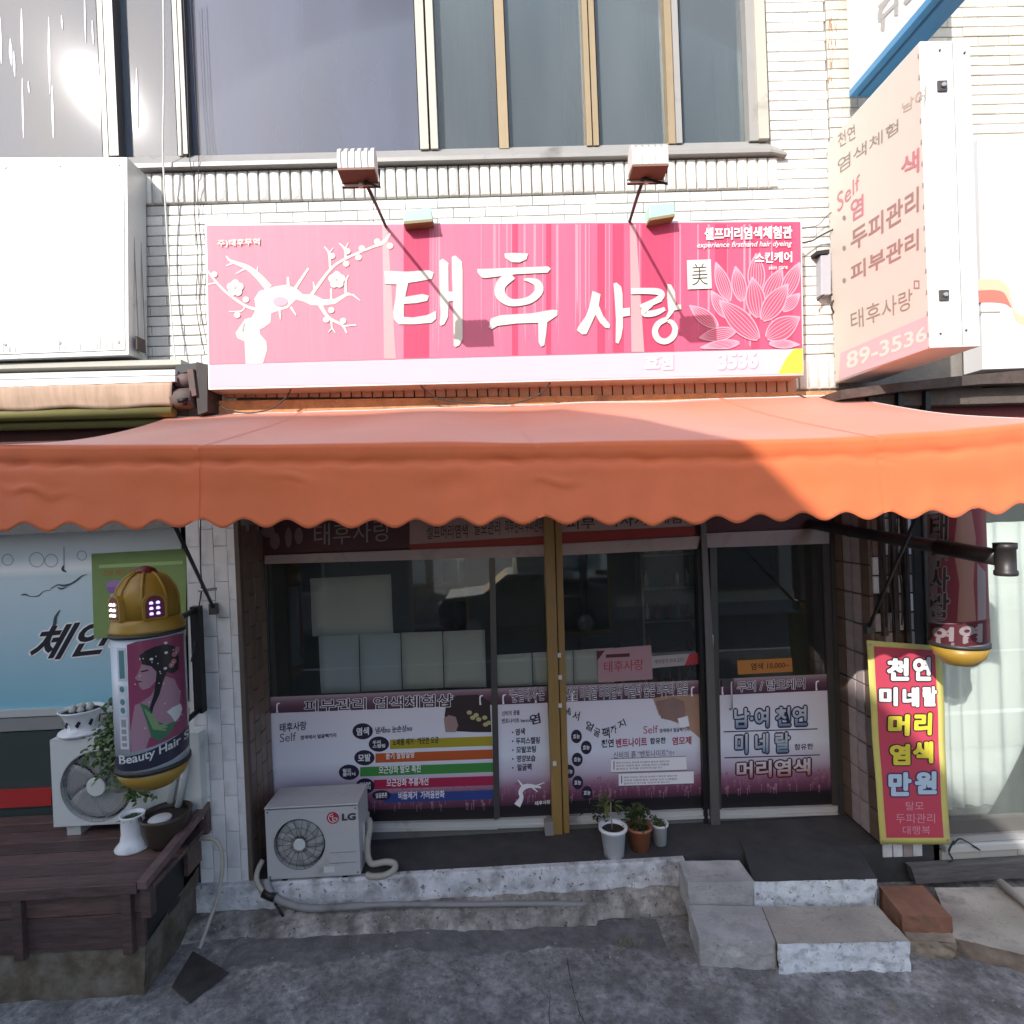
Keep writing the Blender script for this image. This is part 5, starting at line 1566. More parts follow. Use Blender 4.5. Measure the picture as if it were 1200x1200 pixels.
# paper sheets taped inside the panes
PAPER = mat('bare_paper', (0.88, 0.84, 0.79), 0.9, var=0.04, vs=2, transl=0.15)
PAPB = mat('bluish_paper', (0.80, 0.85, 0.90), 0.9, var=0.05, vs=2, transl=0.15)
for q, m, lab in (([(363, 678), (458, 673), (461, 742), (366, 746)], PAPER, 'largest blank paper sheet behind the glass, alone above the row of sheets'),
                  ([(373, 746), (420, 743), (422, 811), (376, 813)], PAPB, 'bluish blank paper sheet at the tiled column end of the row behind the glass'),
                  ([(421, 743), (469, 742), (471, 808), (423, 811)], PAPB, 'second blank paper sheet of the row behind the wide left door'),
                  ([(470, 741.5), (518, 740), (520, 806), (472, 808)], PAPER, 'third blank paper sheet of the row behind the wide left door'),
                  ([(519, 740), (568, 738), (570, 805), (521, 806)], PAPER, 'blank paper sheet of the row beside the dark door stile'),
                  ([(577, 768), (623, 765), (624, 803), (579, 805)], PAPER, 'blank paper sheet right of the dark stile, lower than the row'),
                  ([(624, 765), (671, 762), (672, 802), (625, 803)], PAPER, 'blank paper sheet behind the golden post'),
                  ([(672, 762), (719, 759), (720, 800), (673, 802)], PAPER, 'blank paper sheet just right of the golden post')):
    t = MB()
    pts = [at(x, y, YD + 0.03) for x, y in q]
    t.grid(lambda u, v, p=pts: p[0].lerp(p[1], u).lerp(p[3].lerp(p[2], u), v) + Vector((0, 0.004 * math.sin(3 * u + 2 * v) + 0.003 * math.sin(7 * v), 0)), 6, 6)
    t.build('paper_sheet', m, None, label=lab, cat='paper sheet', group='paper sheets behind the shop glass', solid=0.001)
# stickers
s1 = thing('sticker', 'pink sticker with red hangul and a dark corner above the cup poster', 'sticker', at(700, 797, YD))
MB().prism([at(x, y, YD + 0.0035) for x, y in ((700, 761), (763, 756), (765, 796), (701, 800))], (0, 0.002, 0)).build('sheet', mat('dusty_pink', (0.42, 0.24, 0.26), 0.5, var=0.05), s1)
MB().flat([(699.5, 763), (709, 762), (700, 774)], on(YD, -0.003)).build('corner_print', MARO2, s1)
MB().flat([(710, 767), (738, 765.5), (738, 769.5), (710, 771)], on(YD, -0.003)).build('bar_print', MARO2, s1)
text('태후사랑', [(708, 775), (754, 772), (754, 785), (708, 788)], on(YD, -0.0025), mat('sticker_red', (0.36, 0.02, 0.04), 0.5), s1, bold=0.0)
s2 = thing('sticker', 'narrow white strip sticker with a red pointed end beside the pink sticker', 'sticker', at(763, 780, YD))
MB().prism([at(x, y, YD + 0.0037) for x, y in ((763, 769), (820, 765), (821, 778), (764, 783))], (0, 0.002, 0)).build('sheet', mat('dull_white_strip', (0.40, 0.34, 0.34), 0.5), s2)
MB().flat([(808, 766), (820, 765), (821, 778), (802, 780)], on(YD, -0.0032)).build('point_print', mat('strip_red', (0.42, 0.04, 0.05), 0.5), s2)
text('예약문의', [(767, 773), (783, 772), (783, 777), (767, 778)], on(YD, -0.003), NAVY, s2)
text('010-2221', [(785, 772), (802, 771), (802, 775), (785, 776)], on(YD, -0.003), NAVY, s2)
s3 = thing('sticker', 'orange price sticker on the pane of the hinged entrance door', 'sticker', at(865, 790, YD))
MB().prism([at(x, y, YD + 0.0035) for x, y in ((864, 774), (928, 771), (929, 787), (865, 790.5))], (0, 0.002, 0)).build('sheet', mat('orange_sticker', (0.50, 0.20, 0.04), 0.5, var=0.05), s3)
text('염색 10,000~', [(880, 777), (925, 775), (925, 783), (880, 786)], on(YD, -0.0028), mat('dark_red_ink', (0.13, 0.02, 0.01), 0.5), s3, bold=0.02)

# ------------------------------------------------------------------ outdoor units
ACW = mat('aged_white_case', (0.50, 0.50, 0.50), 0.45, var=0.04, dirt=0.15, dcol=(0.25, 0.23, 0.2), ds=4)
ACW2 = mat('white_case', (0.66, 0.68, 0.66), 0.45, var=0.04, dirt=0.12, dcol=(0.3, 0.28, 0.25))
GRILLD = mat('dark_grille', (0.035, 0.035, 0.034), 0.6)
FANG = mat('grey_fan_blade', (0.40, 0.40, 0.39), 0.5)


def fan(t, c, r, n_blade, n_ring, hub, yb, wire):
    MB().lathe((c.x, yb + 0.05, c.z), [(0.001, 0), (r, 0)], 36, axis='y', capb=False, capt=False).build('fan_well', GRILLD, t)
    for k in range(n_blade):
        a = 2 * math.pi * k / n_blade
        def bl(u, v, a=a):
            rr_ = hub * 0.8 + (r * 0.94 - hub * 0.8) * u
            an = a + (v - 0.5) * 1.25 + u * 0.5
            return (c.x + rr_ * math.cos(an), yb + 0.030 + 0.022 * (v - 0.5), c.z + rr_ * math.sin(an))
        MB().grid(bl, 5, 4).build('fan_blade', FANG, t, solid=0.002)
    gr = MB()
    for i in range(n_ring):
        rr_ = r * (i + 1) / n_ring
        p = [(c.x + rr_ * math.cos(2 * math.pi * k / 32), yb - 0.004, c.z + rr_ * math.sin(2 * math.pi * k / 32)) for k in range(33)]
        gr.tube(p, 0.0016, 4, caps=False)
    for k in range(18):
        a = 2 * math.pi * k / 18
        gr.tube([(c.x + hub * math.cos(a), yb - 0.003, c.z + hub * math.sin(a)), (c.x + r * math.cos(a), yb - 0.003, c.z + r * math.sin(a))], 0.0016, 4, caps=False)
    gr.build('grille', wire, t, normals=False)
    MB().lathe((c.x, yb - 0.006, c.z), [(hub, 0.01), (hub, 0.0), (hub * 0.9, -0.004)], 20, axis='y').build('fan_hub', ACW2, t)


def shell(x0, x1, y0, y1, z0, z1):
    """a case that is hollow behind its front plate"""
    ym = y0 + 0.056
    return MB().box(x0, x1, ym, y1, z0, z1).box(x0, x0 + 0.004, y0 + 0.001, ym, z0, z1).box(x1 - 0.004, x1, y0 + 0.001, ym, z0, z1).box(x0 + 0.004, x1 - 0.004, y0 + 0.001, ym, z0, z0 + 0.004).box(x0 + 0.004, x1 - 0.004, y0 + 0.001, ym, z1 - 0.004, z1)


def front_with_hole(x0, x1, z0, z1, y, c, r, n=40):
    """front plate pierced by the round fan opening"""
    mb = MB()
    ring = [(c.x + r * math.cos(2 * math.pi * k / n), y, c.z + r * math.sin(2 * math.pi * k / n)) for k in range(n)]
    out = []
    for k in range(n):
        a = 2 * math.pi * k / n
        dx, dz = math.cos(a), math.sin(a)
        s = min((x1 - c.x) / dx if dx > 1e-6 else 1e9, (x0 - c.x) / dx if dx < -1e-6 else 1e9, (z1 - c.z) / dz if dz > 1e-6 else 1e9, (z0 - c.z) / dz if dz < -1e-6 else 1e9)
        out.append((c.x + dx * s, y, c.z + dz * s))
    cor = [(x0, y, z0), (x1, y, z0), (x1, y, z1), (x0, y, z1)]
    inn = [(p[0], y + 0.05, p[2]) for p in ring]
    mb.faces(ring + out + inn, [(k, (k + 1) % n, n + (k + 1) % n, n + k) for k in range(n)] + [(k, (k + 1) % n, 2 * n + (k + 1) % n, 2 * n + k) for k in range(n)])
    for q in cor:                                   # the corners that the rays miss
        near = sorted(range(n), key=lambda k: (out[k][0] - q[0]) ** 2 + (out[k][2] - q[2]) ** 2)[:2]
        if abs(out[near[0]][0] - out[near[1]][0]) > 1e-6 and abs(out[near[0]][2] - out[near[1]][2]) > 1e-6:
            mb.faces([out[near[0]], out[near[1]], q], [(0, 1, 2)])
        else:
            for k in range(n):
                a, b = out[k], out[(k + 1) % n]
                if abs(a[0] - b[0]) > 1e-6 and abs(a[2] - b[2]) > 1e-6 and ((a[0] - q[0]) ** 2 + (a[2] - q[2]) ** 2 < 0.2):
                    mb.faces([a, b, q], [(0, 1, 2)])
                    break
    return mb


ax0, ax1, ay0, ay1, az0, az1 = at(312, 990, -0.02).x, at(421, 985, -0.02).x, -0.02, 0.29, 0.285, at(365, 945, -0.02).z
ac = thing('air_conditioner', 'small white outdoor air conditioner unit on the kerb below the rainbow poster', 'air conditioner', (ax0, ay0, FL))
shell(ax0, ax1, ay0, ay1, az0, az1).build('case', ACW, ac)
c = at(351, 989.5, -0.02)
front_with_hole(ax0 + 0.004, ax1 - 0.004, az0 + 0.005, az1 - 0.012, ay0, c, 0.192).build('front_panel', ACW, ac)
MB().box(ax0 - 0.004, ax1 + 0.004, ay0 - 0.006, ay1 + 0.004, az1 - 0.004, az1 + 0.008).build('lid', ACW, ac, bevel=0.004)
fan(ac, c, 0.188, 9, 3, 0.045, ay0, GRILLD)
for z_ in (0.46, 0.38):
    MB().box(at(386, 1000, -0.02).x, ax1 - 0.03, ay0 - 0.0025, ay0 - 0.0005, z_, z_ + 0.004).build('groove', GREYM, ac)
LG = on(-0.02, 0.003)
MB().flat(circle(390, 958.5, 7.2, 7.0, 24), LG).build('logo_disc', mat('logo_red', (0.40, 0.02, 0.05), 0.4), ac)
lg = MB()
add_strokes(lg, [[(390, 953.5, 0.8), (386, 955.5, 0.8), (385, 959, 0.8), (387, 962.5, 0.8), (391, 963.5, 0.8), (394.5, 961, 0.8), (395, 958.5, 0.8)], [(395, 958.7, 0.8), (391, 958.7, 0.8)], [(390, 955.5, 0.9), (390, 961.2, 0.9), (392.3, 961.2, 0.9)]], lambda x, y: (x, y), lambda k: on(-0.02, 0.0035 + k), 0, 0.0002)
lg.flat(circle(387.7, 957, 0.8, 0.8, 8), on(-0.02, 0.0036))
lg.build('logo_mark', WHITE_INK, ac, normals=False)
text('LG', [(400.5, 953.5), (417, 952.5), (417, 961), (400.5, 962)], LG, mat('logo_grey', (0.05, 0.05, 0.055), 0.5), ac, bold=0.05)
for x in (ax0 + 0.12, ax1 - 0.12):
    MB().box(x - 0.02, x + 0.02, ay0 + 0.01, ay1 - 0.02, FL, az0).build('foot', BLACKM, ac)
MB().box(ax1, ax1 + 0.02, 0.08, 0.25, 0.40, 0.62).build('valve_cover', ACW, ac)
HOSE = mat('cream_lagging', (0.40, 0.38, 0.33), 0.7, var=0.1, dirt=0.3)
p_ = at(345, 1026, -0.02)
MB().box(ax0 + 0.42, ax0 + 0.50, ay0 - 0.0015, ay0 - 0.0003, az0 + 0.03, az0 + 0.075).build('rating_label', WHITE, ac)
for xx, zz in ((ax0 + 0.02, az0 + 0.02), (ax1 - 0.02, az0 + 0.02), (ax0 + 0.02, az1 - 0.03), (ax1 - 0.02, az1 - 0.03)):
    MB().lathe((xx, ay0 - 0.003, zz), [(0.006, 0.0), (0.006, 0.003)], 8, axis='y').build('screw', ALU_D, ac)
h1 = thing('pipe_loop', 'cream lagged pipe looping out of the small outdoor unit', 'pipe', at(430, 1000, 0.0))
MB().tube([Vector(p) for p in smooth_path([tuple(at(x, y, Y)) for x, y, Y in ((432, 960, 0.14), (434, 968, 0.10), (431, 985, 0.08), (431, 1002, 0.06), (436, 1012, 0.04), (452, 1010, 0.03), (462, 1012, 0.02), (462, 1019, 0.0), (450, 1026, -0.02), (436, 1027, -0.02), (430, 1025, 0.0))], 6)], 0.024, 8).build('lagging', HOSE, h1)
h2 = thing('drain_hose', 'grey drain hose running from the tiled jamb along the foot of the whitewashed kerb', 'hose', at(320, 1060, -0.05))
MB().tube([Vector(p) for p in smooth_path([tuple(at(x, y, Y)) for x, y, Y in ((308, 1008, 0.05), (302, 1020, 0.0), (301, 1032, -0.05), (308, 1044, -0.07), (318, 1050, -0.08))], 6)], 0.020, 8).build('upper_hose', HOSE, h2)
hp_ = smooth_path([tuple(at(x, y, Y)) for x, y, Y in ((312, 1030, -0.04), (316, 1044, -0.07), (330, 1056, -0.085), (360, 1064, -0.12), (400, 1063, -0.128), (450, 1060, -0.132), (540, 1060, -0.135), (620, 1059, -0.135), (680, 1060, -0.14), (715, 1062, -0.14), (735, 1070, -0.165), (752, 1080, -0.20), (758, 1084, -0.22))], 6)
n = len(hp_)
MB().tube([Vector(p) for p in hp_], [0.026 if i < n * 0.38 else 0.019 for i in range(n)], 8).build('hose', mat('grey_hose', (0.27, 0.27, 0.27), 0.6, var=0.1, dirt=0.25), h2)
MB().tube([at(308, 1046, -0.08), at(322, 1052, -0.09)], 0.032, 8).build('tape_wrap', BLACKM, h2)
MB().tube([at(322, 1058, -0.09), at(332, 1074, -0.12)], 0.010, 6).build('loose_end', BLACKM, h2)

# ------------------------------------------------------------------ potted plants
SOIL = mat('soil', (0.035, 0.026, 0.02), 0.95, var=0.3, vs=30, bump=1.0, bs=60)
POTW = mat('white_plastic_pot', (0.80, 0.82, 0.84), 0.4, var=0.03, dirt=0.1, dcol=(0.3, 0.28, 0.25))
POTT = mat('terracotta_plastic_pot', (0.42, 0.15, 0.075), 0.5, var=0.08)
LEAFS = [mat('leaf_mid', (0.055, 0.085, 0.025), 0.5, rnd=0.3, transl=0.2), mat('leaf_dark', (0.035, 0.055, 0.02), 0.5, rnd=0.3, transl=0.2), mat('leaf_light', (0.13, 0.16, 0.05), 0.5, rnd=0.25, transl=0.2)]
STEM = mat('green_stem', (0.14, 0.16, 0.07), 0.6)


def leaf_shape(mb, p, d, up, L, W, curl=0.3):
    d = d.normalized()
    s = d.cross(up)
    if s.length < 1e-3:
        s = Vector((1, 0, 0))
    s.normalize()
    nn = s.cross(d)
    pts = []
    for t, w in ((0, 0.08), (0.3, 0.9), (0.6, 0.85), (0.85, 0.45), (1, 0.02)):
        c_ = p + d * (L * t) - nn * (curl * L * t * t)
        pts += [c_ + s * (W * w / 2) + nn * 0.15 * W * w, c_ - nn * 0.0, c_ - s * (W * w / 2) + nn * 0.15 * W * w]
    fs = []
    for i in range(4):
        fs += [(3 * i, 3 * i + 1, 3 * i + 4, 3 * i + 3), (3 * i + 1, 3 * i + 2, 3 * i + 5, 3 * i + 4)]
    mb.faces(pts, fs, True)


def pot(t, c, r0, r1, h, m, lip=0.012):
    MB().lathe(c, [(r0, 0.0), (r0 + (r1 - r0) * 0.88, h * 0.88), (r1 + lip * 0.3, h * 0.885), (r1 + lip, h * 0.9), (r1 + lip, h), (r1 - 0.004, h), (r1 - 0.012, h * 0.86)], 28, capt=False).build('pot', m, t)
    MB().lathe(c + Vector((0, 0, h * 0.86)), [(0.001, 0.004), (r1 * 0.5, 0.006), (r1 - 0.010, 0.0)], 20, capb=False, capt=False).build('soil', SOIL, t)


rp = random.Random(3)
c1 = gz(719.5, 1001, FL)
t = thing('potted_plant', 'leafy sapling with one thin stem in the larger white pot', 'potted plant', c1, 'pots in front of the shop door')
pot(t, c1, 0.078, 0.100, 0.225, POTW)
MB().tube([c1 + Vector((-0.005, 0, 0.19)), c1 + Vector((-0.012, 0, 0.30)), c1 + Vector((-0.008, 0.01, 0.40))], 0.006, 6).build('stem', mat('pale_stem', (0.32, 0.30, 0.22), 0.7), t)
for k in range(34):
    a = rp.uniform(0, 6.28)
    e = rp.uniform(-0.5, 0.9)
    p = c1 + Vector((-0.008, 0.01, rp.uniform(0.34, 0.42)))
    d = Vector((math.cos(a) * math.cos(e), math.sin(a) * math.cos(e), math.sin(e)))
    leaf_shape(mb := MB(), p + d * rp.uniform(0.02, 0.06), d, Vector((0, 0, 1)), rp.uniform(0.05, 0.085), rp.uniform(0.022, 0.034), 0.45)
    mb.build('leaf', rp.choice((LEAFS[0], LEAFS[0], LEAFS[2])), t)
c1b = gz(703, 985, FL) + Vector((-0.02, 0.1, 0.18))
mb = MB()
for k in range(40):
    a = rp.uniform(0, 6.28)
    p = c1 + Vector((-0.10 + rp.gauss(0, 0.05), 0.08 + rp.gauss(0, 0.03), 0.28 + rp.gauss(0, 0.045)))
    d = Vector((math.cos(a), math.sin(a) * 0.6, rp.uniform(-0.4, 0.8)))
    leaf_shape(mb, p, d, Vector((0, 0, 1)), rp.uniform(0.03, 0.06), 0.02, 0.4)
mb.build('leaves', LEAFS[1], t, kind='stuff')
c2 = gz(750, 994, FL)
t = thing('potted_plant', 'bushy small-leaved plant in the terracotta pot between two white pots', 'potted plant', c2, 'pots in front of the shop door')
pot(t, c2, 0.072, 0.092, 0.185, POTT)
MB().lathe(c2 + Vector((-0.045, -0.062, 0.012)), [(0.009, -0.002), (0.009, 0.002)], 8, axis='y').build('drain_hole', DARK, t)
for s_ in range(7):
    a = rp.uniform(0, 6.28)
    MB().tube([c2 + Vector((0.02 * math.cos(a), 0.02 * math.sin(a), 0.16)), c2 + Vector((0.07 * math.cos(a), 0.06 * math.sin(a), 0.28))], 0.003, 5).build('stem', STEM, t)
mbs = [MB(), MB(), MB()]
for k in range(330):
    a, e, rr_ = rp.uniform(0, 6.28), rp.uniform(-0.2, 1.4), rp.uniform(0.03, 0.125)
    d = Vector((math.cos(a) * math.cos(e), math.sin(a) * math.cos(e), math.sin(e)))
    p = c2 + Vector((-0.005, 0, 0.215)) + Vector((d.x * rr_, d.y * rr_ * 0.8, d.z * rr_ * 0.95))
    leaf_shape(mbs[0 if k % 3 else rp.choice((1, 2))], p, d + Vector((rp.uniform(-.6, .6), rp.uniform(-.6, .6), rp.uniform(-.3, .6))), Vector((0, 0, 1)), rp.uniform(0.024, 0.042), rp.uniform(0.014, 0.022), 0.3)
for m_, b_ in zip(LEAFS, mbs):
    b_.build('leaves', m_, t, kind='stuff')
c3 = gz(773.5, 988, FL)
t = thing('potted_plant', 'low trailing plant in the smallest white pot', 'potted plant', c3, 'pots in front of the shop door')
pot(t, c3, 0.050, 0.062, 0.165, POTW, 0.009)
for k in range(22):
    a = rp.uniform(0, 6.28)
    p = c3 + Vector((rp.gauss(0, 0.02), rp.gauss(0, 0.02), 0.16 + rp.uniform(0, 0.02)))
    d = Vector((math.cos(a) - 0.3, math.sin(a), rp.uniform(0.1, 0.7)))
    leaf_shape(mb := MB(), p, d, Vector((0, 0, 1)), rp.uniform(0.05, 0.085), rp.uniform(0.014, 0.022), 0.6)
    mb.build('leaf', rp.choice((LEAFS[2], LEAFS[2], LEAFS[0])), t)

# ------------------------------------------------------------------ steps, blocks and slabs
ST_G = mat('grey_step_stone', (0.47, 0.465, 0.455), 0.9, speck=((40, 0.63, 0.5, (0.14, 0.135, 0.13)),), var=0.55, vs=6, dirt=0.55, dcol=(0.12, 0.115, 0.105), bump=0.8, bs=40)
ST_T = mat('tan_step_cement', (0.46, 0.42, 0.365), 0.9, speck=((40, 0.63, 0.5, (0.14, 0.125, 0.11)),), var=0.6, vs=6, dirt=0.6, dcol=(0.13, 0.115, 0.095), bump=0.8, bs=40)
ST_W = mat('chipped_white_paint', (0.76, 0.81, 0.85), 0.75, var=0.2, vs=12, dirt=0.45, dcol=(0.20, 0.195, 0.185), ds=18, speck=((24, 0.63, 0.8, (0.14, 0.135, 0.125)),), bump=1.0, bs=18)


def block(name, top, zt_, zb__, m, lab=None, rough=0.006, group=None, face=None, seed=0, cat='step'):
    """a rough block: top outline traced at height zt_, sides dropped to zb__, all faces lumpy"""
    mb = MB()
    P4 = [gz(x, y, zt_) for x, y in top]            # back-left, back-right, front-right, front-left

    def lump(p, k):
        n1 = mnoise.fractal(Vector((p[0] * 7 + seed, p[1] * 7, p[2] * 7)), 0.9, 2.0, 4)
        n2 = mnoise.noise(Vector((p[0] * 22, p[1] * 22 + seed, p[2] * 22)))
        return n1 * rough + n2 * rough * 0.3
    N_ = 26

    def top_f(u, v):
        p = P4[0].lerp(P4[1], u).lerp(P4[3].lerp(P4[2], u), v)
        return p + Vector((0, 0, lump(p, 0) * 0.6))

    def side(a, b):
        def f(u, v):
            p = a.lerp(b, u)
            q = Vector((p.x, p.y, p.z + (zb__ - p.z) * v))
            l = lump(q, 1)
            out = (b - a).cross(Vector((0, 0, 1))).normalized()
            e = min(v, 1) * 5
            r_ = lump(p, 0) * 0.6 if v == 0 else 0
            chip = min(0.0, mnoise.noise(Vector((p.x * 15, q.z * 17, seed + p.y * 15))) + 0.12) * rough * 3.2
            return q + out * ((l * 1.6 + chip) * (0.35 + 0.65 * min(1, e))) + Vector((0, 0, r_ + (chip * 0.5 if v == 0 else 0)))
        return f
    mb.grid(top_f, N_, N_)
    o_main = mb.build(name, m, None, label=lab, cat=cat, group=group)
    sides = [(P4[3], P4[2]), (P4[2], P4[1]), (P4[0], P4[3]), (P4[1], P4[0])]
    for i, (a, b) in enumerate(sides):
        fm = (face if i == 0 and face else m)
        s_ = MB().grid(side(a, b), 34, 14)
        s_.build('front_face' if i == 0 else 'side_face', fm, o_main)
    return o_main


GS = 'step blocks in front of the entrance door'
block('step_block', [(795, 1009), (866, 1008), (883, 1032), (806, 1034)], 0.300, 0.05, ST_G, 'grey concrete block in the upper tier of steps, beside the potted plants', 0.005, GS, seed=1)
block('step_block', [(806, 1061), (892, 1062), (909, 1104), (819, 1099)], 0.150, -0.09, ST_G, 'plain grey concrete block in the lower tier of steps', 0.006, GS, seed=2)
block('step_block', [(893, 1062), (1029, 1062), (1066, 1103), (911, 1106)], 0.152, -0.09, ST_T, 'wide lower step block with a chipped white painted front', 0.010, GS, ST_W, 3)
block('step_block', [(868, 985), (1000, 981), (1028, 1030), (883, 1033)], 0.272, -0.02, CONC_D, 'dark topped entrance landing block with a rough white painted front', 0.009, GS, ST_W, 4)
block('red_block', [(1030, 1038), (1082, 1038), (1116, 1075), (1057, 1073)], 0.185, 0.03, mat('red_brown_block', (0.26, 0.125, 0.078), 0.85, var=0.4, vs=8, dirt=0.25, dcol=(0.16, 0.13, 0.10), bump=0.5, bs=40), 'red-brown brick block lying beside the white fronted steps', 0.004, None, seed=5, cat='block')
block('stone_slab', [(1050, 1078), (1112, 1085), (1121, 1106), (1064, 1100)], 0.075, -0.08, mat('tan_rubble', (0.30, 0.25, 0.19), 0.9, var=0.7, bump=0.9, bs=22), 'small tan rubble stone wedged under the red-brown block', 0.012, None, seed=6, cat='stone')
block('stone_slab', [(1095, 1040), (1290, 1040), (1330, 1150), (1118, 1099)], 0.08, -0.10, ST_T, 'broad tan concrete slab on the ground below the curtained window', 0.010, None, mat('brown_slab_side', (0.23, 0.185, 0.145), 0.9, var=0.7, bump=0.9, bs=22), 7, cat='slab')
pk = thing('timber_plank', 'grey timber plank fixed along the wall below the curtained window', 'plank', at(1130, 1025, -0.05))
MB().slab([(1068, 1017), (1290, 1004), (1290, 1024), (1074, 1036)], -0.10, -0.03).build('plank', mat('grey_timber', (0.13, 0.12, 0.115), 0.85, var=0.5, vs=10, stretch=(0.5, 4, 4), bump=0.5), pk)
pp = thing('waste_pipe', 'pale plastic pipe lying on the slab at the edge of the picture', 'pipe', gz(1185, 1040, 0.12))
MB().tube([gz(1172, 1034, 0.12), gz(1230, 1080, 0.12)], 0.03, 10).build('pipe', mat('pale_pvc', (0.38, 0.36, 0.34), 0.5, dirt=0.3), pp)
pt_ = [gz(x, y, 0.008) for x, y in ((226, 1116), (268, 1141), (222, 1176), (201, 1158))]
MB().prism(pt_, (0, 0, 0.012)).build('iron_plate', mat('dark_iron_plate', (0.062, 0.057, 0.055), 0.7, metal=0.3, var=0.7, dirt=0.3, bump=0.4), None, label='dark square iron plate lying on the ground beside the wooden deck', cat='plate', bevel=0.003)

# ------------------------------------------------------------------ wooden deck on the left
dk = thing('wooden_deck', 'dark brown wooden deck on a mossy concrete base in front of the blue window', 'deck', (-3.0, -0.3, 0))
WOOD = [mat('deck_wood_' + n_, c_, 0.5, var=0.6, vs=9, stretch=(0.6, 5, 5), dirt=0.4, dcol=(0.10, 0.085, 0.08), bump=0.35, bs=30, rnd=0.15) for n_, c_ in (('brown', (0.135, 0.080, 0.068)), ('dark', (0.098, 0.060, 0.054)))]
DZ = 0.71
fl_ = gz(160, 1036, DZ)
DX1, DY0 = fl_.x, fl_.y
ny = 7
pw = (0.30 - DY0) / ny
for k in range(ny):
    y0 = DY0 + k * pw
    MB().box(-8.0, DX1 + 0.11, y0 + 0.004, y0 + pw - 0.004, DZ - 0.035, DZ + random.uniform(-0.003, 0.002)).build('plank', WOOD[k % 2], dk, bevel=0.003)
MB().box(-8.0, DX1 + 0.02, DY0 - 0.035, DY0 - 0.002, DZ - 0.045, DZ + 0.022).build('edge_rail', WOOD[1], dk, bevel=0.004)
zc = at(100, 1115, DY0).z
for i, (a, b) in enumerate(((DZ - 0.05, DZ - 0.19), (DZ - 0.195, zc + 0.0))):
    MB().box(-8.0, DX1 + 0.03, DY0 + 0.012, DY0 + 0.04, b, a).build('fascia_board', WOOD[i], dk, bevel=0.003)
for px in (21, 149, -120):
    x = at(px, 1075, DY0 - 0.02).x
    MB().box(x - 0.03, x + 0.03, DY0 - 0.03, DY0 + 0.011, zc - 0.02, DZ - 0.046).build('post', WOOD[1], dk, bevel=0.003)
MB().box(DX1 + 0.02, DX1 + 0.05, DY0 + 0.5, 0.25, DZ - 0.27, DZ - 0.04).build('side_board', WOOD[0], dk)
MB().box(DX1 - 0.01, DX1 + 0.015, DY0 + 0.04, DY0 + 0.5, zc, DZ - 0.036).build('side_gap_shade', DARK, dk)  # dark panel standing in for the shade of the hollow under the deck
# slanting side rail on two stubs
ra_, rb_ = Vector((DX1 + 0.07, DY0 - 0.03, DZ + 0.02)), Vector((DX1 + 0.10, 0.02, DZ + 0.14))
MB().hexa([ra_ + Vector((-0.03, -0.03, 0.03)), ra_ + Vector((0.03, -0.03, 0.03)), ra_ + Vector((0.03, -0.03, -0.02)), ra_ + Vector((-0.03, -0.03, -0.02)),
           rb_ + Vector((-0.03, 0.03, 0.03)), rb_ + Vector((0.03, 0.03, 0.03)), rb_ + Vector((0.03, 0.03, -0.02)), rb_ + Vector((-0.03, 0.03, -0.02))]).build('side_rail', mat('rail_wood', (0.16, 0.105, 0.098), 0.5, var=0.5, vs=9), dk, bevel=0.003)
MB().box(ra_.x - 0.03, ra_.x + 0.03, DY0 - 0.03, DY0 + 0.03, DZ - 0.20, DZ - 0.001).build('rail_post', WOOD[1], dk)
MB().box(rb_.x - 0.03, rb_.x + 0.03, -0.04, 0.03, DZ - 0.05, rb_.z - 0.02).build('rail_post', WOOD[1], dk)
MOSS = mat('mossy_concrete', (0.14, 0.115, 0.08), 0.9, var=0.8, vs=6, dirt=0.6, dcol=(0.2, 0.19, 0.17), ds=6, bump=0.9, bs=24)


def dbase(u, v):
    x = -8 + (DX1 + 0.02 + 8) * u
    n_ = mnoise.fractal(Vector((x * 4, v * 2.5, 3)), 0.9, 2, 4) * 0.012
    return (x, DY0 + 0.03 - 0.035 * v + n_, zc + (-0.06 - zc) * v)


def dside(u, v):
    y = DY0 + 0.03 + u * 0.72
    n_ = mnoise.fractal(Vector((y * 5, v * 2.5, 8)), 0.9, 2, 4) * 0.012
    return (DX1 + 0.02 + n_ - 0.002 * v, y - 0.035 * v * (1 - u), zc + 0.10 * u + (-0.06 - zc - 0.10 * u) * v)


MB().grid(dbase, 220, 16).grid(dside, 40, 16).box(-8, DX1, DY0 + 0.05, 0.3, -0.05, zc).build('base', MOSS, dk)
dh = thing('deck_hose', 'pale hose hanging over the deck end down to the iron plate', 'hose', gz(235, 1115, 0.02))
MB().tube([Vector(p) for p in smooth_path([tuple(at(x, y, Y)) for x, y, Y in ((226, 984, -0.05), (240, 983, -0.14), (253, 985, -0.18), (260, 1000, -0.20), (260, 1025, -0.22), (254, 1055, -0.26), (245, 1080, -0.32), (238, 1100, -0.36), (234, 1112, -0.40))], 6)], 0.013, 8).build('hose', HOSE, dh)

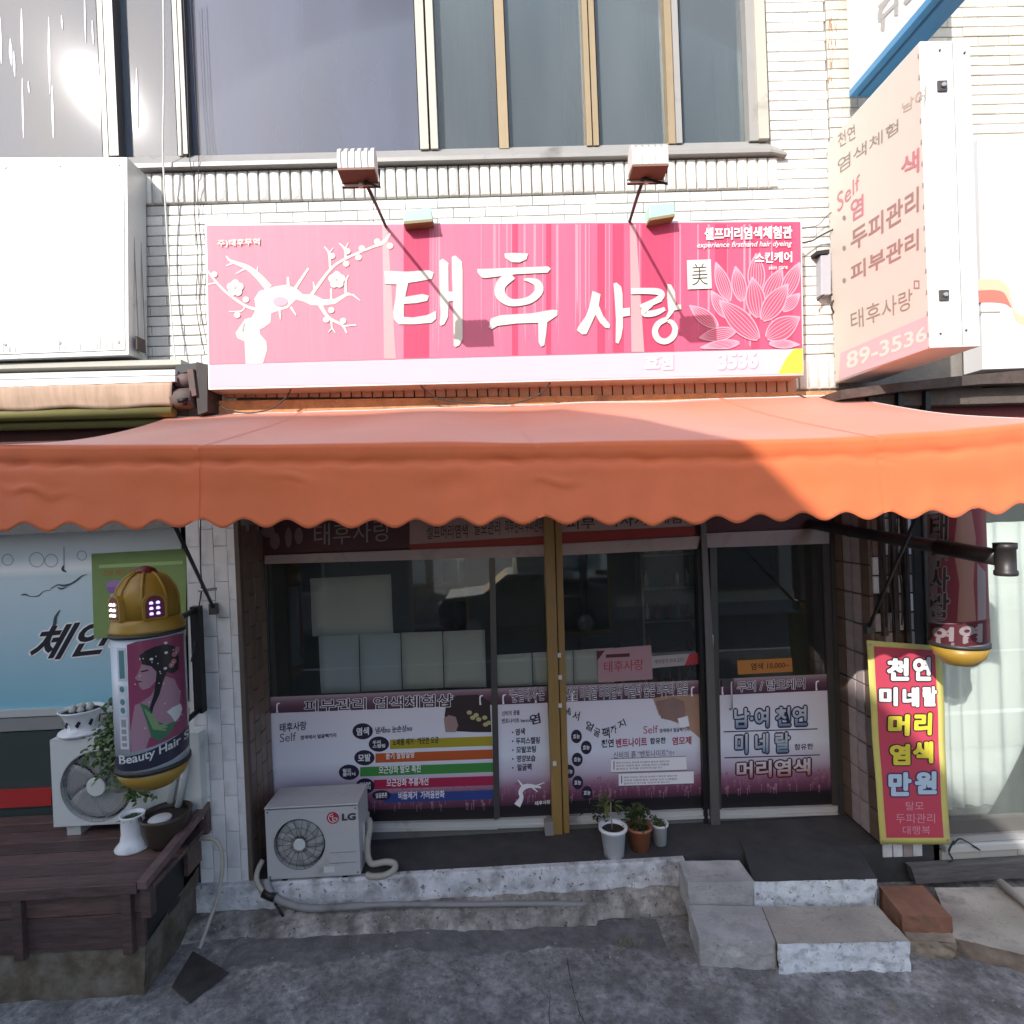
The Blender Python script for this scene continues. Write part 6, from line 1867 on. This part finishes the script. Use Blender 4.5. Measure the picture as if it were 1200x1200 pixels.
# outdoor unit standing on the deck
bx0, bx1, by0, bz0, bz1 = at(61, 930, -0.06).x, at(236, 930, -0.06).x, -0.06, DZ + 0.075, at(150, 863, -0.06).z
a2 = thing('air_conditioner', 'large white outdoor air conditioner unit standing on the dark wooden deck', 'air conditioner', (bx0, by0, DZ))
shell(bx0, bx1, by0, by0 + 0.34, bz0, bz1).build('case', ACW2, a2)
c = at(113, 922, by0)
front_with_hole(bx0 + 0.004, bx1 - 0.004, bz0 + 0.005, bz1 - 0.005, by0, c, min(0.31, c.z - bz0 - 0.02, bz1 - c.z - 0.02)).build('front_panel', ACW2, a2)
fan(a2, c, min(0.305, c.z - bz0 - 0.025, bz1 - c.z - 0.025), 5, 12, 0.07, by0, mat('pale_grille_wire', (0.30, 0.31, 0.30), 0.5))
for x in (bx0 + 0.13, bx1 - 0.2):
    MB().box(x - 0.05, x + 0.05, by0 + 0.02, by0 + 0.32, DZ, bz0).build('foot', ALU_W, a2)
for k, (xa, ya, xb, yb) in enumerate(((206, 900, 200, 940), (217, 902, 209, 945))):
    MB().tube([at(xa, ya - 20, -0.08), at(xa, ya, -0.09), at(xb, yb, -0.10)], 0.024, 8).build('lagged_pipe', ACW2, a2)

# pots on the deck
c4 = at(101, 852, 0.10)
c4 = Vector((c4.x, 0.06, bz1 + 0.0))
t = thing('teacup_planter', 'white cup-shaped planter with a dark pattern on the deck unit', 'planter', c4)
MB().lathe(c4, [(0.13, 0.0), (0.155, 0.018), (0.15, 0.03), (0.10, 0.035), (0.085, 0.06), (0.11, 0.12), (0.135, 0.17), (0.15, 0.185), (0.14, 0.19), (0.125, 0.17)], 28, capt=False).build('cup', POTW, t)
MB().lathe(c4 + Vector((0, 0, 0.165)), [(0.001, 0.006), (0.125, 0.0)], 16, capb=False, capt=False).build('soil', SOIL, t)
pm = MB()
for k in range(9):
    a = k * 0.7 + 0.2
    r_ = 0.115
    pm.faces([c4 + Vector((r_ * 1.02 * math.cos(a + da), r_ * 1.02 * math.sin(a + da), 0.10 + dz)) for da, dz in ((-0.16, -0.01), (0.0, -0.03), (0.17, 0.01), (0.03, 0.025))], [(0, 1, 2, 3)])
pm.build('pattern_print', NAVY, t)
for k in range(6):
    a = k * 1.05
    MB().lathe(c4 + Vector((0.06 * math.cos(a), 0.06 * math.sin(a), 0.17)), [(0.018, 0), (0.026, 0.02), (0.016, 0.04), (0.002, 0.046)], 8).build('pebble', mat('pale_pebble', (0.5, 0.49, 0.46), 0.8) if k == 0 else bpy.data.materials['pale_pebble'], t)
# ivy trailing from behind over the unit's face
iv = thing('trailing_ivy', 'green ivy trailing over the front of the deck unit behind the barber lamp', 'plant', at(130, 860, -0.1))
ri = random.Random(8)
strands = [[(140, 818), (136, 838), (128, 858), (121, 880), (117, 905)], [(142, 820), (138, 845), (133, 870), (131, 895), (135, 920)], [(146, 822), (144, 850), (143, 885), (148, 915), (156, 930)], [(150, 835), (152, 870), (156, 905), (166, 928)], [(132, 838), (124, 856), (112, 872), (107, 888)], [(158, 850), (162, 890), (170, 915), (176, 930)]]
tb, lbs = MB(), [MB(), MB(), MB()]
for s_ in strands:
    path = [at(x, y, -0.04 - 0.10 * min(1, i / 2)) for i, (x, y) in enumerate(s_)]
    pth = [Vector(p) for p in smooth_path([tuple(p) for p in path], 6)]
    tb.tube(pth, 0.003, 5)
    for p in pth:
        for _ in range(4):
            d = Vector((ri.uniform(-1, 1), ri.uniform(-1, 0.1), ri.uniform(-1, 0.6)))
            leaf_shape(ri.choice((lbs[0], lbs[0], lbs[1], lbs[2])), p + Vector((ri.gauss(0, 0.03), ri.gauss(-0.02, 0.02), ri.gauss(0, 0.03))), d, Vector((0, -0.5, 1)), ri.uniform(0.025, 0.05), ri.uniform(0.02, 0.034), 0.3)
tb.build('stem', STEM, iv)
for m_, b_ in zip([mat('ivy_' + n_, c_, 0.5, transl=0.2) for n_, c_ in (('mid', (0.06, 0.12, 0.03)), ('dark', (0.035, 0.07, 0.02)), ('light', (0.16, 0.22, 0.07)))], lbs):
    b_.build('leaves', m_, iv, kind='stuff')
c5 = gz(157, 992, DZ)
t = thing('flared_planter', 'white planter with a flared foot on the deck beside the brown bowl', 'planter', c5)
MB().lathe(c5, [(0.115, 0.0), (0.118, 0.012), (0.085, 0.05), (0.074, 0.10), (0.075, 0.22), (0.082, 0.235), (0.070, 0.235), (0.062, 0.21)], 26, capt=False).build('pot', POTW, t)
mb = MB()
for k in range(26):
    a = ri.uniform(0, 6.28)
    leaf_shape(mb, c5 + Vector((ri.gauss(0, 0.02), ri.gauss(0, 0.02), 0.20)), Vector((math.cos(a), math.sin(a), 0.7)), Vector((0, 0, 1)), 0.06, 0.02, 0.5)
mb.build('leaves', LEAFS[0], t, kind='stuff')
c6 = gz(196, 988, DZ)
t = thing('brown_bowl', 'wide dark brown bowl with a white disc inside on the wooden deck', 'bowl', c6)
MB().lathe(c6, [(0.10, 0.0), (0.135, 0.05), (0.155, 0.12), (0.163, 0.20), (0.17, 0.225), (0.155, 0.225), (0.15, 0.195)], 30, capt=False).build('bowl', mat('brown_glaze', (0.052, 0.035, 0.026), 0.4, var=0.1), t)
MB().lathe(c6 + Vector((0, 0, 0.185)), [(0.001, 0.0), (0.151, 0.0)], 24, capb=False, capt=False).build('soil', SOIL, t)
MB().lathe(c6 + Vector((-0.02, -0.04, 0.19)), [(0.001, 0.014), (0.07, 0.014), (0.076, 0.006), (0.076, 0.0)], 22, capb=False).build('white_disc', WHITE, t)

wd = thing('weed', 'small dry yellowish weed in the gutter where the drain hose ends', 'weed', gz(735, 1106, 0.0))
mb = MB()
for k in range(26):
    a = ri.uniform(0, 6.28)
    p = gz(735 + ri.gauss(0, 7), 1106 + ri.gauss(0, 2), 0.0)
    leaf_shape(mb, p, Vector((math.cos(a), math.sin(a), ri.uniform(0.5, 1.6))), Vector((0, 0, 1)), ri.uniform(0.02, 0.045), 0.008, 0.3)
mb.build('leaves', mat('dry_weed', (0.20, 0.18, 0.07), 0.7), wd, kind='stuff')
# ------------------------------------------------------------------ barber lamps
YEL = mat('yellow_plastic_cap', (0.36, 0.215, 0.03), 0.4, var=0.08, dirt=0.2, dcol=(0.15, 0.09, 0.03))
REDC = mat('dark_red_plastic', (0.16, 0.018, 0.02), 0.4)
RIMB = mat('black_rubber_rim', (0.03, 0.03, 0.03), 0.5)
BODY = mat('pale_blue_drum', (0.58, 0.64, 0.72), 0.25, var=0.03)
LEDW = mat('white_led', (0.9, 0.95, 0.9), 0.4, emit=1.6, ecol=(0.85, 1.0, 0.85))
LEDB = mat('blue_led', (0.3, 0.3, 1.0), 0.4, emit=2.0, ecol=(0.25, 0.25, 1.0))


def drum_surf(ax_px, half, cx, cy, R, zref):
    """wraps picture columns round a drum: px -> angle, py -> height"""
    th0 = math.atan2(CAM.x - cx, cy - CAM.y)

    def f(off):
        def g_(px, py):
            a = math.asin(max(-0.985, min(0.985, (px - ax_px(py)) / half))) + th0
            return Vector((cx + (R + off) * math.sin(a), cy - (R + off) * math.cos(a), zref(px, py)))
        return g_
    return f


def barber_lamp(lab, px, ytop, ybot, R, Y, with_cap, wpx):
    c = at(px, (ytop + ybot) / 2, Y)
    zt_, zb__ = at(px, ytop, Y).z, at(px, ybot, Y).z
    t = thing('barber_lamp', lab, 'barber lamp', Vector((c.x, Y, zb__)), 'barber lamps on the pillars')
    o = Vector((c.x, Y, 0))
    MB().lathe(o, [(R, zb__), (R, zt_)], 40).build('drum', BODY, t)
    MB().lathe(o, [(R * 0.99, zb__ - 0.022), (R * 1.04, zb__ - 0.022), (R * 1.04, zb__ + 0.006), (R * 0.99, zb__ + 0.006)], 40).build('lower_rim', RIMB, t)
    MB().lathe(o, [(R * 0.18, zb__ - 0.165), (R * 0.58, zb__ - 0.15), (R * 0.88, zb__ - 0.095), (R * 1.02, zb__ - 0.024)], 36).build('bottom_bowl', YEL, t)
    MB().lathe(o, [(R * 1.05, zt_ - 0.012), (R * 1.08, zt_ - 0.004), (R * 1.05, zt_ + 0.012)], 40).build('upper_rim', RIMB, t)
    k = 0.92
    MB().lathe(o, [(R * 1.05, zt_ + 0.012), (R * 1.03, zt_ + 0.03), (R * 0.98, zt_ + 0.075 * k), (R * 0.93, zt_ + 0.10 * k), (R * 0.90, zt_ + 0.105 * k)], 40).build('brim', YEL, t)
    MB().lathe(o, [(R * 0.88, zt_ + 0.10 * k), (R * 0.86, zt_ + 0.24 * k), (R * 0.76, zt_ + 0.31 * k), (R * 0.55, zt_ + 0.375 * k), (R * 0.30, zt_ + 0.41 * k)], 16, smooth=True).build('dome', YEL, t)
    MB().lathe(o, [(R * 0.31, zt_ + 0.405 * k), (R * 0.29, zt_ + 0.43 * k), (R * 0.10, zt_ + 0.452 * k), (0.004, zt_ + 0.455 * k)], 20).build('top_knob', REDC, t)
    if with_cap:
        for j, led in ((-1.5 - 0.62, LEDW), (-1.5 + 0.68, LEDB), (1.57, LEDW)):   # arched dormers with six lights each
            d = Vector((math.cos(j), math.sin(j), 0))
            s = Vector((-d.y, d.x, 0))
            if d.dot(Vector((0, -1, 0))) > 0 and s.x < 0:
                s = -s
            zz = zt_ + 0.115 * k
            w, h = 0.056 * k, 0.15 * k
            arch = [(-w, 0), (w, 0), (w, h * 0.62)] + [(w * math.cos(a), h * 0.62 + h * 0.38 * math.sin(a)) for a in (0.5, 1.0, 1.57, 2.14, 2.64)] + [(-w, h * 0.62)]
            MB().prism([o + d * (R * 0.80) + s * (x * 1.28) + Vector((0, 0, zz - 0.008 + y * 1.16)) for x, y in arch], d * (R * 0.16)).build('dormer', YEL, t)
            MB().prism([o + d * (R * 0.80) + s * x + Vector((0, 0, zz + y)) for x, y in arch], d * (R * 0.175)).build('dormer_panel', REDC, t)
            for a in (-0.022, 0.018):
                for b in range(3):
                    MB().lathe(o + d * (R * 0.982) + s * (a * k) + Vector((0, 0, zz + (0.03 + b * 0.036) * k)), [(0.010, -0.008), (0.011, 0.0), (0.006, 0.008)], 8).build('led', led, t)
        for a in range(8):
            an = a * math.pi / 4 + 0.4
            d = Vector((math.cos(an), math.sin(an), 0))
            MB().tube([o + d * R * f_ + Vector((0, 0, zt_ + z_ * k)) for f_, z_ in ((0.885, 0.11), (0.865, 0.24), (0.765, 0.31), (0.55, 0.378), (0.31, 0.41))], 0.010, 6).build('dome_rib', YEL, t)
    # bracket: upright plate on the wall and two short arms
    y1 = -0.045
    wx = at(wpx, (ytop + ybot) / 2, y1).x
    MB().box(wx - 0.03, wx + 0.03, y1 - 0.03, y1 + 0.04, zb__ + 0.10, zt_ + 0.06).build('wall_plate', BLACKM, t)
    for zz in (zb__ + 0.08, zt_ - 0.01):
        MB().tube([(c.x, Y + R * 0.9, zz), (wx, y1 - 0.01, zz + 0.045)], 0.02, 6).build('bracket_arm', BLACKM, t)
    return t, c, zt_, zb__


Yb = -0.62
bl, bc, zt1, zb1 = barber_lamp('hanging barber lamp with a lit yellow dome and a printed woman on its drum', 177, 739, 890, 0.204, Yb, True, 234)
half1 = 46.0
DS = drum_surf(lambda y: 176.5, half1, bc.x, Yb, 0.204, lambda px, py: zb1 + (zt1 - zb1) * (905 + (177 - px) * 0.06 - py) / 161.0)
R6 = lambda x, y: (110 + x / 4, 640 + y / 4)
AR = {n_: mat('drum_print_' + n_, c_, 0.3) for n_, c_ in dict(magenta=(0.26, 0.055, 0.12), hair=(0.018, 0.018, 0.02), skin=(0.36, 0.21, 0.27), green=(0.05, 0.17, 0.09), stripe=(0.22, 0.33, 0.16), navy=(0.03, 0.03, 0.055), teal=(0.10, 0.24, 0.27), white=(0.62, 0.64, 0.66), grey=(0.30, 0.30, 0.33), flower=(0.42, 0.18, 0.20)).items()}


def dprint(name, pts, key, off):
    MB().flat([R6(*p) for p in pts], DS(off), 4.0).build(name, AR[key], bl)


dprint('backdrop_print', [(165, 455), (210, 440), (300, 430), (400, 425), (440, 430), (440, 905), (160, 965)], 'magenta', 0.0015)
dprint('body_print', [(190, 740), (160, 880), (165, 965), (230, 950), (250, 900), (300, 880), (395, 850), (400, 770), (410, 720), (380, 640), (320, 610), (295, 650), (265, 700), (215, 730)], 'skin', 0.0022)
dprint('face_print', [(228, 548), (214, 585), (195, 612), (210, 625), (212, 640), (216, 655), (228, 670), (262, 662), (292, 632), (298, 585), (272, 560)], 'skin', 0.0026)
dprint('hair_print', [(222, 505), (250, 485), (290, 470), (345, 462), (385, 480), (408, 540), (402, 600), (375, 612), (345, 600), (325, 640), (305, 700), (275, 755), (262, 805), (252, 770), (278, 700), (290, 640), (296, 590), (272, 560), (232, 548)], 'hair', 0.0030)
dprint('dress_print', [(213, 728), (250, 748), (285, 825), (330, 850), (385, 845), (350, 895), (295, 925), (258, 895), (240, 820)], 'green', 0.0030)
for k in range(3):
    dprint('dress_stripe_print', [(232 + k * 14, 760 + k * 12), (240 + k * 14, 762 + k * 12), (276 + k * 12, 850 - k * 2), (330 + k * 6, 872 - k * 14), (328 + k * 6, 880 - k * 14), (268 + k * 12, 862 - k * 2)], 'stripe', 0.0035 + k * 0.0002)
dprint('hand_print', [(335, 790), (365, 775), (405, 770), (412, 800), (400, 830), (372, 850), (360, 820)], 'white', 0.0037)
for x, y in ((275, 527), (345, 505), (338, 580), (345, 458)):
    MB().flat([R6(*p) for p in circle(x, y, 9, 7, 8)], DS(0.0042), 4).build('hair_flower_print', AR['white'], bl)
for x, y in ((385, 520), (380, 555), (400, 500), (368, 570)):
    MB().flat([R6(*p) for p in circle(x, y, 14, 14, 9)], DS(0.0041), 4).build('petal_print', AR['flower'], bl)
rs = random.Random(4)
sn = MB()
for k in range(24):
    x, y = rs.uniform(180, 425), rs.uniform(480, 880)
    sn.flat([R6(*p) for p in circle(x, y, 3.5, 3.5, 6)], DS(0.0045 + k * 1e-5))
sn.build('dot_print', AR['white'], bl, kind='stuff')
eb = MB()
for q in ([(222, 580), (255, 574), (262, 580), (228, 586)], [(205, 628), (226, 626), (226, 631), (205, 633)]):
    eb.flat([R6(*p) for p in q], DS(0.0046), 4)
eb.build('eye_print', AR['hair'], bl)
dprint('strip_print', [(118, 472), (158, 470), (158, 625), (118, 630)], 'white', 0.0020)
dprint('letter_print', [(126, 484), (150, 482), (150, 614), (126, 618)], 'teal', 0.0026)
for (a, b, c_, d_) in ((118, 650, 152, 690), (116, 705, 152, 790), (116, 800, 155, 950)):
    dprint('strip_print', [(a, b), (c_, b - 2), (c_, d_), (a, d_ + 3)], 'white', 0.0020)
for cx, cy, r in ((134, 668, 15), (134, 728, 15), (134, 768, 15)):
    MB().flat([R6(*p) for p in circle(cx, cy, 11, r, 12)], DS(0.0026), 4).build('letter_print', AR['teal'], bl)
for (a, b, c_, d_) in ((124, 812, 146, 848), (124, 858, 146, 880), (124, 890, 146, 912), (124, 922, 146, 940)):
    dprint('letter_print', [(a, b), (c_, b - 2), (c_, d_ - 2), (a, d_)], 'grey', 0.0026)
MB().flat([R6(*p) for p in ((86, 1000), (150, 985), (250, 960), (350, 930), (448, 900), (448, 955), (440, 1000), (350, 1028), (250, 1045), (150, 1055), (86, 1060))], DS(0.0030), 4).build('band_print', AR['navy'], bl)
text('Beauty Hair S', [R6(108, 985), R6(440, 915), R6(440, 965), R6(108, 1038)], DS(0.0042), AR['white'], bl, bold=0.02, ref=0)

br_, rc, zt2, zb2_ = barber_lamp('dim barber lamp half hidden by the valance above the red banner', 1121, 590, 752, 0.170, -0.44, False, 1105)
DS2 = drum_surf(lambda y: 1121 + (y - 690) * 0.055, 37.5, rc.x, -0.44, 0.170, lambda px, py: zb2_ + (zt2 - zb2_) * (764 + (px - 1121) * 0.10 - py) / 168.0)
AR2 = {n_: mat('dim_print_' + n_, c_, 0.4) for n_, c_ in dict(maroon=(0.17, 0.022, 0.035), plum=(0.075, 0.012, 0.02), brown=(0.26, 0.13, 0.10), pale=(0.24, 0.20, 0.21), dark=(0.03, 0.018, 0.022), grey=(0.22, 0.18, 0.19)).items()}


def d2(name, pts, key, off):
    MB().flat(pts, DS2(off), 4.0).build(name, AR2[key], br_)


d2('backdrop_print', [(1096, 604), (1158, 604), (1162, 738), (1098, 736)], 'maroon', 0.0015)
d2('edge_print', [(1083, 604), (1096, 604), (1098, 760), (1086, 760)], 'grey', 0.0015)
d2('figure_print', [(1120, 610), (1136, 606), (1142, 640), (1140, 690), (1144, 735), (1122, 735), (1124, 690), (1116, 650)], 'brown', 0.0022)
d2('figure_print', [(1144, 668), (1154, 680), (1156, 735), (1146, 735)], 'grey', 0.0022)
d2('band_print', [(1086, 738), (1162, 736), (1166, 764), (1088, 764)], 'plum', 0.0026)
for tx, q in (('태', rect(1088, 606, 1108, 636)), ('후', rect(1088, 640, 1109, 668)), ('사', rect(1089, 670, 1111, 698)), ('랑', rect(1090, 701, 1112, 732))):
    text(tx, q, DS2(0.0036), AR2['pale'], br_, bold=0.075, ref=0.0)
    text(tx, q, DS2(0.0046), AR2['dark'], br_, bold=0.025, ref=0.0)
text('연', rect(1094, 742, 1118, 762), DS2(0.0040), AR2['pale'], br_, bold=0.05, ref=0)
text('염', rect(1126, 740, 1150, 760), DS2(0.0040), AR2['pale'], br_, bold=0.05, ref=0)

# ------------------------------------------------------------------ red banner
bn = thing('banner', 'red hanging banner with a yellow border and big outlined hangul', 'banner', at(1030, 990, -0.08))
BQ = [(1015, 750), (1103, 757), (1113, 989), (1031, 989)]
B4 = [at(x, y, -0.085) for x, y in BQ]


def bend(p, off=0.0):
    z_ = p.z
    return p + Vector((0, 0.004 * math.sin(z_ * 5.0 + p.x * 3) + 0.002 * math.sin(z_ * 13) - off, 0))


SB = lambda off: (lambda x, y: bend(at(x, y, -0.085), off))
MB().grid(lambda u, v: bend(B4[0].lerp(B4[1], u).lerp(B4[3].lerp(B4[2], u), v)), 16, 40).build('sheet', mat('yellow_banner_border', (0.58, 0.52, 0.15), 0.55, var=0.06, dirt=0.12, dcol=(0.4, 0.35, 0.2)), bn, solid=0.002)
MB().flat([(1023, 757), (1095, 762), (1105, 981), (1038, 981)], SB(0.0032), 10).build('red_field', mat('red_banner_field', (0.50, 0.055, 0.095), 0.5, var=0.05), bn)
KB, WB, YB_, BB, PB = (mat(n_, c_, 0.5) for n_, c_ in (('banner_black', (0.015, 0.012, 0.015)), ('banner_white', (0.68, 0.68, 0.68)), ('banner_yellow', (0.66, 0.56, 0.05)), ('banner_pale_blue', (0.45, 0.58, 0.68)), ('banner_pale_pink', (0.62, 0.30, 0.36))))
NB = mat('banner_navy', (0.02, 0.03, 0.12), 0.5)
for tx, x0, y0, x1, y1, o_, f_ in (('천', 1040, 772, 1063, 796, KB, WB), ('연', 1070, 771, 1089, 796, KB, WB), ('미', 1031, 806, 1050, 826, KB, WB), ('네', 1058, 806, 1075, 827, KB, WB), ('랄', 1081, 805, 1096, 826, KB, WB),
                                   ('머', 1042, 838, 1064, 861, KB, YB_), ('리', 1072, 836, 1090, 860, KB, YB_), ('염', 1044, 873, 1065, 895, KB, YB_), ('색', 1071, 870, 1092, 893, KB, YB_), ('만', 1042, 906, 1066, 931, NB, BB), ('원', 1073, 905, 1096, 929, NB, BB)):
    text(tx, rect(x0, y0, x1, y1), SB(0.0050), o_, bn, bold=0.11, ref=0.0)
    text(tx, rect(x0, y0, x1, y1), SB(0.0062), f_, bn, bold=0.055, ref=0.0)
text('탈모', rect(1061, 939, 1082, 949), SB(0.005), PB, bn)
text('두피관리', rect(1049, 953, 1095, 964), SB(0.005), PB, bn)
text('대행복', rect(1057, 967, 1089, 977), SB(0.005), PB, bn)
for px, py in ((1019, 755), (1100, 761), (1110, 984), (1034, 984)):
    p = SB(0.004)(px, py)
    MB().lathe(p, [(0.010, -0.002), (0.010, 0.002)], 10, axis='y').build('eyelet', ALU, bn)

# ------------------------------------------------------------------ cables


def cable(lab, pts, r, m, sm=6):
    p = [at(x, y, Y) for x, y, Y in pts]
    p = [Vector(q) for q in smooth_path([tuple(q) for q in p], sm)] if len(p) > 2 else p
    return MB().tube(p, r, 6).build('cable', m, None, label=lab, cat='cable', group='cables on the shop front')


cable('long white cable hanging past the upper window down to the rolled awning', [(191, -40, -0.10), (192, 90, -0.11), (191, 180, -0.12), (196, 280, -0.06), (200, 360, -0.06), (206, 432, -0.10)], 0.006, CABLE_W)
cable('thin dark cable dropping from the upper window to the brick edge of the sign', [(214, -20, -0.06), (219, 90, -0.06), (222, 182, -0.09), (227, 210, -0.05), (228, 255, -0.03), (232, 300, -0.03), (230, 360, -0.03), (240, 415, -0.04)], 0.0032, CABLE_D)
cable('second thin dark cable beside the long white cable', [(222, -20, -0.05), (230, 130, -0.05), (233, 178, -0.08), (232, 240, -0.03), (236, 300, -0.03), (234, 350, -0.03), (238, 380, -0.03)], 0.0028, CABLE_D)
cable('dark cable sagging under the sign below the plum tree', [(244, 462, -0.12), (262, 478, -0.14), (290, 484, -0.14), (320, 478, -0.14), (338, 462, -0.16), (341, 452, -0.2)], 0.005, CABLE_D)
cable('dark cable sagging under the middle of the sign', [(493, 452, -0.2), (503, 461, -0.16), (520, 469, -0.14), (560, 472, -0.14), (600, 473, -0.14), (632, 462, -0.16), (645, 448, -0.2)], 0.005, CABLE_D)
cable('tangled dark wire between the pink sign and the box sign', [(938, 285, -0.1), (952, 282, -0.06), (962, 276, -0.06), (978, 268, -0.1)], 0.006, CABLE_D)
cable('thin wire rising from the pink sign towards the box sign', [(940, 268, -0.1), (958, 264, -0.05), (968, 254, -0.06), (978, 246, -0.1)], 0.003, CABLE_D)
cable('black wire knot beside the grey switch box', [(958, 352, -0.08), (968, 344, -0.06), (979, 348, -0.06), (974, 358, -0.08), (980, 372, -0.06)], 0.007, CABLE_D)
cable('black wire running down the white tiled column to the barber lamp', [(235, 600, -0.01), (235, 660, -0.02), (236, 690, -0.04), (231, 725, -0.06), (228, 755, -0.08), (224, 775, -0.3)], 0.005, CABLE_D)
cable('twisted black wire below the red banner by the window sill', [(1117, 990, -0.06), (1124, 983, -0.06), (1134, 987, -0.06), (1148, 996, -0.05)], 0.006, CABLE_D)
cable('loose end of black wire hanging under the red banner', [(1118, 985, -0.06), (1112, 998, -0.06), (1116, 1008, -0.06), (1104, 1014, -0.06)], 0.007, CABLE_D)
cable('orange-lit cable end at the corner of the awning by the box sign', [(934, 462, -0.16), (952, 468, -0.15), (975, 464, -0.15), (990, 462, -0.15)], 0.005, CABLE_D)
rw = random.Random(6)
for k in range(5):
    x = 1034 + k * 9
    cable(('tall', 'second', 'middle', 'fourth', 'last')[k] + ' black wire hanging loose on the dark pillar above the red banner', [(x, 600, -0.02), (x + rw.uniform(-3, 3), 650, -0.04), (x + 3 + rw.uniform(-3, 3), 690, -0.04), (x + 5, 735 + rw.uniform(-10, 10), -0.03)], 0.006, CABLE_D)
tx_ = thing('switch_box', 'small grey switch box on the brick between the pink sign and the box sign', 'box', at(968, 330, -0.04))
MB().slab([(962, 299), (974, 298), (974, 345), (962, 346)], -0.07, 0.0).build('case', mat('grey_box', (0.36, 0.36, 0.40), 0.5, var=0.05), tx_, bevel=0.004)
MB().slab([(957, 294), (972, 292), (972, 297), (957, 298)], -0.08, 0.0).build('bracket', BLACKM, tx_)

# rust that has run down the joint beside the blue sign, and grime under the light box edge
rr_ = random.Random(9)
RUSTM = mat('rust_run', (0.33, 0.17, 0.08), 0.8, var=0.4, vs=30)
rs_ = MB()
k_ = 0
for i in range(26):
    x, y = 974 + rr_.gauss(0, 2.5), rr_.uniform(14, 96)
    l, w = rr_.uniform(3, 13), rr_.uniform(0.5, 1.6)
    add_strokes(rs_, [[(x, y, 0.4), (x + rr_.uniform(-1, 1), y + l * 0.5, w), (x + rr_.uniform(-1, 1), y + l, 0.3)]], lambda a, b: (a, b), lambda k: on(-0.004, 0.001 + i * 3e-5), 0, 0.0003)
rs_.build('rust_stain', RUSTM, bld, kind='stuff')
gr_ = MB()
for i in range(34):
    x = rr_.uniform(2, 146)
    l, w = rr_.uniform(4, 22), rr_.uniform(0.4, 1.3)
    y = 411 - x * 0.03 + 2
    add_strokes(gr_, [[(x, y - l, 0.3), (x, y - l * 0.4, w), (x, y, w * 1.2)]], lambda a, b: (a, b), lambda k: on(-0.246, 0.001 + i * 3e-5), 0, 0.0003)
gr_.build('grime_streak', mat('faint_grime', (0.50, 0.48, 0.44), 0.8), wl, kind='stuff')
for px, py in ((6, 196), (70, 194), (139, 193), (6, 404), (70, 402), (139, 401)):
    p = at(px, py, -0.247)
    MB().lathe(p, [(0.010, -0.003), (0.012, 0.0)], 8, axis='y').build('screw', GREYM, wl)
